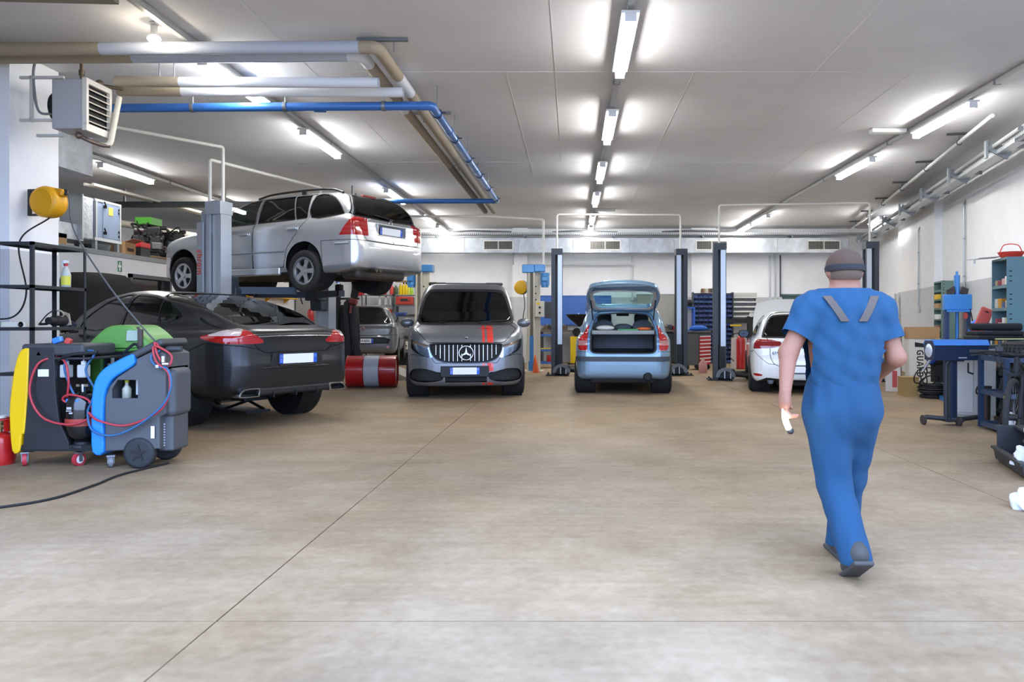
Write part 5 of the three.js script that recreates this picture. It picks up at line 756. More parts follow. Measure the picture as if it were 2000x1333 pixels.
// ---------------------------------------------------------------- left side: shelf, service machines, reel, cylinder
const mIron = M('#3a3c3f', 0.55, 0.5), mCard = M('#a5825a', 0.85), mBlackRub = M('#141416', 0.75), mRed = paint('#b8181a', 0.05, 0.35, 0.8), mClearPl = M('#d9dcd6', 0.35, 0, { transmission: 0.35 });
function rack(name, label, w, h, dpt, levels, m, at, turn, cat = 'shelf', shelfM = m, group) {
  const o = thing(name, label, cat, at, turn, group);
  for (const x of [-1, 1]) for (const z of [-1, 1]) part('post', [B(0.028, h, 0.004, x * (w / 2 - 0.014), h / 2, z * dpt / 2), B(0.004, h, 0.028, x * w / 2, h / 2, z * (dpt / 2 - 0.014))], m, o);
  for (const y of levels) part('shelf_board', [B(w, 0.006, dpt, 0, y, 0), B(w, 0.03, 0.004, 0, y - 0.012, dpt / 2), B(w, 0.03, 0.004, 0, y - 0.012, -dpt / 2), B(0.004, 0.03, dpt, w / 2, y - 0.012, 0), B(0.004, 0.03, dpt, -w / 2, y - 0.012, 0)], shelfM, o);
  return o;
}
rack('wire_shelf', 'open dark steel shelf beside the white column', 0.33, 1.95, 0.78, [1.945, 1.545, 1.15, 0.73, 0.3], mIron, [-5.16, 0, 7.49], 0);
function bottle(name, label, r, h, m, capM, at, group, cat = 'bottle') { const o = thing(name, label, cat, at, 0, group); part('body', L([[0, 0], [r, 0], [r, h * 0.62], [r * 0.42, h * 0.8], [r * 0.4, h * 0.88]], 18), m, o); part('cap', C(r * 0.46, h * 0.12, 0, h * 0.93, 0), capM, o); return o; }
{ const o = thing('spray_bottle', 'clear spray bottle with red trigger on the dark steel shelf', 'bottle', [-5.03, 1.548, 7.62]); part('body', L([[0, 0], [0.043, 0.002], [0.045, 0.12], [0.03, 0.17], [0.014, 0.2], [0.014, 0.22]], 20), mClearPl, o); part('liquid_label', xf(new THREE.CylinderGeometry(0.0455, 0.0455, 0.09, 18, 1, true, -0.6, 2.2), 0, 0.065, 0), M('#d9cf4a', 0.6), o); part('trigger_head', [RB(0.03, 0.035, 0.08, 0.008, 0, 0.25, 0.01), RB(0.012, 0.05, 0.014, 0.004, -0.005, 0.22, 0.045, 0.4)], M('#c9d0d4', 0.5), o); part('collar', C(0.018, 0.03, 0, 0.225, 0), M('#b8262a', 0.5), o); }
{ const o = thing('spare_part', 'oily black starter motor lying on the dark steel shelf', 'machine part', [-5.05, 1.155, 7.55]); part('housing', [C(0.05, 0.16, 0, 0.06, 0, 'z'), C(0.035, 0.1, 0.01, 0.06, 0.12, 'z'), B(0.07, 0.03, 0.05, 0, 0.1, -0.03)], mBlackRub, o); part('bracket', [xf(E([[-0.04, 0], [0.05, 0.01], [0.03, 0.12], [-0.02, 0.14]], 0.01), 0.02, 0.01, -0.08), TOR(0.035, 0.008, 0.02, 0.13, 0.02, 0.5)], M('#b7a98f', 0.6, 0.3), o); part('cable', T([[0, 0.08, 0.05], [0.03, 0.16, 0.1], [0.02, 0.12, 0.2], [-0.03, 0.02, 0.25]], 0.006), mBlackRub, o); }
single('drive_shaft', 'black drive shaft lying on the dark steel shelf', 'machine part', [bar([0, 0.02, 0.25], [0.02, 0.03, -0.1], 0.012), C(0.025, 0.06, 0, 0.026, 0.2, 'z')], mBlackRub, [-5.12, 1.155, 7.35]);
single('flat_carton', 'flat pale carton at the end of the dark steel shelf', 'carton', [RB(0.24, 0.05, 0.2, 0.005, 0, 0.025, 0)], M('#cfc8b8', 0.8), [-5.2, 1.155, 7.22]);
{ const o = thing('hose_reel', 'yellow hose reel on the white column', 'hose reel', [-5.5, 2.46, 8.06], -0.12); part('drum', [xf(L([[0, -0.1], [0.13, -0.1], [0.155, -0.08], [0.165, -0.04], [0.165, 0.05], [0.15, 0.085], [0.11, 0.1], [0, 0.1]], 40), 0, 0, 0, Math.PI / 2), TOR(0.12, 0.006, 0, 0, 0.097)], M('#e0a114', 0.42), o); part('hose_mouth', [RB(0.1, 0.075, 0.1, 0.02, 0.14, 0.1, 0, 0, 0, -0.2), C(0.025, 0.01, 0.19, 0.1, 0.0, 'x')], M('#d2920f', 0.45), o); part('roller', [C(0.018, 0.06, 0.195, 0.1, 0.0)], mBlackRub, o); part('bracket', [B(0.02, 0.26, 0.04, -0.22, 0, 0), B(0.12, 0.02, 0.04, -0.17, 0.13, 0), B(0.12, 0.02, 0.04, -0.17, -0.13, 0)], mIron, o); }
single('air_hose', 'grey hose from the yellow reel to the blue service machine', 'hose', T([[-5.29, 2.55, -8.06], [-5.0, 2.12, -7.7], [-4.3, 1.55, -7.1], [-3.75, 1.12, -6.75], [-3.55, 0.98, -6.65]], 0.0075, 60), M('#55585a', 0.6));
single('loose_cable', 'black cable sagging from the yellow reel behind the steel shelf', 'cable', T([[-5.48, 2.3, -8.05], [-5.62, 2.02, -7.8], [-5.48, 1.5, -7.7], [-5.55, 1.25, -7.6], [-5.9, 1.28, -7.6], [-6.2, 1.5, -7.7]], 0.008, 60), mBlackRub);
single('floor_cable', 'black cable lying on the floor in front of the service machines', 'cable', T([[-4.0, 0.009, -4.7], [-3.55, 0.009, -5.1], [-3.5, 0.009, -5.6], [-3.53, 0.009, -6.0], [-3.42, 0.009, -6.5]], 0.009, 50), mBlackRub);
function castor(parent, x, z, r, m, d = 1) { const g = part('castor', [C(r, 0.03, 0, r, 0, 'x', r, 20)], m, parent); g.position.set(x, 0, z); g.rotation.y = 0.5 * d; part('castor_fork', [B(0.006, r * 1.3, 0.03, 0.022, r * 1.35, 0), B(0.006, r * 1.3, 0.03, -0.022, r * 1.35, 0), B(0.06, 0.012, 0.06, 0, r * 2.02, 0)], mSteel, g); part('castor_hub', C(r * 0.62, 0.033, 0, r, 0, 'x', r * 0.62, 16), M('#d9dadb', 0.4), g); }
const loop = (parent, name, pts, r, m, label) => part(name, T(pts, r, 90, 8), m, parent, label);
const mHoseR = M('#b0313a', 0.5), mHoseB = M('#2c5c86', 0.5), mBlk = M('#232427', 0.5), mNavy = M('#2a3038', 0.55);
{ // yellow and black air conditioning service machine
  const o = thing('service_machine', 'black air conditioning service machine with yellow front', 'machine', [-4.66, 0, 6.6]);
  const D = 0.46, put = (g, z = -D / 2) => g.translate(0, 0, z);
  part('yellow_front', put(E(rounded([[0.145, 0.985], [0.08, 0.962], [0.035, 0.826], [0, 0.583], [-0.008, 0.407], [0.013, 0.135], [0.075, 0.132], [0.093, 0.266], [0.118, 0.3], [0.142, 0.627], [0.154, 0.936]], 3), D, 0.012)), M('#e6b90f', 0.35), o, 'curved yellow front panel');
  part('side_panel', [put(E([[0.15, 0.99], [0.14, 0.6], [0.1, 0.14], [0.48, 0.14], [0.48, 0.2], [0.4, 0.38], [0.37, 0.62], [0.36, 0.9], [0.36, 0.99]], 0.02, 0.004), D / 2 - 0.02), put(E([[0.15, 0.99], [0.14, 0.6], [0.1, 0.14], [0.48, 0.14], [0.48, 0.2], [0.4, 0.38], [0.37, 0.62], [0.36, 0.9], [0.36, 0.99]], 0.02, 0.004), -D / 2)], mBlk, o); part('core', [B(0.24, 0.8, D - 0.05, 0.24, 0.55, 0), B(0.62, 0.05, D, 0.38, 0.155, 0)], mBlackRub, o);
  part('top', [RB(0.52, 0.1, D, 0.025, 0.34, 0.97, 0)], M('#3b3c3e', 0.5), o); part('bottle_tray', RB(0.3, 0.02, D, 0.005, 0.5, 0.9, 0), mBlk, o);
  part('info_label', B(0.09, 0.06, 0.003, 0.27, 0.78, D / 2 + 0.004), M('#dfe3e6', 0.5), o); part('warning_triangle', xf(E([[-0.02, 0], [0.02, 0], [0, 0.034]], 0.002), 0.23, 0.925, D / 2 + 0.002), M('#e8c79a', 0.5), o);
  for (const [x, lv] of [[0.4, 0.45], [0.545, 0.25]]) { const b = part('oil_bottle', RB(0.075, 0.11, 0.075, 0.012, x, 0.79, 0.14), mClearPl, o); part('bottle_cap', [C(0.02, 0.03, x, 0.86, 0.14), C(0.006, 0.06, x, 0.9, 0.14)], mWhitePl, b); }
  const tank = part('refrigerant_tank', L([[0, 0.2], [0.07, 0.2], [0.11, 0.26], [0.13, 0.34], [0.13, 0.52], [0.11, 0.585], [0.06, 0.62], [0, 0.625]], 32), M('#15161a', 0.2, 0.2, { clearcoat: 1 }), o, 'glossy black refrigerant tank'); tank.position.set(0.54, 0, 0.14); part('red_band', L([[0.1315, 0.34], [0.1315, 0.4]], 32), M('#a33b30', 0.5), tank); part('tank_valve', [C(0.02, 0.08, 0, 0.64, 0), B(0.1, 0.02, 0.03, 0, 0.67, 0)], mChrome, tank); part('tank_print', [B(0.05, 0.02, 0.001, -0.03, 0.49, 0.128), B(0.06, 0.008, 0.001, -0.03, 0.468, 0.128), B(0.03, 0.014, 0.001, -0.02, 0.45, 0.13)], M('#a9acb0', 0.5), tank); part('tank_base', [C(0.07, 0.09, 0, 0.2, 0), C(0.1, 0.02, 0, 0.165, 0)], mBlk, tank);
  castor(o, 0.08, 0.18, 0.055, M('#b3303a', 0.5)); castor(o, 0.53, 0.18, 0.055, M('#b3303a', 0.5), -0.6); castor(o, 0.3, -0.18, 0.055, M('#7d2f35', 0.5));
  loop(o, 'red_hose', [[0.36, 0.92, 0.2], [0.24, 0.85, 0.26], [0.19, 0.62, 0.28], [0.3, 0.42, 0.29], [0.52, 0.36, 0.29], [0.68, 0.42, 0.27], [0.66, 0.55, 0.25], [0.5, 0.6, 0.24], [0.42, 0.56, 0.22], [0.5, 0.5, 0.2]], 0.0095, mHoseR, 'red charging hose'); loop(o, 'red_hose', [[0.36, 0.91, 0.18], [0.46, 0.86, 0.24], [0.49, 0.72, 0.25], [0.46, 0.58, 0.22]], 0.009, mHoseR);
  loop(o, 'blue_hose', [[0.5, 0.99, 0.12], [0.44, 0.86, 0.22], [0.47, 0.7, 0.22], [0.56, 0.56, 0.24], [0.62, 0.52, 0.22], [0.68, 0.62, 0.2], [0.6, 0.8, 0.2], [0.66, 0.95, 0.18], [0.5, 0.96, 0.16]], 0.009, mHoseB, 'blue charging hose'); part('handle_bar', T([[0.36, 0.88, 0.2], [0.5, 0.93, 0.24], [0.7, 0.95, 0.2]], 0.014), mBlackRub, o); part('coupler', [C(0.02, 0.05, 0.47, 0.54, 0.22), C(0.022, 0.04, 0.56, 0.54, 0.24)], paint('#2b76c6', 0, 0.4), o); part('gauge_tool', [RB(0.08, 0.05, 0.04, 0.01, 0.3, 1.05, 0.1, 0, 0, 0.3)], paint('#2d7fd0', 0, 0.4), o, 'blue gauge'); part('gauge_tool', [RB(0.05, 0.05, 0.04, 0.01, 0.39, 1.04, 0.1, 0, 0, -0.4)], M('#c2463d', 0.5), o, 'red gauge');
}
{ // green machine behind
  const o = thing('service_machine', 'green service machine standing between the yellow and blue ones', 'machine', [-4.4, 0, 7.15]);
  part('hood', xf(E(rounded([[0.0, 0.96], [0.05, 1.02], [0.14, 1.11], [0.23, 1.165], [0.38, 1.175], [0.46, 1.14], [0.56, 1.05], [0.6, 0.97], [0.55, 0.94], [0.08, 0.93]], 3), 0.44, 0.03, [], 3), 0, 0, -0.22), M('#5d9440', 0.45), o, 'green rounded hood'); part('green_side', RB(0.15, 0.74, 0.4, 0.02, 0.08, 0.58, 0.02), M('#4f8a38', 0.45), o); part('navy_panel', [RB(0.4, 0.76, 0.4, 0.02, 0.33, 0.56, 0), RB(0.5, 0.1, 0.44, 0.02, 0.28, 0.14, 0)], mNavy, o);
  part('bottle_niche', B(0.1, 0.16, 0.01, 0.24, 0.8, 0.202), mSeal, o); part('oil_bottle', [RB(0.07, 0.1, 0.05, 0.01, 0.24, 0.78, 0.21), C(0.016, 0.06, 0.24, 0.85, 0.21)], mClearPl, o); part('display', [xf(RB(0.13, 0.1, 0.02, 0.006, 0, 0, 0), 0.46, 1.08, 0.25, -0.2, 0.2)], M('#8fa08a', 0.3), o); part('dark_handle', [RB(0.04, 0.16, 0.04, 0.01, 0.52, 1.06, 0.26), C(0.012, 0.02, 0.5, 1.15, 0.26)], M('#4a4038', 0.5), o); part('lock', C(0.012, 0.01, 0.33, 0.975, 0.23, 'z'), mChrome, o);
  castor(o, 0.06, 0.16, 0.05, mBlackRub); castor(o, 0.5, 0.16, 0.05, mBlackRub); castor(o, 0.28, -0.16, 0.05, mBlackRub);
}
{ // blue and grey machine
  const o = thing('service_machine', 'grey service machine with blue curved stripe and big wheels', 'machine', [-3.94, 0, 6.5]), D = 0.42, mG = M('#4c4e51', 0.55);
  part('blue_stripe', xf(E(rounded([[0.33, 0.94], [0.18, 0.87], [0.09, 0.81], [0.03, 0.72], [0.005, 0.59], [0, 0.4], [0.008, 0.14], [0.1, 0.138], [0.095, 0.38], [0.105, 0.58], [0.135, 0.68], [0.19, 0.75], [0.34, 0.845], [0.355, 0.9]], 3), D, 0.014), 0, 0, -D / 2), M('#1f7fd6', 0.4), o, 'bright blue curved stripe');
  part('body', [xf(E([[0.36, 0.9], [0.52, 0.98], [0.6, 0.94], [0.6, 0.45], [0.55, 0.42], [0.55, 0.16], [0.1, 0.14], [0.1, 0.58], [0.14, 0.68], [0.2, 0.75], [0.35, 0.85]], D - 0.04, 0.012, [[[0.15, 0.565], [0.15, 0.66], [0.2, 0.74], [0.385, 0.74], [0.385, 0.565]]]), 0, 0, -D / 2 + 0.02), RB(0.2, 0.42, D - 0.02, 0.04, 0.5, 0.66, 0)], mG, o); part('niche', B(0.25, 0.19, 0.1, 0.265, 0.65, -0.02), M('#18191b', 0.8), o); part('niche_plate', B(0.08, 0.13, 0.01, 0.33, 0.66, 0.08), M('#b9bdbf', 0.5, 0.4), o); part('oil_bottle', L([[0, 0.572], [0.035, 0.572], [0.035, 0.65], [0.014, 0.68], [0.014, 0.7]], 16).translate(0.235, 0, 0.12), M('#b9bba8', 0.3, 0, { transmission: 0.3 }), o); part('bottle_cap', C(0.016, 0.02, 0.235, 0.71, 0.12), M('#b8b022', 0.5), o);
  part('rear_bulge', [RB(0.16, 0.4, 0.3, 0.05, 0.58, 0.62, 0.02), RB(0.13, 0.3, 0.26, 0.02, 0.56, 0.28, 0)], mG, o); part('vent', Array.from({ length: 9 }, (_, k) => B(0.06, 0.012, 0.01, 0.53, 0.18 + k * 0.022, 0.135)), M('#a3a6a8', 0.5), o); part('barcode_label', B(0.03, 0.1, 0.002, 0.5, 0.3, 0.214), M('#e4e4e2', 0.5), o);
  for (const z of [0.19, -0.22]) { const w = part('big_wheel', [xf(L([[0.0, -0.03], [0.1, -0.03], [0.127, -0.022], [0.127, 0.022], [0.1, 0.03], [0, 0.03]], 36), 0.385, 0.127, z, Math.PI / 2)], M('#28292b', 0.7), o); part('star_hub', [xf(E(Array.from({ length: 10 }, (_, k) => { const a = k * Math.PI / 5 + 0.3, r = k % 2 ? 0.03 : 0.075; return [Math.cos(a) * r, Math.sin(a) * r]; }), 0.008), 0.385, 0.127, z + 0.028)], M('#17181a', 0.6), w); }
  castor(o, 0.12, 0.15, 0.048, M('#6d6f72', 0.5)); castor(o, 0.12, -0.15, 0.048, M('#a33a40', 0.5));
  part('control_head', [RB(0.3, 0.06, D, 0.02, 0.44, 0.98, 0, 0, 0, 0.45), RB(0.14, 0.03, 0.03, 0.012, 0.62, 0.98, 0.12), C(0.022, 0.12, 0.64, 0.98, 0.14, 'x')], M('#37393c', 0.5), o);
  loop(o, 'red_hose', [[0.56, 0.98, 0.2], [0.52, 1.04, 0.22], [0.56, 0.92, 0.24], [0.64, 0.84, 0.24], [0.66, 0.92, 0.22], [0.6, 0.98, 0.24], [0.52, 1.0, 0.24], [0.55, 0.88, 0.25], [0.65, 0.78, 0.25], [0.65, 0.6, 0.25], [0.55, 0.46, 0.25], [0.3, 0.36, 0.25], [0.08, 0.4, 0.25], [-0.02, 0.46, 0.22]], 0.009, mHoseR, 'red charging hose'); loop(o, 'blue_hose', [[0.56, 0.97, 0.21], [0.5, 0.92, 0.24], [0.55, 0.84, 0.25], [0.64, 0.82, 0.25], [0.67, 0.68, 0.25], [0.6, 0.52, 0.26], [0.4, 0.36, 0.26], [0.2, 0.28, 0.26], [0.03, 0.32, 0.25], [-0.04, 0.46, 0.2], [0.0, 0.56, 0.2]], 0.009, mHoseB, 'blue charging hose'); part('couplers', [C(0.02, 0.05, 0.6, 0.9, 0.24), C(0.018, 0.05, 0.63, 0.86, 0.25, 'x'), RB(0.03, 0.03, 0.03, 0.006, 0.56, 0.84, 0.25)], mChrome, o); part('wiring', T([[0.2, 0.95, 0.1], [0.3, 1.02, 0.12], [0.38, 0.98, 0.16], [0.46, 1.03, 0.1], [0.5, 0.99, 0.12]], 0.012), mBlackRub, o);
}
{ const o = thing('gas_cylinder', 'red gas cylinder at the picture edge beside the yellow machine', 'gas cylinder', [-4.85, 0, 6.5]); part('shell', L([[0, 0.02], [0.1, 0.02], [0.1, 0], [0.107, 0], [0.107, 0.03], [0.115, 0.05], [0.115, 0.21], [0.1, 0.25], [0.05, 0.27], [0, 0.275]], 36), mRed, o); part('collar', [xf(new THREE.CylinderGeometry(0.1, 0.1, 0.1, 32, 1, true, 0.9, 5.2), 0, 0.33, 0), TOR(0.1, 0.008, 0, 0.38, 0, Math.PI / 2)], mRed, o); part('valve', [C(0.02, 0.08, 0, 0.31, 0), C(0.035, 0.02, 0, 0.36, 0), C(0.015, 0.06, 0.04, 0.32, 0, 'x')], M('#9a8a5a', 0.4, 0.7), o); part('white_cap', C(0.05, 0.02, 0, 0.4, 0), M('#d8d8d4', 0.5), o); }
// ---------------------------------------------------------------- storage platform
{ const o = thing('air_handling_unit', 'blue grey air handling unit on legs on the storage platform', 'machine', [-8.6, 2.44, 13.55]); part('casing', RB(0.8, 0.66, 0.72, 0.01, 0, 0.54, 0), M('#8796ad', 0.45, 0.2), o); part('door_panel', [B(0.01, 0.6, 0.48, 0.403, 0.54, -0.08)], M('#7f8fa8', 0.42, 0.2), o); part('frame', [B(0.82, 0.04, 0.76, 0, 0.87, 0), B(0.82, 0.05, 0.78, 0, 0.2, 0), B(0.03, 0.66, 0.03, 0.4, 0.54, 0.35), B(0.03, 0.66, 0.03, 0.4, 0.54, -0.35)], M('#c3c6c8', 0.4, 0.5), o); for (const [y, z] of [[0.78, 0.12], [0.32, 0.12]]) part('door_latch', [B(0.03, 0.05, 0.06, 0.42, y, z), bar([0.44, y, z], [0.44, y + 0.08, z + 0.05], 0.012)], mBlackRub, o); part('hinge', [0.78, 0.72, 0.38, 0.3].map(y => B(0.02, 0.04, 0.025, 0.41, y, -0.3)), mBlackRub, o); part('yellow_label', B(0.004, 0.14, 0.12, 0.41, 0.72, -0.06), M('#d9c24c', 0.6), o); for (const x of [-0.36, 0.36]) for (const z of [-0.32, 0.32]) part('leg', B(0.06, 0.2, 0.06, x, 0.1, z), M('#9a9ea1', 0.5, 0.4), o); }
{ const o = thing('foil_duct', 'foil wrapped duct elbow joined to the air handling unit', 'duct', [-8.55, 2.44, 12.75]), mFoil = new THREE.MeshPhysicalMaterial({ map: rep(galvTex, 2), roughness: 0.38, metalness: 0.5, bumpMap: rep(grainTex, 3), bumpScale: 0.02, side: THREE.DoubleSide }); part('sleeve', boxUV(RB(0.74, 0.72, 0.32, 0.03, 0, 0.52, -0.2)), mFoil, o); part('elbow', boxUV(xf(E(rounded([[-0.05, 0.14], [0.02, 0.24], [0.16, 0.34], [0.42, 0.38], [0.42, 0.88], [0.1, 0.9], [-0.05, 0.9]], 3), 0.7, 0.01), -0.35, 0, 0, 0, -Math.PI / 2).translate(0.35, 0, 0.0)), mFoil, o); part('joint_band', B(0.78, 0.76, 0.03, 0, 0.52, -0.04), mZinc, o); part('straight_duct', boxUV(B(0.66, 0.5, 1.9, 0, 0.64, 1.4)), mGalv, o); part('lower_duct', boxUV(B(0.6, 0.26, 2.4, 0, 0.26, 1.0)), mGalv, o); }
single('ceiling_duct', 'short galvanised duct box hanging behind the white column', 'duct', boxUV(B(0.7, 0.66, 2.4, 0, 0, 0)), mGalv, [-7.26, 3.63, 9.85]);
function engine(label, at, sd, turn) {
  seed = sd; const o = thing('engine', label, 'engine', at, turn, 'old engines on the platform'), mE = M('#2a2a2c', 0.5, 0.4);
  part('block', [RB(0.5, 0.34, 0.42, 0.03, 0, 0.24, 0), RB(0.44, 0.18, 0.34, 0.03, 0, 0.5, 0.02, 0.1), RB(0.4, 0.12, 0.36, 0.02, 0, 0.06, 0)], mE, o); const bits = []; for (let k = 0; k < 26; k++) { const a = rr(0, 6.3), x = Math.cos(a) * rr(0.15, 0.3), z = Math.sin(a) * 0.24; bits.push(k % 3 ? C(rr(0.02, 0.06), rr(0.05, 0.16), x, rr(0.1, 0.62), z, pick(['x', 'y', 'z'])) : RB(rr(0.06, 0.14), rr(0.04, 0.1), rr(0.05, 0.1), 0.01, x, rr(0.15, 0.6), z, rr(0, 1), rr(0, 3))); } part('attachments', bits, M('#1b1b1d', 0.55, 0.3), o);
  part('pulley', [C(0.09, 0.04, 0.26, 0.2, 0.1, 'x'), C(0.06, 0.04, 0.26, 0.4, -0.08, 'x'), C(0.05, 0.04, 0.26, 0.34, 0.14, 'x')], M('#3a3a3c', 0.4, 0.6), o); part('hoses', Array.from({ length: 7 }, () => T([[rr(-0.25, 0.25), rr(0.1, 0.5), 0.2], [rr(-0.3, 0.3), rr(0.3, 0.65), rr(0.1, 0.28)], [rr(-0.2, 0.3), rr(0.3, 0.7), rr(-0.2, 0.2)], [rr(-0.2, 0.3), rr(0.2, 0.55), -0.1]], rr(0.012, 0.024), 24)), M('#121214', 0.6), o); part('alloy_cover', RB(0.18, 0.14, 0.1, 0.02, 0.18, 0.2, 0.2), M('#6e6c68', 0.45, 0.7), o); part('alloy_pipe', C(0.05, 0.2, -0.1, 0.5, 0.2, 'x'), M('#6e6c68', 0.45, 0.7), o);
}
engine('black engine with grey alloy cover under the green crate', [-8.42, 2.5, 15.2], 5, 0.4); engine('black engine standing behind the green crate', [-8.5, 2.5, 16.2], 9, -0.6);
single('wood_blocks', 'wooden pallet under the engines on the platform', 'pallet', [B(0.6, 0.03, 1.8, 0, 0.045, 0), B(0.06, 0.03, 1.8, 0.25, 0.015, 0), B(0.06, 0.03, 1.8, -0.25, 0.015, 0)], M('#7d6548', 0.85), [-8.45, 2.44, 15.8]);
{ const o = thing('cardboard_box', 'open brown cardboard box at the platform edge', 'box', [-8.35, 2.44, 14.2], 0.1); part('carton', [B(0.32, 0.24, 0.42, 0, 0.12, 0)], mCard, o); part('flap', [B(0.16, 0.006, 0.42, 0.23, 0.26, 0, 0, 0, 0.35), B(0.16, 0.006, 0.42, -0.22, 0.27, 0, 0, 0, -0.5)], M('#9c5f45', 0.85), o); part('print', B(0.003, 0.06, 0.26, 0.162, 0.1, 0), M('#3c2b1e', 0.8), o); }
{ const o = thing('storage_box', 'red and black storage box at the platform edge', 'box', [-8.33, 2.44, 14.65], 0.1); part('lower', RB(0.34, 0.18, 0.4, 0.01, 0, 0.09, 0), M('#2a2a2d', 0.6), o); part('red_lid', RB(0.35, 0.1, 0.41, 0.01, 0, 0.23, 0), M('#c4262b', 0.5), o); }
single('green_crate', 'green plastic crate on top of the first engine', 'crate', [B(0.3, 0.02, 0.4, 0, 0.01, 0), B(0.02, 0.14, 0.4, 0.15, 0.07, 0), B(0.02, 0.14, 0.4, -0.15, 0.07, 0), B(0.3, 0.14, 0.02, 0, 0.07, 0.2), B(0.3, 0.14, 0.02, 0, 0.07, -0.2)], M('#4d9a33', 0.5), [-8.45, 3.13, 15.3]);
single('cardboard_box', 'closed cardboard box behind the engines on the platform', 'box', [B(0.5, 0.42, 0.6, 0, 0.21, 0), B(0.06, 0.004, 0.6, 0, 0.422, 0)], M('#b18e60', 0.85), [-8.6, 2.44, 17.4]); single('cardboard_box', 'small cardboard box under the foil duct', 'box', [B(0.3, 0.2, 0.34, 0, 0.1, 0), B(0.05, 0.003, 0.34, 0, 0.2, 0)], M('#a5825a', 0.85), [-8.4, 2.44, 12.35]);
single('steel_bowl', 'grey basin with oily parts under the air handling unit', 'basin', [L([[0, 0.01], [0.16, 0.01], [0.2, 0.12], [0.21, 0.12], [0.17, 0], [0, 0]], 24), C(0.05, 0.1, 0.02, 0.06, 0.02, 'x')], M('#6f7376', 0.5, 0.4), [-8.33, 2.44, 13.45]);
{ const o = thing('metal_tray', 'galvanised cable tray crossing above the storage platform', 'cable tray', [-8.2, 3.62, 16.1]); part('tray', trayGeo(3.4, 0.2, 0.1), M('#5d6164', 0.5, 0.6), o); part('hanger', [B(0.04, 0.34, 0.04, 0.9, 0.2, 0), B(0.04, 0.34, 0.04, -1.2, 0.2, 0), B(0.2, 0.1, 0.06, 0.9, 0.1, 0)], mSteel, o); }
single('drain_pipe', 'long beige drain pipe along the platform below the ceiling', 'pipe', bar([-9.6, 3.2, -13], [-8.3, 3.25, -21.5], 0.07), M('#b9b3a2', 0.6)); single('drain_pipe', 'thin pale pipe pair above the engines', 'pipe', [bar([-8.9, 3.72, -14], [-8.5, 3.72, -20], 0.03), bar([-8.75, 3.72, -14], [-8.35, 3.72, -20], 0.03), B(0.4, 0.03, 0.04, -8.7, 3.77, -17)], M('#c8c6bc', 0.5));
single('exit_sign', 'green and white first aid sign on the office wall', 'sign', xf(new THREE.PlaneGeometry(0.15, 0.3), 0, 0, 0, 0, Math.PI / 2), printMat(canvasTex(100, 200, (c) => { c.fillStyle = '#f2f3f2'; c.fillRect(0, 0, 100, 200); c.fillStyle = '#1d7d4f'; c.fillRect(8, 8, 84, 132); c.fillStyle = '#f2f3f2'; c.fillRect(38, 20, 24, 108); c.fillRect(20, 58, 60, 28); c.fillStyle = '#9aa09c'; c.fillRect(20, 152, 60, 8); c.fillRect(28, 172, 44, 6); })), [-8.094, 2.16, 13.72]);

// ---------------------------------------------------------------- middle and back of the workshop
function corrugated(pts, r, n = 220, pitch = 5) { const g = T(pts, r, n, 14), p = g.attributes.position, c = new THREE.CatmullRomCurve3(pts.map(q => V(...q)), false, 'catmullrom', 0.5), ring = 15; for (let i = 0; i <= n; i++) { const o = c.getPointAt(i / n), k = 1 - 0.13 * (i % pitch < pitch / 2 ? 1 : 0); for (let j = 0; j < ring; j++) { const q = i * ring + j; p.setXYZ(q, o.x + (p.getX(q) - o.x) * k, o.y + (p.getY(q) - o.y) * k, o.z + (p.getZ(q) - o.z) * k); } } return g; }
const mHoseK = M('#1d1d1f', 0.7);
{ const o = thing('exhaust_hose', 'black corrugated exhaust hoses hanging from the blue pipe', 'hose', [-4.79, 0, 15.6]); part('hose', corrugated([[0, 2.0, 0], [0.0, 1.5, 0], [-0.03, 0.95, 0.02], [0.0, 0.45, 0.06], [0.14, 0.32, 0.1], [0.26, 0.5, 0.1], [0.24, 1.0, 0.08], [0.2, 1.45, 0.05], [0.26, 1.62, 0.04], [0.34, 1.5, 0.05], [0.36, 1.0, 0.08], [0.46, 0.5, 0.1], [0.52, 0.35, 0.12]], 0.075, 260), mHoseK, o); part('hose', corrugated([[0.06, 1.55, -0.06], [0.1, 1.0, -0.04], [0.12, 0.5, 0], [0.3, 0.36, 0.02], [0.4, 0.8, 0], [0.36, 1.5, -0.04]], 0.07, 160), mHoseK, o); part('clamp', [C(0.08, 0.04, 0, 1.98, 0)], mChrome, o); part('hook', [B(0.5, 0.04, 0.04, 0.2, 1.68, 0.0), C(0.012, 2.3, 0.3, 2.83, -0.02)], mIron, o); part('nozzle', [xf(L([[0.07, -0.13], [0.085, 0.1], [0.095, 0.12], [0.06, 0.12]], 24), 0.4, 1.82, 0.1, 0, 0, -0.25)], mBlackRub, o, 'black funnel nozzle'); part('red_clip', [xf(RB(0.16, 0.12, 0.14, 0.03, 0, 0, 0), 0.36, 1.62, 0.1, 0, 0, -0.25), bar([0.32, 1.55, 0.1], [0.3, 1.38, 0.12], 0.03)], M('#6d2422', 0.5), o); }
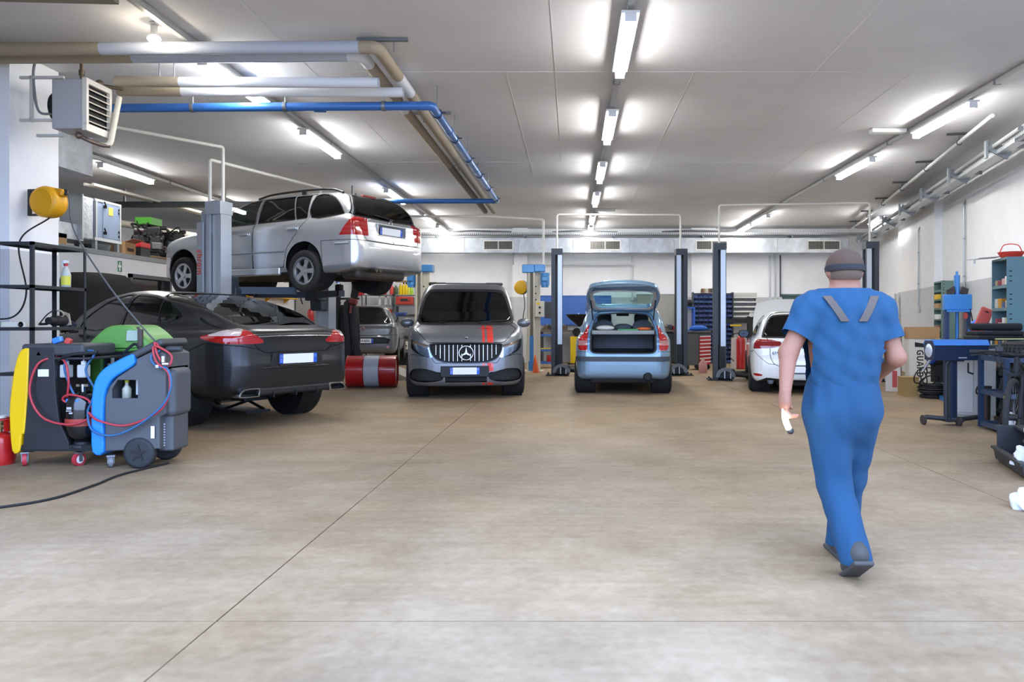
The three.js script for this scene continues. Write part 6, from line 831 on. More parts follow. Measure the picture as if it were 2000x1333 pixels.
{ const o = thing('oil_drum', 'red steel drum with grey middle band lying on the floor', 'drum', [-3.72, 0.295, 14.25], 0.12), dr = (a, b) => xf(L([[0.285, a], [0.289, a + 0.01], [0.289, b - 0.01], [0.285, b]], 48), 0, 0, 0, 0, 0, -Math.PI / 2); part('red_section', [dr(-0.44, -0.13), xf(new THREE.CircleGeometry(0.285, 40), -0.43, 0, 0, 0, -Math.PI / 2), TOR(0.286, 0.01, -0.44, 0, 0, 0, Math.PI / 2)], mRed, o); part('grey_section', dr(-0.13, 0.14), M('#b9bdbf', 0.4), o); part('red_section', [dr(0.14, 0.44), xf(new THREE.CircleGeometry(0.285, 40), 0.43, 0, 0, 0, Math.PI / 2), TOR(0.286, 0.01, 0.44, 0, 0, 0, Math.PI / 2)], mRed, o); part('rib', [TOR(0.289, 0.008, -0.14, 0, 0, 0, Math.PI / 2), TOR(0.289, 0.008, 0.145, 0, 0, 0, Math.PI / 2)], M('#8d1a1c', 0.4), o); part('bung', C(0.03, 0.02, -0.445, -0.18, 0.1, 'x'), mChrome, o); }
single('drive_ramp', 'low pale sheet metal ramp between drum and van', 'ramp', [xf(E([[0, 0], [0.9, 0], [0.9, 0.06], [0, 0.3]], 0.5, 0.01), -0.35, 0.0, -0.25)], M('#b5b1a8', 0.5, 0.3), [-3.75, 0, 16.3], -0.5); single('black_crate', 'black plastic crate behind the ramp', 'crate', [RB(0.5, 0.34, 0.36, 0.02, 0, 0.17, 0), B(0.52, 0.03, 0.38, 0, 0.33, 0)], mBlackRub, [-4.75, 0, 21.7]);
// office wall shelf with cans
{ const o = thing('wall_shelf', 'yellow wall shelf with cans on the office wall', 'shelf', [-7.94, 1.86, 20.2]); part('board', B(0.3, 0.03, 3.2, 0, 0, 0), M('#e0b21c', 0.5), o); for (const z of [-1.3, 0, 1.3]) part('bracket', xf(E([[0, 0], [0.16, 0], [0, -0.12]], 0.03), -0.14, -0.015, z), M('#d8a816', 0.5), o); }
[['#d9dce0', 18.95, 0.06, 0.22], ['#c23a2e', 19.15, 0.05, 0.2], ['#2c4f9e', 19.55, 0.09, 0.3], ['#2c4f9e', 19.85, 0.09, 0.3], ['#d8cf4a', 19.32, 0.04, 0.24], ['#2b62a8', 18.75, 0.05, 0.34], ['#b5b0a6', 18.55, 0.07, 0.15]].forEach(([c, d, r, h], i) => { const o = thing('paint_can', ['white can at the near end', 'red can beside the white one', 'blue tin beside the yellow can', 'farther blue tin', 'slim yellow can', 'tall blue can at the near end', 'short grey can'][i] + ' on the yellow wall shelf', 'can', [-7.92, 1.876, d], 0, 'cans on the yellow shelf'); part('body', C(r, h, 0, h / 2, 0), M(c, 0.4), o); part('lid', C(r * 0.7, 0.03, 0, h + 0.015, 0), M('#cfcfca', 0.4), o); });
{ const o = thing('grey_locker', 'tall plain grey locker in the back corner', 'cabinet', [-7.6, 0, 22.55]); part('body', RB(0.9, 2.35, 0.5, 0.01, 0, 1.175, 0), M('#a9a9a5', 0.5, 0.1), o); part('door', B(0.42, 2.25, 0.012, -0.215, 1.18, 0.255), M('#a5a5a1', 0.5, 0.1), o); part('door', B(0.42, 2.25, 0.012, 0.215, 1.18, 0.255), M('#a5a5a1', 0.5, 0.1), o); part('lock', B(0.02, 0.08, 0.02, 0.03, 1.2, 0.265), mChrome, o); }
{ const o = thing('fire_extinguisher', 'red fire extinguisher with loose hose in front of the grey locker', 'fire extinguisher', [-7.55, 0, 22.1]); part('cylinder', L([[0, 1.15], [0.09, 1.15], [0.09, 1.5], [0.05, 1.57], [0.025, 1.6], [0, 1.6]], 24), mRed, o); part('hose', T([[0.02, 1.6, 0], [0.0, 1.95, 0.05], [-0.14, 2.05, 0.05], [-0.26, 1.9, 0.04], [-0.22, 1.72, 0.02]], 0.02), mBlackRub, o); part('bracket', B(0.1, 0.2, 0.14, 0, 1.3, -0.1), mSteel, o); }
single('red_sign', 'red square sign with white ring on the back wall', 'sign', RB(0.36, 0.62, 0.015, 0.004, 0, 0, 0), printMat(canvasTex(128, 220, c => { c.fillStyle = '#c9211f'; c.fillRect(0, 0, 128, 220); c.strokeStyle = '#f0eeee'; c.lineWidth = 12; c.beginPath(); c.arc(76, 96, 46, 0, 7); c.stroke(); c.fillStyle = '#f0eeee'; c.beginPath(); c.arc(86, 110, 26, 0, 7); c.fill(); })), [(700 - VX) * 22.9 / FOCAL, 2.3, 22.9]);
// two-bay steel shelving with bottles, cases, tools
const bx = px => (px - VX) * 22.45 / FOCAL, levels = [2.0, 1.7, 1.38, 1.04, 0.72, 0.4, 0.08];
const shA = rack('steel_shelving', 'near-left bay of dark steel shelving at the back wall', 0.92, 2.02, 0.45, levels, M('#44474a', 0.5, 0.4), [bx(741), 0, 22.45], 0, 'shelf', M('#8d9092', 0.5, 0.4), 'steel shelving bays'); shA.userData.label = 'dark steel shelving bay directly behind the grey small hatchback';
rack('steel_shelving', 'dark steel shelving bay beside the beige lift post', 0.92, 2.02, 0.45, levels, M('#44474a', 0.5, 0.4), [bx(741) + 0.94, 0, 22.45], 0, 'shelf', M('#8d9092', 0.5, 0.4), 'steel shelving bays');
[[748, 0.05, 0.2, '#b33033', '#8a2024', 2], [753, 0.055, 0.18, '#b8292d', '#8a2024', 2], [762, 0.06, 0.3, '#d7dadd', '#c23030', 2], [766, 0.07, 0.34, '#cf4b44', '#e6e6e6', 2], [775, 0.06, 0.3, '#4c5a3c', '#c9c9c9', 2], [784, 0.055, 0.36, '#e0c21c', '#f0f0f0', 2], [790, 0.055, 0.36, '#e3c41a', '#3a2a20', 2], [795, 0.055, 0.36, '#dfc01c', '#3a2a20', 2], [800, 0.055, 0.28, '#d8d44a', '#f0f0ea', 2], [805, 0.055, 0.28, '#9fc23a', '#f0f0ea', 2], [743, 0.05, 0.26, '#d7dadc', '#d7dadc', 1.7], [755.5, 0.05, 0.26, '#d5dbe2', '#26304a', 1.7], [765, 0.04, 0.26, '#e3e5e4', '#e3e5e4', 1.7]].forEach(([px, r, h, c, cc, y], i) => bottle('shop_bottle', ['small red bottle', 'squat red bottle', 'white bottle with red cap', 'red bottle with white cap', 'dark green bottle', 'first tall yellow bottle', 'second tall yellow bottle', 'third tall yellow bottle', 'yellow bottle with white cap', 'lime bottle with white cap', 'clear pointed bottle', 'pale bottle with navy cap', 'slim white bottle'][i] + (y === 2 ? ' on the top steel shelf' : ' on the second steel shelf'), r, h, M(c, 0.35), M(cc, 0.45), [bx(px), y + 0.004, 22.35], 'bottles on the steel shelving'));
single('wooden_board', 'short wooden board lying across the yellow bottles', 'board', B(0.5, 0.05, 0.12, 0, 0.025, 0), M('#8a6a45', 0.8), [bx(791), 2.366, 22.35], 0.1);
for (const [px, y, w, h, c, n, l] of [[793, 1.704, 0.5, 0.24, '#b3392f', 'tool_case', 'red plastic tool case on the second steel shelf'], [786, 1.384, 0.34, 0.1, '#284a94', 'blue_jack', 'blue scissor jack on the third steel shelf'], [806, 1.384, 0.3, 0.06, '#5d5b58', 'steel_tools', 'grey pile of steel tools on the third steel shelf'], [782, 1.044, 0.4, 0.1, '#b9313a', 'red_tool', 'flat red tool on the fourth steel shelf'], [793, 0.724, 0.5, 0.09, '#303236', 'black_tools', 'black tools on the fifth steel shelf'], [781, 0.404, 0.24, 0.3, '#9aa4ab', 'grey_canister', 'grey plastic canister on the lowest visible steel shelf'], [793, 0.404, 0.24, 0.24, '#d6d0bd', 'beige_case', 'beige appliance case on the lowest visible steel shelf']]) { const o = thing(n, l, 'tool', [bx(px), y, 22.3]); part('body', [RB(w, h, 0.24, Math.min(0.03, h * 0.3), 0, h / 2, 0)], M(c, 0.5), o); part('detail', [RB(w * 0.4, h * 0.3, 0.02, 0.004, 0, h * 0.6, 0.125), C(0.02, 0.05, w * 0.3, h * 0.5, 0.12, 'z')], M('#2a2a2c', 0.5), o); }
// high wall board with a few cartons behind the van
{ single('wall_board', 'narrow wall board high on the back wall behind the van', 'shelf', [B(1.9, 0.03, 0.25, 0, 0, 0), B(0.03, 0.15, 0.2, -0.7, -0.08, 0), B(0.03, 0.15, 0.2, 0.7, -0.08, 0)], M('#b9b7b0', 0.6), [(875 - VX) * 22.7 / FOCAL, 2.2, 22.85]); [[846, '#a8875a', 0.2, 0.18, 'brown carton at the end'], [860, '#8a5f3c', 0.34, 0.08, 'flat brown carton'], [880, '#9c4a3c', 0.16, 0.08, 'small red-brown carton'], [893, '#7d6a50', 0.16, 0.15, 'dark cube carton'], [901, '#d2d2cc', 0.12, 0.16, 'white carton']].forEach(([px, c, w, h, l]) => single('small_carton', l + ' on the high wall board behind the van', 'box', [B(w, h, 0.18, 0, h / 2, 0), B(w * 0.2, 0.004, 0.18, 0, h, 0)], M(c, 0.8), [(px - VX) * 22.85 / FOCAL, 2.216, 22.85], 0, 'cartons on the wall board')); }
{ const o = thing('cable_reel', 'yellow and dark cable reel beside the beige lift', 'cable reel', [(1018 - VX) * 18.9 / FOCAL, 2.06, 18.95], -0.35); part('face', xf(L([[0, 0.05], [0.12, 0.05], [0.165, 0.02], [0.17, 0]], 32), 0, 0, 0.05, Math.PI / 2), M('#e3ae17', 0.4), o); part('housing', xf(L([[0.17, 0], [0.175, -0.1], [0.1, -0.15], [0, -0.15]], 32), 0, 0, 0.05, Math.PI / 2), M('#4d4c47', 0.5), o); part('cable', T([[0.06, -0.15, 0], [0.1, -0.45, 0.02], [0.05, -0.75, 0], [0.12, -0.95, 0]], 0.012), M('#4c4c48', 0.6), o); part('arm', B(0.08, 0.1, 0.3, 0.05, 0, -0.2), mBeige, o); }
// workbench, pegboards
{ const x0 = (1052 - VX) * 22.6 / FOCAL, x1 = (1336 - VX) * 22.6 / FOCAL, w = x1 - x0, o = thing('workbench', 'long dark workbench along the back wall', 'workbench', [(x0 + x1) / 2, 0, 22.55]); part('top', RB(w, 0.06, 0.7, 0.01, 0, 0.95, 0), M('#5b5750', 0.6), o); for (let k = 0; k < 5; k++) part('leg', B(0.07, 0.92, 0.6, -w / 2 + 0.1 + k * (w - 0.2) / 4, 0.46, 0), M('#3c4046', 0.5, 0.3), o); part('cabinet', [RB(1.0, 0.86, 0.6, 0.01, w / 2 - 0.6, 0.46, 0)], M('#26282b', 0.5, 0.2), o); for (let k = 0; k < 4; k++) part('drawer', B(0.44, 0.18, 0.01, w / 2 - 0.85, 0.17 + k * 0.2, 0.305), M('#2e3135', 0.45, 0.2), o); part('drawer_handle', [0, 1, 2, 3].map(k => B(0.3, 0.015, 0.02, w / 2 - 0.85, 0.22 + k * 0.2, 0.315)), M('#9a9da0', 0.4, 0.6), o); part('cabinet_door', B(0.46, 0.8, 0.01, w / 2 - 0.36, 0.46, 0.305), M('#2e3135', 0.45, 0.2), o); }
{ const o = thing('tool_pegboard', 'blue metal pegboard above the workbench', 'pegboard', [(1124 - VX) * 22.85 / FOCAL, 1.56, 22.9]); part('board', RB(2.12, 0.86, 0.03, 0.008, 0, 0, 0), new THREE.MeshPhysicalMaterial({ color: srgb('#3a67b2'), roughness: 0.5, map: (() => { const t = canvasTex(64, 64, (c) => { c.fillStyle = '#fff'; c.fillRect(0, 0, 64, 64); c.fillStyle = '#9aa6bd'; c.fillRect(26, 26, 10, 10); }); t.wrapS = t.wrapT = THREE.RepeatWrapping; t.repeat.set(24, 10); return t; })() }), o); part('rim', [B(2.14, 0.02, 0.05, 0, 0.43, 0), B(2.14, 0.02, 0.05, 0, -0.43, 0)], M('#2f59a3', 0.5), o); }
for (const [x, l] of [[0.42, 'short chain hanging on the blue pegboard'], [0.5, 'long chain hanging on the blue pegboard']]) single('hanging_chain', l, 'chain', Array.from({ length: l[0] === 's' ? 5 : 7 }, (_, k) => TOR(0.03, 0.008, 0, -k * 0.05, 0, 0, k % 2 ? 1.2 : 0)), mSteel, [x, 1.78, 22.86]);
{ const o = thing('grey_pegboard', 'plain grey board above the dark bench cabinet', 'pegboard', [(1281 - VX) * 22.85 / FOCAL, 1.5, 22.9]); part('board', RB(1.12, 1.06, 0.03, 0.008, 0, 0, 0), M('#9d9b92', 0.6), o); part('rim', [B(1.14, 0.02, 0.05, 0, 0.53, 0), B(0.02, 1.06, 0.05, -0.56, 0, 0), B(0.02, 1.06, 0.05, 0.56, 0, 0)], M('#84827a', 0.5), o); }
seed = 21; [[1066, 'rusty brake disc', 0], [1078, 'grey toolbox', 1], [1088, 'oily gear housing', 2], [1100, 'small black box', 1], [1290, 'rusty pump', 2], [1300, 'dark gear', 0], [1309, 'brown motor', 2], [1319, 'small red clamp', 1], [1096, 'grey clamp', 1]].forEach(([px, l, k]) => { const o = thing('bench_part', l + ' on the back workbench', 'machine part', [(px - VX) * 22.4 / FOCAL, 0.98, 22.4], rr(0, 3), 'parts on the workbench'), c = pick(['#4d463f', '#5d5048', '#3a3c3e', '#6b5a4a']); part('body', k === 0 ? [C(0.13, 0.05, 0, 0.025, 0), C(0.06, 0.1, 0, 0.05, 0)] : k === 1 ? [RB(0.22, 0.12, 0.16, 0.01, 0, 0.06, 0)] : [RB(0.16, 0.14, 0.16, 0.03, 0, 0.07, 0), C(0.05, 0.22, 0, 0.1, 0, 'x')], M(l.includes('red') ? '#9a2f2a' : c, 0.5, 0.4), o); part('fitting', [C(0.025, 0.06, 0.04, 0.14, 0.02), bar([-0.06, 0.12, 0], [0.08, 0.16, 0.02], 0.012)], mSteel, o); });
{ const o = thing('oil_drainer', 'yellow oil drainer with black funnel bowl beside the blue hatchback', 'oil drainer', [(1123 - VX) * 20.9 / FOCAL, 0, 20.9]); part('tank', [C(0.13, 0.72, 0, 0.44, 0), C(0.135, 0.03, 0, 0.8, 0)], M('#e0c01a', 0.4), o, 'yellow round tank'); part('bowl', L([[0.03, 1.02], [0.08, 1.08], [0.28, 1.24], [0.36, 1.34], [0.37, 1.36], [0.34, 1.34], [0.1, 1.12]], 28).translate(0.12, 0.06, 0), mBlackRub, o, 'black funnel bowl'); part('pole', [C(0.02, 0.7, 0.1, 1.1, 0), bar([0.28, 1.05, 0.05], [0.3, 1.5, 0.05], 0.015)], mChrome, o); part('gauge', [C(0.12, 0.06, 0.05, 0.93, 0.1, 'z')], mBlackRub, o); part('foot', [B(0.4, 0.03, 0.3, 0, 0.075, 0), C(0.04, 0.03, -0.17, 0.04, 0.12, 'x'), C(0.04, 0.03, 0.17, 0.04, 0.12, 'x')], mBlackRub, o); }
{ const o = thing('tool_cart', 'small blue open tool cart under the pegboard', 'cart', [(1066 - VX) * 20.3 / FOCAL, 0, 20.3]), mC = paint('#2f62b0', 0.05, 0.45, 0.3); for (const x of [-0.2, 0.2]) for (const z of [-0.18, 0.18]) part('upright', B(0.03, 0.8, 0.03, x, 0.46, z), mC, o); for (const y of [0.12, 0.45, 0.84]) part('tray', [B(0.44, 0.02, 0.4, 0, y, 0), B(0.44, 0.05, 0.01, 0, y + 0.02, 0.2), B(0.44, 0.05, 0.01, 0, y + 0.02, -0.2)], mC, o); part('red_tin', C(0.06, 0.2, 0.08, 0.23, 0.05), mRed, o); part('yellow_case', RB(0.26, 0.06, 0.2, 0.01, 0, 0.49, 0), M('#d9bd22', 0.5), o); for (const x of [-0.18, 0.18]) part('castor', C(0.045, 0.03, x, 0.045, 0.16, 'x'), mBlackRub, o); }
single('traffic_wedge', 'orange wedge leaning on the beige lift foot', 'wedge', xf(E([[0, 0], [0.14, 0], [0.05, 0.42]], 0.12, 0.01), 0, 0, 0), M('#d9622d', 0.5), [(1042 - VX) * 18.2 / FOCAL, 0, 18.3], -0.2);
// blue bin wall: every bin a part of its own
{ const o = thing('bin_rack', 'tall rack filled with small dark blue storage bins', 'storage rack', [(1394 - VX) * 22.3 / FOCAL, 0, 22.5]), W = 1.16, mBin = M('#2d4479', 0.5), mBin2 = M('#27396a', 0.5); part('back_panel', B(W, 2.06, 0.03, 0, 1.03, -0.14), M('#3a4046', 0.5, 0.3), o); part('side', B(0.03, 2.08, 0.26, -W / 2, 1.04, 0), M('#3a4046', 0.5, 0.3), o); part('side', B(0.03, 2.08, 0.26, W / 2, 1.04, 0), M('#3a4046', 0.5, 0.3), o); const bin = merge([B(0.125, 0.006, 0.18, 0, 0.003, 0), B(0.006, 0.09, 0.18, 0.0595, 0.045, 0), B(0.006, 0.09, 0.18, -0.0595, 0.045, 0), B(0.125, 0.05, 0.006, 0, 0.025, 0.09), B(0.125, 0.1, 0.006, 0, 0.05, -0.09)]); const fill = merge([B(0.1, 0.04, 0.14, 0, 0.03, 0)]); for (let r = 0; r < 15; r++) { part('shelf_lip', B(W - 0.04, 0.012, 0.22, 0, 0.03 + r * 0.134, -0.01), M('#2a3550', 0.5), o); for (let c = 0; c < 8; c++) { const b = part('bin', bin, (r + c) % 3 ? mBin : mBin2, o); b.position.set(-W / 2 + 0.09 + c * 0.14, 0.037 + r * 0.134, 0); const f = part('contents', fill, M(['#6b6f72', '#30343a', '#8f8a55', '#a3a6a8', '#2b2f36', '#2b2f36'][(r * 5 + c * 3) % 6], 0.6), b); } } }
seed = 33; for (let k = 0; k < 5; k++) single('spare_cartridge', ['first', 'second', 'third', 'fourth', 'fifth'][k] + ' small filter standing on top of the blue bin rack', 'filter', [C(0.05, 0.1, 0, 0.05, 0), C(0.03, 0.03, 0, 0.115, 0)], M(pick(['#6d4f38', '#9a8a6a', '#3a3230', '#b9b3a6']), 0.6), [(1374 + k * 4.5 - VX) * 22.3 / FOCAL, 2.062, 22.5], 0, 'filters on the bin rack');
{ const o = thing('organiser_rack', 'white steel organiser rack with dark open drawers', 'storage rack', [(1455 - VX) * 22.5 / FOCAL, 1.22, 22.75]), W = 0.74; part('frame', [B(0.02, 0.84, 0.22, -W / 2, 0.4, 0), B(0.02, 0.84, 0.22, W / 2, 0.4, 0), B(W, 0.84, 0.01, 0, 0.4, -0.1)], M('#c3c4c1', 0.5), o); for (let r = 0; r < 6; r++) part('shelf_lip', [B(W, 0.05, 0.012, 0, 0.02 + r * 0.14, 0.11), B(W, 0.01, 0.22, 0, r * 0.14, 0)], M('#c9cac6', 0.5), o); part('top', B(W + 0.02, 0.1, 0.24, 0, 0.8, 0), M('#b5b6b2', 0.5), o); for (let r = 0; r < 5; r++) part('stock', [B(W * 0.9, 0.05, 0.16, 0, 0.03 + r * 0.14, 0)], M('#2e2d2c', 0.7), o); }
{ const o = thing('engine_crane', 'black steel frame stand beside the white compact car', 'stand', [(1462 - VX) * 20.5 / FOCAL, 0, 20.5]); part('column', B(0.16, 1.36, 0.14, 0.05, 0.68, 0), mBlk, o); part('beam', B(0.75, 0.12, 0.12, -0.25, 1.24, 0), mBlk, o); part('base', [B(0.8, 0.08, 0.1, 0, 0.05, 0.2), B(0.1, 0.08, 0.8, 0.05, 0.05, 0)], mBlk, o); part('dial', C(0.06, 0.03, 0.06, 1.4, 0.08, 'z'), mWhitePl, o); part('hazard_label', B(0.3, 0.05, 0.004, -0.35, 1.12, 0.062), M('#d6bd22', 0.5), o); }
{ const o = thing('gas_bottle', 'tall red gas bottle beside the white compact car', 'gas bottle', [(1447 - VX) * 19.8 / FOCAL, 0, 19.8]); part('shell', L([[0, 0], [0.11, 0], [0.115, 0.03], [0.115, 0.74], [0.08, 0.84], [0.04, 0.88], [0, 0.88]], 28), mRed, o); part('valve', [C(0.03, 0.1, 0, 0.92, 0), C(0.05, 0.03, 0, 0.98, 0)], M('#8f7d4a', 0.4, 0.7), o); part('hose', T([[0.02, 0.94, 0.02], [-0.25, 0.85, 0.1], [-0.35, 0.4, 0.1], [-0.2, 0.2, 0.12]], 0.012), mBlackRub, o); }
single('white_board', 'white board leaning beside the red gas bottle', 'board', B(0.14, 0.8, 0.03, 0, 0.4, 0, 0.05), mWhitePl, [(1434 - VX) * 20 / FOCAL, 0, 20.05]);
{ const o = thing('tool_trolley', 'red tool trolley with white-edged drawers behind the anthracite post', 'tool trolley', [(1362 - VX) * 19.6 / FOCAL, 0, 19.6], 0.9); part('body', RB(0.62, 0.8, 0.42, 0.02, 0, 0.52, 0), M('#4b4d50', 0.5), o); for (let k = 0; k < 8; k++) { const d = part('drawer', RB(0.54, 0.082, 0.03, 0.006, 0, 0.17 + k * 0.092, 0.215), M('#c1242a', 0.4), o); part('drawer_edge', B(0.54, 0.028, 0.02, 0, 0.2 + k * 0.092, 0.232), M('#ececea', 0.4), d); } part('top_tray', RB(0.66, 0.06, 0.46, 0.02, 0, 0.95, 0), M('#3c3e41', 0.5), o); for (const x of [-0.25, 0.25]) for (const z of [-0.16, 0.16]) part('castor', C(0.06, 0.04, x, 0.06, z, 'x'), mBlackRub, o); }
single('blue_cloth', 'blue cloth bundled on the red tool trolley', 'cloth', xf(new THREE.SphereGeometry(0.16, 16, 10).scale(1.5, 0.5, 1), 0, 0.07, 0), M('#2b62b8', 0.85), [(1364 - VX) * 19.6 / FOCAL, 0.975, 19.6]);
{ const o = thing('blue_cabinet', 'blue framed cabinet door behind the anthracite post', 'cabinet', [(1345 - VX) * 21.5 / FOCAL, 0.95, 21.6], 0.2); part('frame', [B(0.34, 0.04, 0.2, 0, 0.66, 0), B(0.04, 0.66, 0.2, -0.15, 0.33, 0), B(0.04, 0.66, 0.2, 0.15, 0.33, 0), B(0.34, 0.04, 0.2, 0, 0.02, 0)], paint('#2a5fc0', 0, 0.4, 0.3), o); part('inside', B(0.28, 0.6, 0.02, 0, 0.34, -0.08), M('#c9c9c4', 0.6), o); part('plinth', B(0.34, 0.95, 0.2, 0, -0.475, 0), M('#3a3d42', 0.5), o); part('head_unit', [S(0.09, 0.05, 0.8, 0), B(0.1, 0.12, 0.1, 0.05, 0.72, 0)], mBlackRub, o); }
bottle('floor_jug', 'pale pink jug standing on the floor between the anthracite lifts', 0.1, 0.36, M('#c98f8a', 0.4), M('#c9b69a', 0.5), [(1373 - VX) * 18.2 / FOCAL, 0, 18.2], undefined, 'jug');
struct('window_1', [B(0.78, 0.05, 0.06, 0, 0.14, 0), B(0.05, 0.3, 0.06, -0.37, 0, 0), B(0.05, 0.3, 0.06, 0.37, 0, 0)], M('#4d6b6c', 0.5), 'teal framed hatch window in the back wall').position.set((1550 - VX) * 22.9 / FOCAL, 1.88, -22.95);
part('pane', B(0.7, 0.27, 0.02, 0, 0, -0.01), M('#3f5658', 0.15), scene.getObjectByName('window_1'));

// ---------------------------------------------------------------- right side
{ const o = thing('headlamp_tester', 'blue headlamp tester on a wheeled stand', 'tester', [4.46, 0, 8.98], 0.05), mN = M('#17263f', 0.45); part('optic_box', [xf(E([[-0.1, -0.12], [0.1, -0.12], [0.12, 0.06], [0.08, 0.11], [-0.08, 0.11], [-0.12, 0.06]], 0.64, 0.008), -0.3, 0.88, 0, 0, Math.PI / 2)], mN, o, 'dark blue optic box'); part('blue_cover', [xf(E([[-0.135, 0.055], [-0.09, 0.118], [0.09, 0.118], [0.135, 0.055], [0.125, 0.05], [0.085, 0.108], [-0.085, 0.108], [-0.125, 0.05]], 0.65, 0.003), -0.305, 0.88, 0, 0, Math.PI / 2)], paint('#2f77c4', 0.05, 0.4, 0.4), o, 'light blue top cover'); part('lens', [xf(new THREE.SphereGeometry(0.085, 20, 12).scale(0.35, 1, 1), -0.3, 0.87, 0)], M('#c9d2d8', 0.08, 0.3, { clearcoat: 1 }), o); part('post', [B(0.11, 0.78, 0.1, -0.02, 0.42, -0.05), B(0.03, 0.76, 0.13, -0.07, 0.42, 0)], M('#1d2a40', 0.5), o); part('guard_bar', pipe([[-0.13, 0.06, 0.06], [-0.13, 0.76, 0.06], [0.08, 0.76, 0.06]], 0.016, 0.08), mIron, o); part('crank', [bar([0.12, 0.73, 0.08], [0.12, 0.62, 0.08], 0.01), bar([0.12, 0.62, 0.08], [0.18, 0.6, 0.08], 0.01)], mBlackRub, o); part('base', [bar([-0.32, 0.09, -0.05], [0.0, 0.07, 0.06], 0.028), bar([0.0, 0.07, 0.06], [0.32, 0.09, -0.02], 0.028), B(0.2, 0.03, 0.2, -0.04, 0.06, 0)], mIron, o); for (const [x, z] of [[-0.34, -0.06], [0.0, 0.1], [0.34, -0.02]]) part('wheel', C(0.055, 0.03, x, 0.055, z, 'x'), M('#3a332e', 0.7), o); part('name_plate', B(0.1, 0.012, 0.002, 0.04, 0.79, 0.106), M('#c3c7cc', 0.4, 0.5), o); }
// cartons with print
{ const o = thing('tall_carton', 'tall white carton printed GUARD leaning by the angled wall', 'carton', [5.92, 0, 13.1], -0.15); o.scale.y = 0.9; part('carton', B(0.42, 1.02, 0.26, 0, 0.51, 0), M('#cfc8ba', 0.75), o); part('print', xf(new THREE.PlaneGeometry(0.4, 0.98), 0, 0.51, 0.132), printMat(canvasTex(200, 490, (c) => { c.fillStyle = '#cfc8ba'; c.fillRect(0, 0, 200, 490); c.fillStyle = '#17181a'; c.save(); c.translate(56, 90); c.rotate(Math.PI / 2); c.font = 'bold 76px sans-serif'; c.fillText('GUARD', 0, 0); c.restore(); c.save(); c.translate(126, 210); c.rotate(Math.PI / 2); c.font = 'bold 70px sans-serif'; c.fillText('LLY', 0, 0); c.restore(); c.beginPath(); c.moveTo(40, 20); c.lineTo(150, 40); c.lineTo(140, 70); c.lineTo(40, 64); c.fill(); c.fillRect(56, 400, 70, 50); }), 0.8), o); }
{ const o = thing('tall_carton', 'narrow pale carton with red bar print beside the GUARD carton', 'carton', [5.62, 0, 13.45], -0.5); o.scale.y = 0.9; part('carton', B(0.24, 1.04, 0.3, 0, 0.52, 0), M('#c9bfb4', 0.75), o); part('print', xf(new THREE.PlaneGeometry(0.22, 1.0), 0, 0.52, 0.152), printMat(canvasTex(110, 500, (c) => { c.fillStyle = '#c9bfb4'; c.fillRect(0, 0, 110, 500); c.fillStyle = '#5a4f4a'; for (const [y, w] of [[40, 60], [60, 70], [80, 66], [150, 50], [180, 74], [205, 60]]) c.fillRect(20, y, w, 12); c.fillStyle = '#b14a48'; c.fillRect(50, 310, 40, 160); }), 0.8), o); }
single('cardboard_box', 'brown flat box lying on the GUARD carton', 'box', [B(0.5, 0.2, 0.3, 0, 0.1, 0), B(0.5, 0.004, 0.03, 0, 0.2, 0)], mCard, [5.95, 0.92, 13.1], -0.2); single('cardboard_box', 'dark brown box lying on the narrow pale carton', 'box', [B(0.26, 0.2, 0.32, 0, 0.1, 0), B(0.03, 0.004, 0.32, 0, 0.2, 0)], M('#7b5c42', 0.85), [5.6, 0.938, 13.45], -0.5);
{ const o = thing('welding_cart', 'heap of black cable reel and blue drum beside the cartons', 'cable drum', [5.72, 0, 12.2]); part('cable_spool', [C(0.2, 0.03, 0, 0.03, 0), C(0.16, 0.16, 0, 0.12, 0), C(0.2, 0.02, 0, 0.21, 0)], mBlackRub, o); part('cable_loops', Array.from({ length: 7 }, (_, k) => TOR(0.17 + (k % 3) * 0.02, 0.012, -0.02, 0.08 + k * 0.016, 0.01, Math.PI / 2 + (k % 2) * 0.06)), M('#1d1d20', 0.6), o); part('upper_loops', [TOR(0.14, 0.01, -0.22, 0.36, 0.05, 0.4, 0.5), TOR(0.12, 0.01, -0.18, 0.34, 0.06, -0.3, 0.8), TOR(0.15, 0.01, -0.1, 0.28, 0.08, 0.9, 0.2)], mBlackRub, o); part('motor', [C(0.12, 0.24, 0.1, 0.62, 0, 'x'), C(0.13, 0.05, 0.02, 0.62, 0, 'x'), B(0.2, 0.3, 0.16, 0.1, 0.4, 0)], mBlackRub, o); part('blue_drum', [C(0.14, 0.05, -0.04, 0.68, 0.02, 'x'), C(0.1, 0.08, -0.02, 0.68, 0.02, 'x')], paint('#1f49a8', 0, 0.4, 0.4), o); part('silver_tube', bar([-0.22, 0.42, 0.1], [-0.06, 0.66, 0.1], 0.022), mChrome, o); }
single('yellow_bucket', 'brown waste carton under the cable loops', 'carton', [B(0.24, 0.3, 0.24, 0, 0.15, 0), B(0.26, 0.02, 0.26, 0, 0.3, 0)], M('#a08350', 0.8), [5.5, 0, 12.6]);
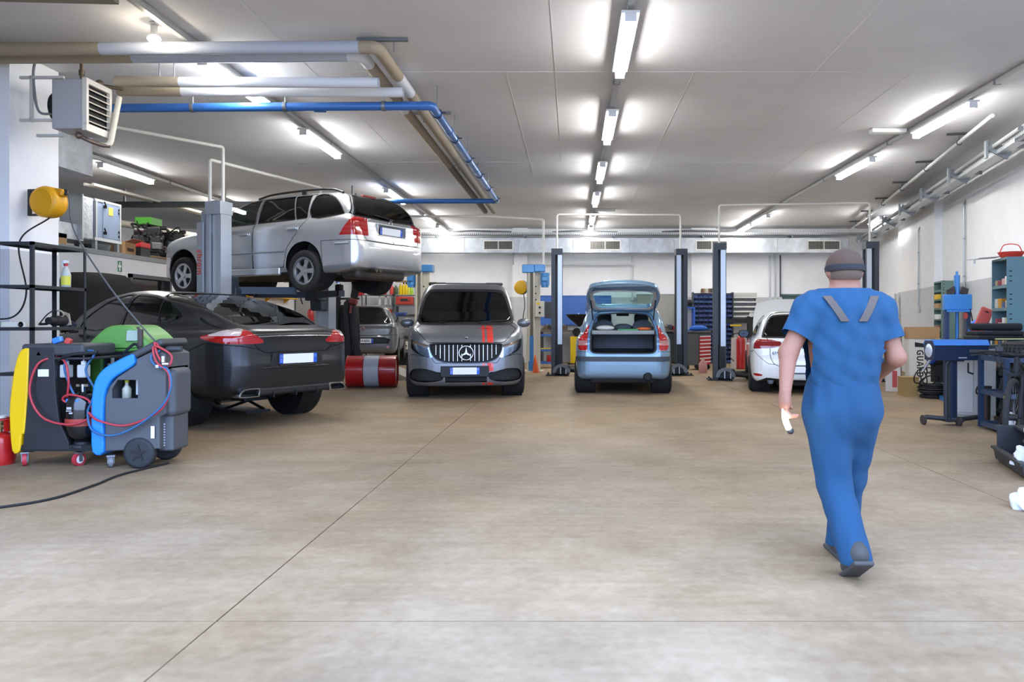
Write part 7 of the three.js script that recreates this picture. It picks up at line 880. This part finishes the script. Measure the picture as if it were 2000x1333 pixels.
{ const o = thing('hydraulic_press', 'blue hydraulic shop press by the angled wall', 'press', [5.8, 0, 11.6], -0.3), mP = paint('#2f78bf', 0.05, 0.42, 0.4), mN = M('#20365c', 0.5); o.scale.x = 0.62; part('upright', [B(0.1, 1.55, 0.12, -0.24, 0.78, 0), B(0.03, 1.55, 0.16, -0.2, 0.78, 0)], mN, o); part('upright', [B(0.1, 1.55, 0.12, 0.24, 0.78, 0), B(0.03, 1.55, 0.16, 0.2, 0.78, 0)], mN, o); part('head_beam', [RB(0.62, 0.24, 0.2, 0.02, 0, 1.5, 0), B(0.5, 0.03, 0.26, 0, 1.37, 0)], mP, o); part('cylinder', [C(0.07, 0.3, 0, 1.76, 0), C(0.03, 0.06, 0, 1.94, 0)], mP, o); part('ram', [C(0.04, 0.55, 0, 1.12, 0)], mP, o); part('table', [B(0.6, 0.12, 0.24, 0, 0.8, 0), B(0.7, 0.06, 0.3, 0, 0.72, 0)], M('#8f2f28', 0.5), o); for (const q of [RB(0.12, 0.1, 0.12, 0.01, 0.05, 0.91, 0), C(0.06, 0.08, 0.18, 0.9, 0.04), B(0.16, 0.1, 0.14, -0.14, 1.67, 0, 0, 0, 0.4), B(0.14, 0.1, 0.14, 0.16, 1.67, 0, 0, 0, -0.3)]) part('press_block', q, M('#3a3430', 0.5, 0.4), o); part('gauge', [C(0.05, 0.04, 0.16, 1.3, 0.1, 'z')], M('#a33c30', 0.4), o); part('pump_hose', T([[0.26, 1.4, 0.1], [0.3, 1.2, 0.14], [0.27, 0.95, 0.1]], 0.014), mBlackRub, o); part('foot', [B(0.14, 0.06, 0.7, -0.24, 0.03, 0), B(0.14, 0.06, 0.7, 0.24, 0.03, 0), B(0.5, 0.08, 0.06, 0, 0.1, 0)], mP, o); }
function boxShelf(name, label, w, h, dpt, levels, at, turn, m, fillBoxes) { const o = thing(name, label, 'cabinet', at, turn); part('side', B(0.02, h, dpt, -w / 2, h / 2, 0), m, o); part('side', B(0.02, h, dpt, w / 2, h / 2, 0), m, o); part('back_panel', B(w, h, 0.01, 0, h / 2, -dpt / 2), m, o); part('top', B(w, 0.03, dpt, 0, h, 0), m, o); for (const y of levels) part('shelf_board', [B(w - 0.02, 0.012, dpt - 0.01, 0, y, 0), B(w - 0.02, 0.04, 0.006, 0, y, dpt / 2)], m, o); part('rail_holes', levels.flatMap(y => [0.06, 0.12, 0.18].map(q => B(0.022, 0.012, 0.03, w / 2 + 0.001, y + q, dpt / 2 - 0.04))), mDark, o); return o; }
const mTeal = M('#5b7b80', 0.5, 0.15);
{ // big green cabinet: open front turned away from the angled wall, tall side towards the camera
  const at = [5.53, 0, 9.52], turn = -1.786; boxShelf('parts_cabinet', 'large teal parts cabinet with small boxes on its shelves', 0.56, 1.98, 0.45, [0.1, 0.62, 0.9, 1.12, 1.36, 1.64], at, turn, mTeal);
  seed = 77; const cols = ['#b9a27a', '#c9c4b8', '#8f3a44', '#c08a2c', '#d2a4a0', '#4a5a8a', '#e0ddd2', '#a89a80', '#c7b26a']; let n = 0; const put = (y, z, c, w, h, what, lab) => { const p = V(z, 0, 0.12).applyAxisAngle(V(0, 1, 0), turn); single('parts_box', lab, 'box', [B(w, h, 0.16, 0, h / 2, 0), B(w * 0.5, h * 0.3, 0.004, 0, h * 0.5, 0.081)], M(c, 0.7), [at[0] + p.x, y, at[2] - p.z], turn + rr(-0.08, 0.08), 'small boxes in the teal cabinet'); };
  const rows = [[1.647, 'topmost'], [1.367, 'second'], [1.127, 'third'], [0.907, 'fourth'], [0.627, 'fifth']]; for (const [y, r] of rows) for (let k = 0; k < 4; k++) { const c = cols[(n * 7 + k * 4) % 9], w = rr(0.09, 0.13), h = rr(0.07, 0.16); put(y, -0.2 + k * 0.135, c, w, h, '', `${['farthest', 'second farthest', 'third', 'nearest'][k]} small box on the ${r} shelf of the teal cabinet`); n++; }
  single('red_basket', 'red basket on top of the large teal cabinet', 'basket', [L([[0, 0], [0.1, 0], [0.15, 0.07], [0.155, 0.07], [0.105, -0.005]], 20), T([[-0.14, 0.07, 0], [-0.08, 0.16, 0], [0.08, 0.16, 0], [0.14, 0.07, 0]], 0.006)], M('#cf3a2c', 0.5), [5.42, 1.998, 9.5]); single('paper_sheets', 'grey paper sheets hanging over the edge of the teal cabinet', 'paper', [xf(B(0.3, 0.004, 0.4, 0, 0, 0), -0.12, 0.012, 0, 0, 0.2, 0.08), xf(B(0.24, 0.004, 0.3, 0, 0, 0), -0.05, 0.02, 0.02, 0, -0.3, 0.05), C(0.012, 0.06, -0.26, -0.03, 0.1)], M('#c9cbc9', 0.8), [5.33, 2.0, 9.8]);
}
{ const at = [6.95, 0, 14.3], turn = -Math.PI / 2 - 0.2; boxShelf('parts_cabinet', 'narrow teal shelf with small parts behind the press', 0.5, 1.95, 0.3, [0.2, 0.5, 0.8, 1.05, 1.25, 1.45, 1.62, 1.78], at, turn, M('#5f7a72', 0.5, 0.15)); seed = 51; [1.63, 1.46, 1.26, 1.06, 0.81].forEach((y, i) => { const p = V(0, 0, 0.1).applyAxisAngle(V(0, 1, 0), turn); single('parts_box', `${['yellow', 'tan', 'white', 'brown', 'cream'][i]} parts box on the narrow teal shelf`, 'box', [B(0.3, 0.09, 0.14, 0, 0.045, 0), B(0.1, 0.03, 0.004, 0, 0.05, 0.071)], M(['#d9b32a', '#b08a5c', '#dcdad2', '#6d5a48', '#d0c6aa'][i], 0.7), [at[0] + p.x, y, at[2] - p.z], turn, 'boxes on the narrow teal shelf'); }); }
{ const o = thing('socket_panel', 'white socket panel with cables on the angled wall', 'socket panel', [wallX(19.3) - 0.36, 1.42, 19.25], RA - Math.PI / 2 + 0.9); part('enclosure', [RB(0.18, 0.5, 0.12, 0.01, 0, 0.25, 0), RB(0.16, 0.22, 0.1, 0.01, 0.02, -0.05, 0.02)], mWhitePl, o); part('plug', [C(0.03, 0.08, -0.05, 0.02, 0.08, 'z'), C(0.03, 0.08, 0.04, -0.05, 0.09, 'z')], M('#b5342e', 0.5), o); part('breaker', RB(0.06, 0.14, 0.03, 0.005, -0.02, 0.34, 0.06), M('#4b4d50', 0.5), o); for (const x of [-0.05, 0.0, 0.06]) part('cable', T([[x, -0.1, 0.06], [x * 1.6, -0.5, 0.08], [x * 0.4 + 0.05, -0.9 - x * 3, 0.1], [x * 2, -0.5, 0.12]], 0.01), M('#6d7f8f', 0.6), o); }
{ const o = thing('steel_cabinet', 'pale grey steel cabinet behind the headlamp tester', 'cabinet', [4.98, 0, 9.65], -0.32); part('body', [RB(0.5, 0.82, 0.55, 0.008, 0, 0.47, 0), B(0.46, 0.08, 0.5, 0, 0.03, 0)], M('#c2c2bd', 0.5, 0.1), o); part('door', B(0.23, 0.74, 0.012, -0.12, 0.47, 0.28), M('#cbcbc6', 0.5, 0.1), o); part('door', B(0.23, 0.74, 0.012, 0.12, 0.47, 0.28), M('#b9b9b5', 0.5, 0.1), o); part('top', RB(0.54, 0.04, 0.6, 0.01, 0, 0.9, 0), M('#55565a', 0.6), o); }
single('blue_tray', 'long blue tray on the pale grey cabinet', 'tray', [B(0.5, 0.02, 0.3, 0, 0.01, 0), B(0.5, 0.06, 0.012, 0, 0.03, 0.15), B(0.5, 0.06, 0.012, 0, 0.03, -0.15)], paint('#2c6cc0', 0, 0.4, 0.3), [4.95, 0.922, 9.7], -0.2);
{ const o = thing('knee_pad', 'red padded board leaning behind the blue tray', 'board', [5.32, 0.94, 10.2], -0.2); part('board', xf(RB(0.16, 0.5, 0.05, 0.03, 0, 0.25, 0), 0, 0, 0, -0.2, 0, -0.42), M('#b04a42', 0.6), o); part('grip_hole', xf(RB(0.05, 0.02, 0.06, 0.008, 0, 0.44, 0), 0, 0, 0, -0.2, 0, -0.42), mDark, o); } single('blue_tarp', 'crumpled bright blue sheet behind the red padded board', 'sheet', xf(new THREE.SphereGeometry(0.17, 14, 10).scale(1.1, 0.9, 0.4), 0, 0.15, 0, 0, 0, -0.5), M('#2d75d8', 0.5), [5.48, 0.93, 10.3]);
single('black_mats', 'rolled black rubber mats lying on the pale grey cabinet', 'mats', [xf(RB(0.66, 0.06, 0.26, 0.025, 0, 0.03, 0), 0, 0, 0, 0, 0.2), xf(RB(0.6, 0.05, 0.24, 0.02, 0, 0.085, 0), 0, 0, 0, 0, 0.1), C(0.045, 0.6, 0.0, 0.16, 0.02, 'x')], mBlackRub, [5.05, 0.985, 9.2]); single('yellow_rule', 'thin pale yellow strip lying on the black rubber mats', 'strip', B(0.4, 0.012, 0.03, 0, 0.006, 0), M('#d6cd8e', 0.6), [5.12, 1.0, 8.95], 0.05);
// tyre rack with tyres lying flat
{ const o = thing('tyre_rack', 'dark blue angle iron tyre rack at the picture edge', 'rack', [4.95, 0, 8.35], -0.12), mT = M('#1f3350', 0.5, 0.2); for (const x of [-0.36, 0.42]) for (const z of [-0.33, 0.33]) part('post', B(0.05, 0.8, 0.05, x, 0.42, z), mT, o); for (const y of [0.06, 0.42, 0.8]) part('shelf_rail', [B(0.8, 0.05, 0.03, 0.03, y, 0.33), B(0.8, 0.05, 0.03, 0.03, y, -0.33), B(0.03, 0.05, 0.66, -0.36, y, 0), B(0.03, 0.05, 0.66, 0.42, y, 0), B(0.78, 0.01, 0.66, 0.03, y, 0)], M('#3c4a60', 0.5, 0.3), o); part('foot', [C(0.05, 0.04, -0.33, 0.05, 0.3, 'x')], mBlackRub, o);
  const tg = xf(tyreGeo(0.31, 0.165, 0.2), 0, 0, 0, 0, 0, Math.PI / 2), lugs = []; for (let k = 0; k < 40; k++) { const a = k / 40 * Math.PI * 2; lugs.push(xf(B(0.012, 0.13, 0.02, 0, 0, 0), Math.cos(a) * 0.31, 0, Math.sin(a) * 0.31, 0, -a, 0.2)); } const tyre = merge(tg), lug = merge(lugs); [[0.15, 'lowest tyre in the blue rack'], [0.318, 'second tyre from the bottom of the blue rack'], [0.515, 'third tyre from the bottom of the blue rack'], [0.683, 'fourth tyre from the bottom of the blue rack'], [0.9, 'tyre lying on top of the blue rack']].forEach(([y, l], k) => { const t = thing('tyre_casing', l, 'tyre', [5.0, y, 8.35], k, 'tyres in the blue rack'); part('carcass', tyre, mTyre, t); part('tread_lugs', lug, mTyre, t); }); }
for (const [x, y, l, w] of [[4.86, 0.5, 'white paper label on a tyre in the blue rack', 0.1], [4.74, 0.52, 'narrow white tag hanging at a tyre of the blue rack', 0.045], [4.78, 0.3, 'white label with print on a lower tyre of the blue rack', 0.12]]) single('paper_label', l, 'label', B(w, 0.09, 0.003, 0, 0, 0, 0, 0, w < 0.05 ? 0.4 : 0.02), M('#dcdcda', 0.7), [x, y, 8.02], -0.1);
single('white_rag', 'white rag hanging from the corner of the tyre rack', 'rag', [xf(E(rounded([[0, 0], [0.1, 0.02], [0.1, 0.14], [0.03, 0.16], [-0.03, 0.05]], 3), 0.02, 0.006), 0, 0, 0)], M('#e2e2de', 0.9), [4.5, 0.1, 8.0], 0.2); single('gear_shaft', 'dark greasy shaft leaning beside the tyre rack', 'machine part', [bar([0, 0.02, 0], [0.06, 0.42, -0.1], 0.04), TOR(0.06, 0.01, -0.08, 0.42, 0, 0.3, 0.5), C(0.05, 0.06, 0.06, 0.42, -0.1)], M('#3a302a', 0.6, 0.4), [4.82, 0, 8.95]);
{ // bicycle at the picture edge
  const o = thing('bicycle', 'black bicycle with wide handlebar at the picture edge', 'bicycle', [4.2, 0, 7.2], -0.7); const w = (z, n) => { const g = new THREE.Group(); g.name = 'wheel'; o.add(g); g.position.set(0, 0.34, z); part('tyre', TOR(0.33, 0.025, 0, 0, 0, 0, Math.PI / 2, 0, 48), mTyre, g); part('rim', TOR(0.295, 0.01, 0, 0, 0, 0, Math.PI / 2, 0, 40), mBlackPl, g); part('spoke', Array.from({ length: 16 }, (_, k) => bar([0, 0, 0], [0, Math.cos(k * 0.3927) * 0.295, Math.sin(k * 0.3927) * 0.295], 0.0015, 4)), mSteel, g); part('hub', C(0.03, 0.08, 0, 0, 0, 'x'), mBlackPl, g); }; w(0.35); w(-0.7);
  part('fork', [bar([0.05, 0.34, 0.35], [0.05, 0.72, 0.22], 0.018), bar([-0.05, 0.34, 0.35], [-0.05, 0.72, 0.22], 0.018), B(0.14, 0.03, 0.05, 0, 0.72, 0.22)], mBlackRub, o); part('frame', [bar([0, 0.72, 0.22], [0, 0.86, 0.18], 0.026), bar([0, 0.78, 0.2], [0, 0.36, -0.2], 0.035), bar([0, 0.84, 0.18], [0, 0.7, -0.38], 0.024), bar([0, 0.36, -0.2], [0, 0.86, -0.4], 0.02), bar([0, 0.36, -0.2], [0, 0.34, -0.7], 0.016)], mBlackRub, o); part('handlebar', [T([[-0.38, 0.92, 0.14], [-0.2, 0.925, 0.18], [0, 0.9, 0.2], [0.2, 0.925, 0.18], [0.38, 0.92, 0.14]], 0.013), C(0.02, 0.12, 0, 0.88, 0.18)], mBlackRub, o); for (const s of [-1, 1]) { part('grip', C(0.019, 0.13, s * 0.34, 0.92, 0.145, 'x'), mHoseK, o); part('brake_lever', [bar([s * 0.26, 0.91, 0.17], [s * 0.14, 0.9, 0.2], 0.014), bar([s * 0.26, 0.9, 0.2], [s * 0.38, 0.885, 0.2], 0.007)], mBlackRub, o); } part('display', RB(0.07, 0.05, 0.03, 0.01, -0.14, 0.95, 0.2), mBlk, o); part('cables', [T([[-0.2, 0.91, 0.2], [-0.1, 0.8, 0.3], [0, 0.75, 0.26]], 0.005), T([[0.2, 0.91, 0.2], [0.1, 0.78, 0.3], [0, 0.7, 0.26]], 0.005), T([[-0.15, 0.91, 0.2], [-0.05, 0.7, 0.32], [0.04, 0.55, 0.28]], 0.005)], mBlackRub, o); part('saddle', [xf(new THREE.SphereGeometry(0.12, 16, 8).scale(0.6, 0.35, 1.1), 0, 0.9, -0.4)], mBlackRub, o); part('reflector', B(0.03, 0.05, 0.02, -0.07, 0.5, 0.3), M('#c8d81e', 0.4), o); }
{ // low black bin with rags
  const o = thing('waste_bin', 'low open black plastic bin lying on its side at the picture edge', 'bin', [3.84, 0, 6.15], -0.284), mK = M('#232426', 0.55); part('bottom', B(0.6, 0.02, 0.9, 0, 0.06, 0, 0, 0, 0.05), mK, o); part('rim_wall', [B(0.02, 0.26, 0.9, 0.3, 0.17, 0), B(0.6, 0.26, 0.02, 0, 0.17, -0.44), B(0.6, 0.26, 0.02, 0, 0.17, 0.44)], mK, o); part('front_lip', [B(0.02, 0.1, 0.9, -0.31, 0.07, 0, 0, 0, 0.2), B(0.05, 0.02, 0.92, -0.32, 0.12, 0), B(0.64, 0.02, 0.05, 0, 0.3, 0.45), B(0.64, 0.02, 0.05, 0, 0.3, -0.45)], mK, o); part('lid', B(0.5, 0.02, 0.96, 0.08, 0.31, 0, 0, 0, 0.04), M('#2d2f31', 0.5), o); for (const z of [-0.36, 0.36]) part('foot', B(0.5, 0.05, 0.06, 0, 0.025, z), mK, o); }
function rag(label, at, s, sd, c = '#dcdde0') { seed = sd; const g = new THREE.SphereGeometry(1, 28, 18), p = g.attributes.position; const w = Array.from({ length: 5 }, () => [rr(1.5, 4), rr(1.5, 4), rr(1.5, 4), rr(0, 6)]); for (let i = 0; i < p.count; i++) { const x = p.getX(i), y = p.getY(i), z = p.getZ(i); let k = 1; for (const [a, b, c2, f] of w) k += 0.09 * Math.sin(a * x * 2 + b * y * 2 + c2 * z * 2 + f); p.setXYZ(i, x * k * s[0], Math.max(y * k, -0.55) * s[1], z * k * s[2]); } g.computeVertexNormals(); single('cleaning_rag', label, 'rag', g.translate(0, s[1] * 0.55, 0), M(c, 0.9), at, 0, 'cleaning rags'); }
rag('crumpled white rag with blue edge in the black bin', [3.58, 0.075, 6.02], [0.12, 0.1, 0.14], 3); rag('small pale blue rag at the mouth of the black bin', [3.5, 0.075, 5.75], [0.07, 0.05, 0.09], 8, '#c3d2e6'); rag('white rag lying on the floor at the picture edge', [2.92, 0, 4.92], [0.1, 0.09, 0.1], 14);
single('paper_pad', 'cream paper pad with orange edge on the black bin', 'pad', [B(0.3, 0.03, 0.2, 0, 0.015, 0)], M('#ded2ac', 0.8), [3.78, 0.325, 6.1], 0.35); single('orange_folder', 'orange folder lying on the cream paper pad', 'folder', [B(0.26, 0.015, 0.12, 0, 0.0075, 0)], M('#d9714a', 0.7), [3.84, 0.356, 6.18], 0.35);

// ---------------------------------------------------------------- mechanic walking away from the camera
{
  const PX = 1.32, PD = 3.76, o = thing('person', 'person in blue work clothes and dark cap walking away with a hand lamp', 'person', [PX, 0, PD]);
  // local axes: x right, y up, z towards the camera; joints with radii
  const cap = (p, a, b, ra, rb) => { const bx2 = b[0] - a[0], by = b[1] - a[1], bz = b[2] - a[2], px = p[0] - a[0], py = p[1] - a[1], pz = p[2] - a[2], h = Math.max(0, Math.min(1, (px * bx2 + py * by + pz * bz) / (bx2 * bx2 + by * by + bz * bz))); return Math.hypot(px - bx2 * h, py - by * h, pz - bz * h) - (ra + (rb - ra) * h); };
  const J = { pel: [-0.005, 0.78, 0], hipL: [-0.085, 0.76, 0.01], hipR: [0.08, 0.76, -0.01], kneeL: [-0.045, 0.41, 0.02], kneeR: [0.075, 0.42, -0.13], ankL: [-0.01, 0.1, 0.2], ankR: [0.06, 0.07, -0.2], waist: [0, 0.92, 0.0], chest: [0.005, 1.16, 0.01], neck: [0.012, 1.35, 0.0], head: [0.012, 1.455, -0.01], shL: [-0.165, 1.262, 0.02], shR: [0.177, 1.262, 0.0], elL: [-0.282, 1.055, 0.06], elR: [0.245, 1.03, 0.04], wrL: [-0.322, 0.875, 0.15], wrR: [0.255, 0.93, -0.2] };
  const ell = (p, c, r) => { const x = (p[0] - c[0]) / r[0], y = (p[1] - c[1]) / r[1], z = (p[2] - c[2]) / r[2], k = Math.hypot(x, y, z); return (k - 1) * Math.min(...r); };
  const torso = p => smin(smin(ell(p, [0.005, 1.16, 0.0], [0.166, 0.2, 0.115]), ell(p, [0, 0.92, 0.0], [0.136, 0.2, 0.1]), 0.1), smin(cap(p, J.shL, J.shR, 0.052, 0.052), cap(p, [0.01, 1.27, 0], J.neck, 0.07, 0.055), 0.06), 0.08);
  const legs = (p, e) => smin(smin(cap(p, J.hipL, J.kneeL, 0.098 + e, 0.068 + e), cap(p, J.kneeL, J.ankL, 0.066 + e, 0.05 + e), 0.03), smin(cap(p, J.hipR, J.kneeR, 0.098 + e, 0.068 + e), cap(p, J.kneeR, J.ankR, 0.066 + e, 0.052 + e), 0.03), 0.035);
  const hips = p => ell(p, [-0.002, 0.79, 0.01], [0.155, 0.16, 0.12]);
  const arm = (p, a, b, c, e = 0) => smin(cap(p, a, b, 0.052 + e, 0.043 + e), cap(p, b, c, 0.044, 0.028), 0.025);
  const headF = p => smin(smin(ell(p, J.head, [0.076, 0.105, 0.093]), cap(p, J.neck, [0.012, 1.43, -0.005], 0.054, 0.052), 0.03), Math.min(ell(p, [-0.066, 1.45, -0.005], [0.014, 0.032, 0.022]), ell(p, [0.09, 1.45, -0.005], [0.014, 0.032, 0.022]), ell(p, [0.012, 1.44, -0.105], [0.014, 0.025, 0.02])), 0.012);
  // hands: palm plus five bent fingers; the left one is closed round the lamp grip
  const hand = (w, dir, curl, side) => { const pal = [w[0] + dir[0] * 0.05, w[1] + dir[1] * 0.05, w[2] + dir[2] * 0.05], f = []; for (let k = 0; k < 4; k++) { const off = (k - 1.5) * 0.019, b = [pal[0] + dir[0] * 0.035, pal[1] + dir[1] * 0.035, pal[2] + dir[2] * 0.035 + off], l = [0.036, 0.042, 0.04, 0.03][k], c = [b[0] + dir[0] * l * 0.8 + side * curl * 0.02, b[1] + dir[1] * l * 0.8, b[2]], d = [c[0] + side * curl * 0.035, c[1] + dir[1] * l * (0.5 - curl * 0.5), c[2]]; f.push([b, c, 0.0095, 0.009], [c, d, 0.009, 0.0075]); } const t0 = [w[0] + dir[0] * 0.025, w[1] + dir[1] * 0.025, w[2] - 0.028], t1 = [t0[0] + side * 0.022, t0[1] + dir[1] * 0.03, t0[2] - 0.016], t2 = [t1[0] + side * 0.018, t1[1] + dir[1] * 0.026, t1[2] + 0.006]; f.push([t0, t1, 0.013, 0.011], [t1, t2, 0.011, 0.009]); return p => { let v = smin(cap(p, w, pal, 0.027, 0.03), ell(p, pal, [0.02, 0.05, 0.042]), 0.02); for (const [a, b, ra, rb] of f) v = smin(v, cap(p, a, b, ra, rb), 0.006); return v; }; };
  const hL = hand(J.wrL, [-0.05, -1, 0], 1, 1), hR = hand(J.wrR, [0.05, -0.35, -0.9].map(v => v / 0.967), 0.4, -1);
  const skin = (x, y, z) => { const p = [x, y, z]; return Math.min(smin(smin(torso(p), headF(p), 0.02), Math.min(arm(p, J.shL, J.elL, J.wrL), arm(p, J.shR, J.elR, J.wrR)), 0.02), smin(hips(p), legs(p, -0.012), 0.05)); };
  const mSkin = M('#8f5f49', 0.55), mShirt = M('#0a3f60', 0.85), mTrous = M('#093b5c', 0.88), fold = (x, y, z) => 0.002 * Math.sin(y * 30 + x * 60) + 0.002 * Math.sin(x * 75 - y * 21 + z * 40) + 0.0015 * Math.sin(y * 61 + z * 60 + x * 30);
  const bodyG = meshField(skin, [-0.4, 0.03, -0.34], [0.36, 1.6, 0.34], 0.012), handsG = meshField((x, y, z) => Math.min(hL([x, y, z]), hR([x, y, z])), [-0.4, 0.68, -0.42], [0.36, 1.0, 0.24], 0.0042);
  const body = part('body', [geo(bodyG), geo(handsG)], mSkin, o, 'neck and bare forearms');
  let sh = meshField((x, y, z) => { const p = [x, y, z]; return smin(torso(p) - 0.016, Math.min(arm(p, J.shL, J.elL, J.wrL, 0.022), arm(p, J.shR, J.elR, J.wrR, 0.022)), 0.03) - 0.004 + fold(x, y, z); }, [-0.4, 0.78, -0.26], [0.36, 1.46, 0.26], 0.013);
  { const q = [[J.shL, J.elL], [J.shR, J.elR]].map(([a, b]) => { const d = V(b[0] - a[0], b[1] - a[1], b[2] - a[2]), l = d.length(); d.normalize(); return [a, d, l * 0.64]; }); sh = cut(sh, (x, y, z) => { let f = Math.max(0.84 - y, (y - 1.365) - (z > 0 ? 0 : -0.03)); for (const [a, d, l] of q) { const t = (x - a[0]) * d.x + (y - a[1]) * d.y + (z - a[2]) * d.z, near = Math.abs(x) - 0.165; if (near > 0) f = Math.max(f, Math.sign(x) === Math.sign(a[0]) ? t - l : -1); } return f; })[0]; }
  shellPart('shirt', sh, mShirt, o, 'blue short-sleeved work shirt');
  const tr = cut(meshField((x, y, z) => { const p = [x, y, z], loose = 0.014 + 0.03 * Math.max(0, 0.45 - y); return smin(smin(hips(p) - 0.012, legs(p, loose), 0.05), ell(p, [0, 0.92, 0], [0.158, 0.15, 0.112]), 0.06) + fold(x, y * 0.4 + x * 0.3, z) * 0.9; }, [-0.3, 0.02, -0.4], [0.3, 1.12, 0.4], 0.013), (x, y, z) => Math.max(y - 0.97, (z > 0.05 ? 0.085 : 0.06) - y))[0];
  shellPart('trousers', tr, mTrous, o, 'blue bib trousers');
  const strap = s => { const pts = []; for (let k = 0; k <= 6; k++) { const y = 1.325 - k * 0.02, x = s * (0.115 - k * 0.012) + 0.006; let z = 0.3; for (let q = 0; q < 60; q++) { const f = torso([x, y, z]) - 0.024; if (f < 0.001) break; z -= f * 0.8; } pts.push(V(x, y, z)); } const g = []; for (let k = 0; k < 6; k++) { const a = pts[k], b = pts[k + 1], d = b.clone().sub(a), m = new THREE.Matrix4().lookAt(V(0, 0, 0), d, V(0, 0, 1)); const q = RB(0.042, 0.005, d.length() * 1.15, 0.002, 0, 0, 0); q.applyMatrix4(new THREE.Matrix4().makeBasis(V(1, 0, 0), new THREE.Vector3().crossVectors(d.clone().normalize(), V(1, 0, 0)).normalize(), d.clone().normalize())); q.translate((a.x + b.x) / 2, (a.y + b.y) / 2, (a.z + b.z) / 2); g.push(q); } return g; };
  part('brace', strap(-1), M('#51463f', 0.8), o, 'grey shoulder brace'); part('brace', strap(1), M('#51463f', 0.8), o, 'grey shoulder brace');
  const capG = cut(meshField((x, y, z) => smin(ell([x, y, z], [0.012, 1.475, -0.005], [0.088, 0.086, 0.102]), ell([x, y, z], [0.012, 1.47, -0.12], [0.06, 0.012, 0.07]), 0.02), [-0.12, 1.38, -0.22], [0.14, 1.6, 0.14], 0.007), (x, y, z) => 1.448 + Math.max(0, z) * 0.12 - y)[0];
  shellPart('cap', capG, M('#4a3526', 0.85), o, 'dark brown cap'); part('cap_band', [xf(L([[0.089, -0.016], [0.092, -0.012], [0.092, 0.012], [0.089, 0.016]], 36).scale(1, 1, 1.14), 0.012, 1.462, -0.005, -0.05)], M('#211e20', 0.8), o); part('hair', [xf(new THREE.SphereGeometry(0.08, 24, 14, 0, Math.PI * 2, 1.2, 0.9).scale(1, 1, 1.16), 0.012, 1.447, 0.0)], M('#5d4a3c', 0.9), o);
  for (const [j, z0, pitch, n] of [[J.ankL, 0, 0.55, 'shoe'], [J.ankR, 0, 0.0, 'shoe']]) { const s = part(n, [geo(meshField((x, y, z) => Math.max(smin(ell([x, y, z], [0, 0.05, -0.04], [0.048, 0.052, 0.12]), ell([x, y, z], [0, 0.075, 0.03], [0.047, 0.06, 0.06]), 0.03), 0.014 - y), [-0.08, -0.02, -0.2], [0.08, 0.18, 0.14], 0.008)), RB(0.094, 0.024, 0.27, 0.01, 0, 0.012, -0.035)], M('#3a3836', 0.7), o); s.position.set(j[0], j === J.ankL ? 0.055 : 0.0, j[2] + 0.03); s.rotation.x = -pitch; }
  // hand lamp
  const l = thing('work_lamp', 'lit curved hand lamp held by the mechanic', 'hand lamp', [PX - 0.307, 0.76, PD - 0.155]); part('glowing_tube', T([[0.0, -0.06, 0.0], [-0.02, -0.01, 0.01], [-0.02, 0.04, 0.01], [0.0, 0.09, 0]], 0.014, 24, 12), new THREE.MeshPhysicalMaterial({ color: '#eafaff', emissive: new THREE.Color(0.85, 1, 1), emissiveIntensity: 14 }), l); part('grip', T([[0, 0.08, 0], [0.002, 0.09, 0], [0.002, 0.105, 0]], 0.0125, 12, 10), mBlackRub, l); part('end_cap', S(0.016, 0.008, -0.07, 0), mBlackRub, l); const pl = new THREE.PointLight(new THREE.Color(0.85, 0.98, 1), 0.08); pl.position.set(-0.03, -0.04, 0.06); pl.name = 'work_lamp_light'; l.add(pl);
}

// ---------------------------------------------------------------- hand over
scene.traverse(o => { if (o.isMesh) { o.castShadow = true; o.receiveShadow = true; } });
renderer.render(scene, camera);
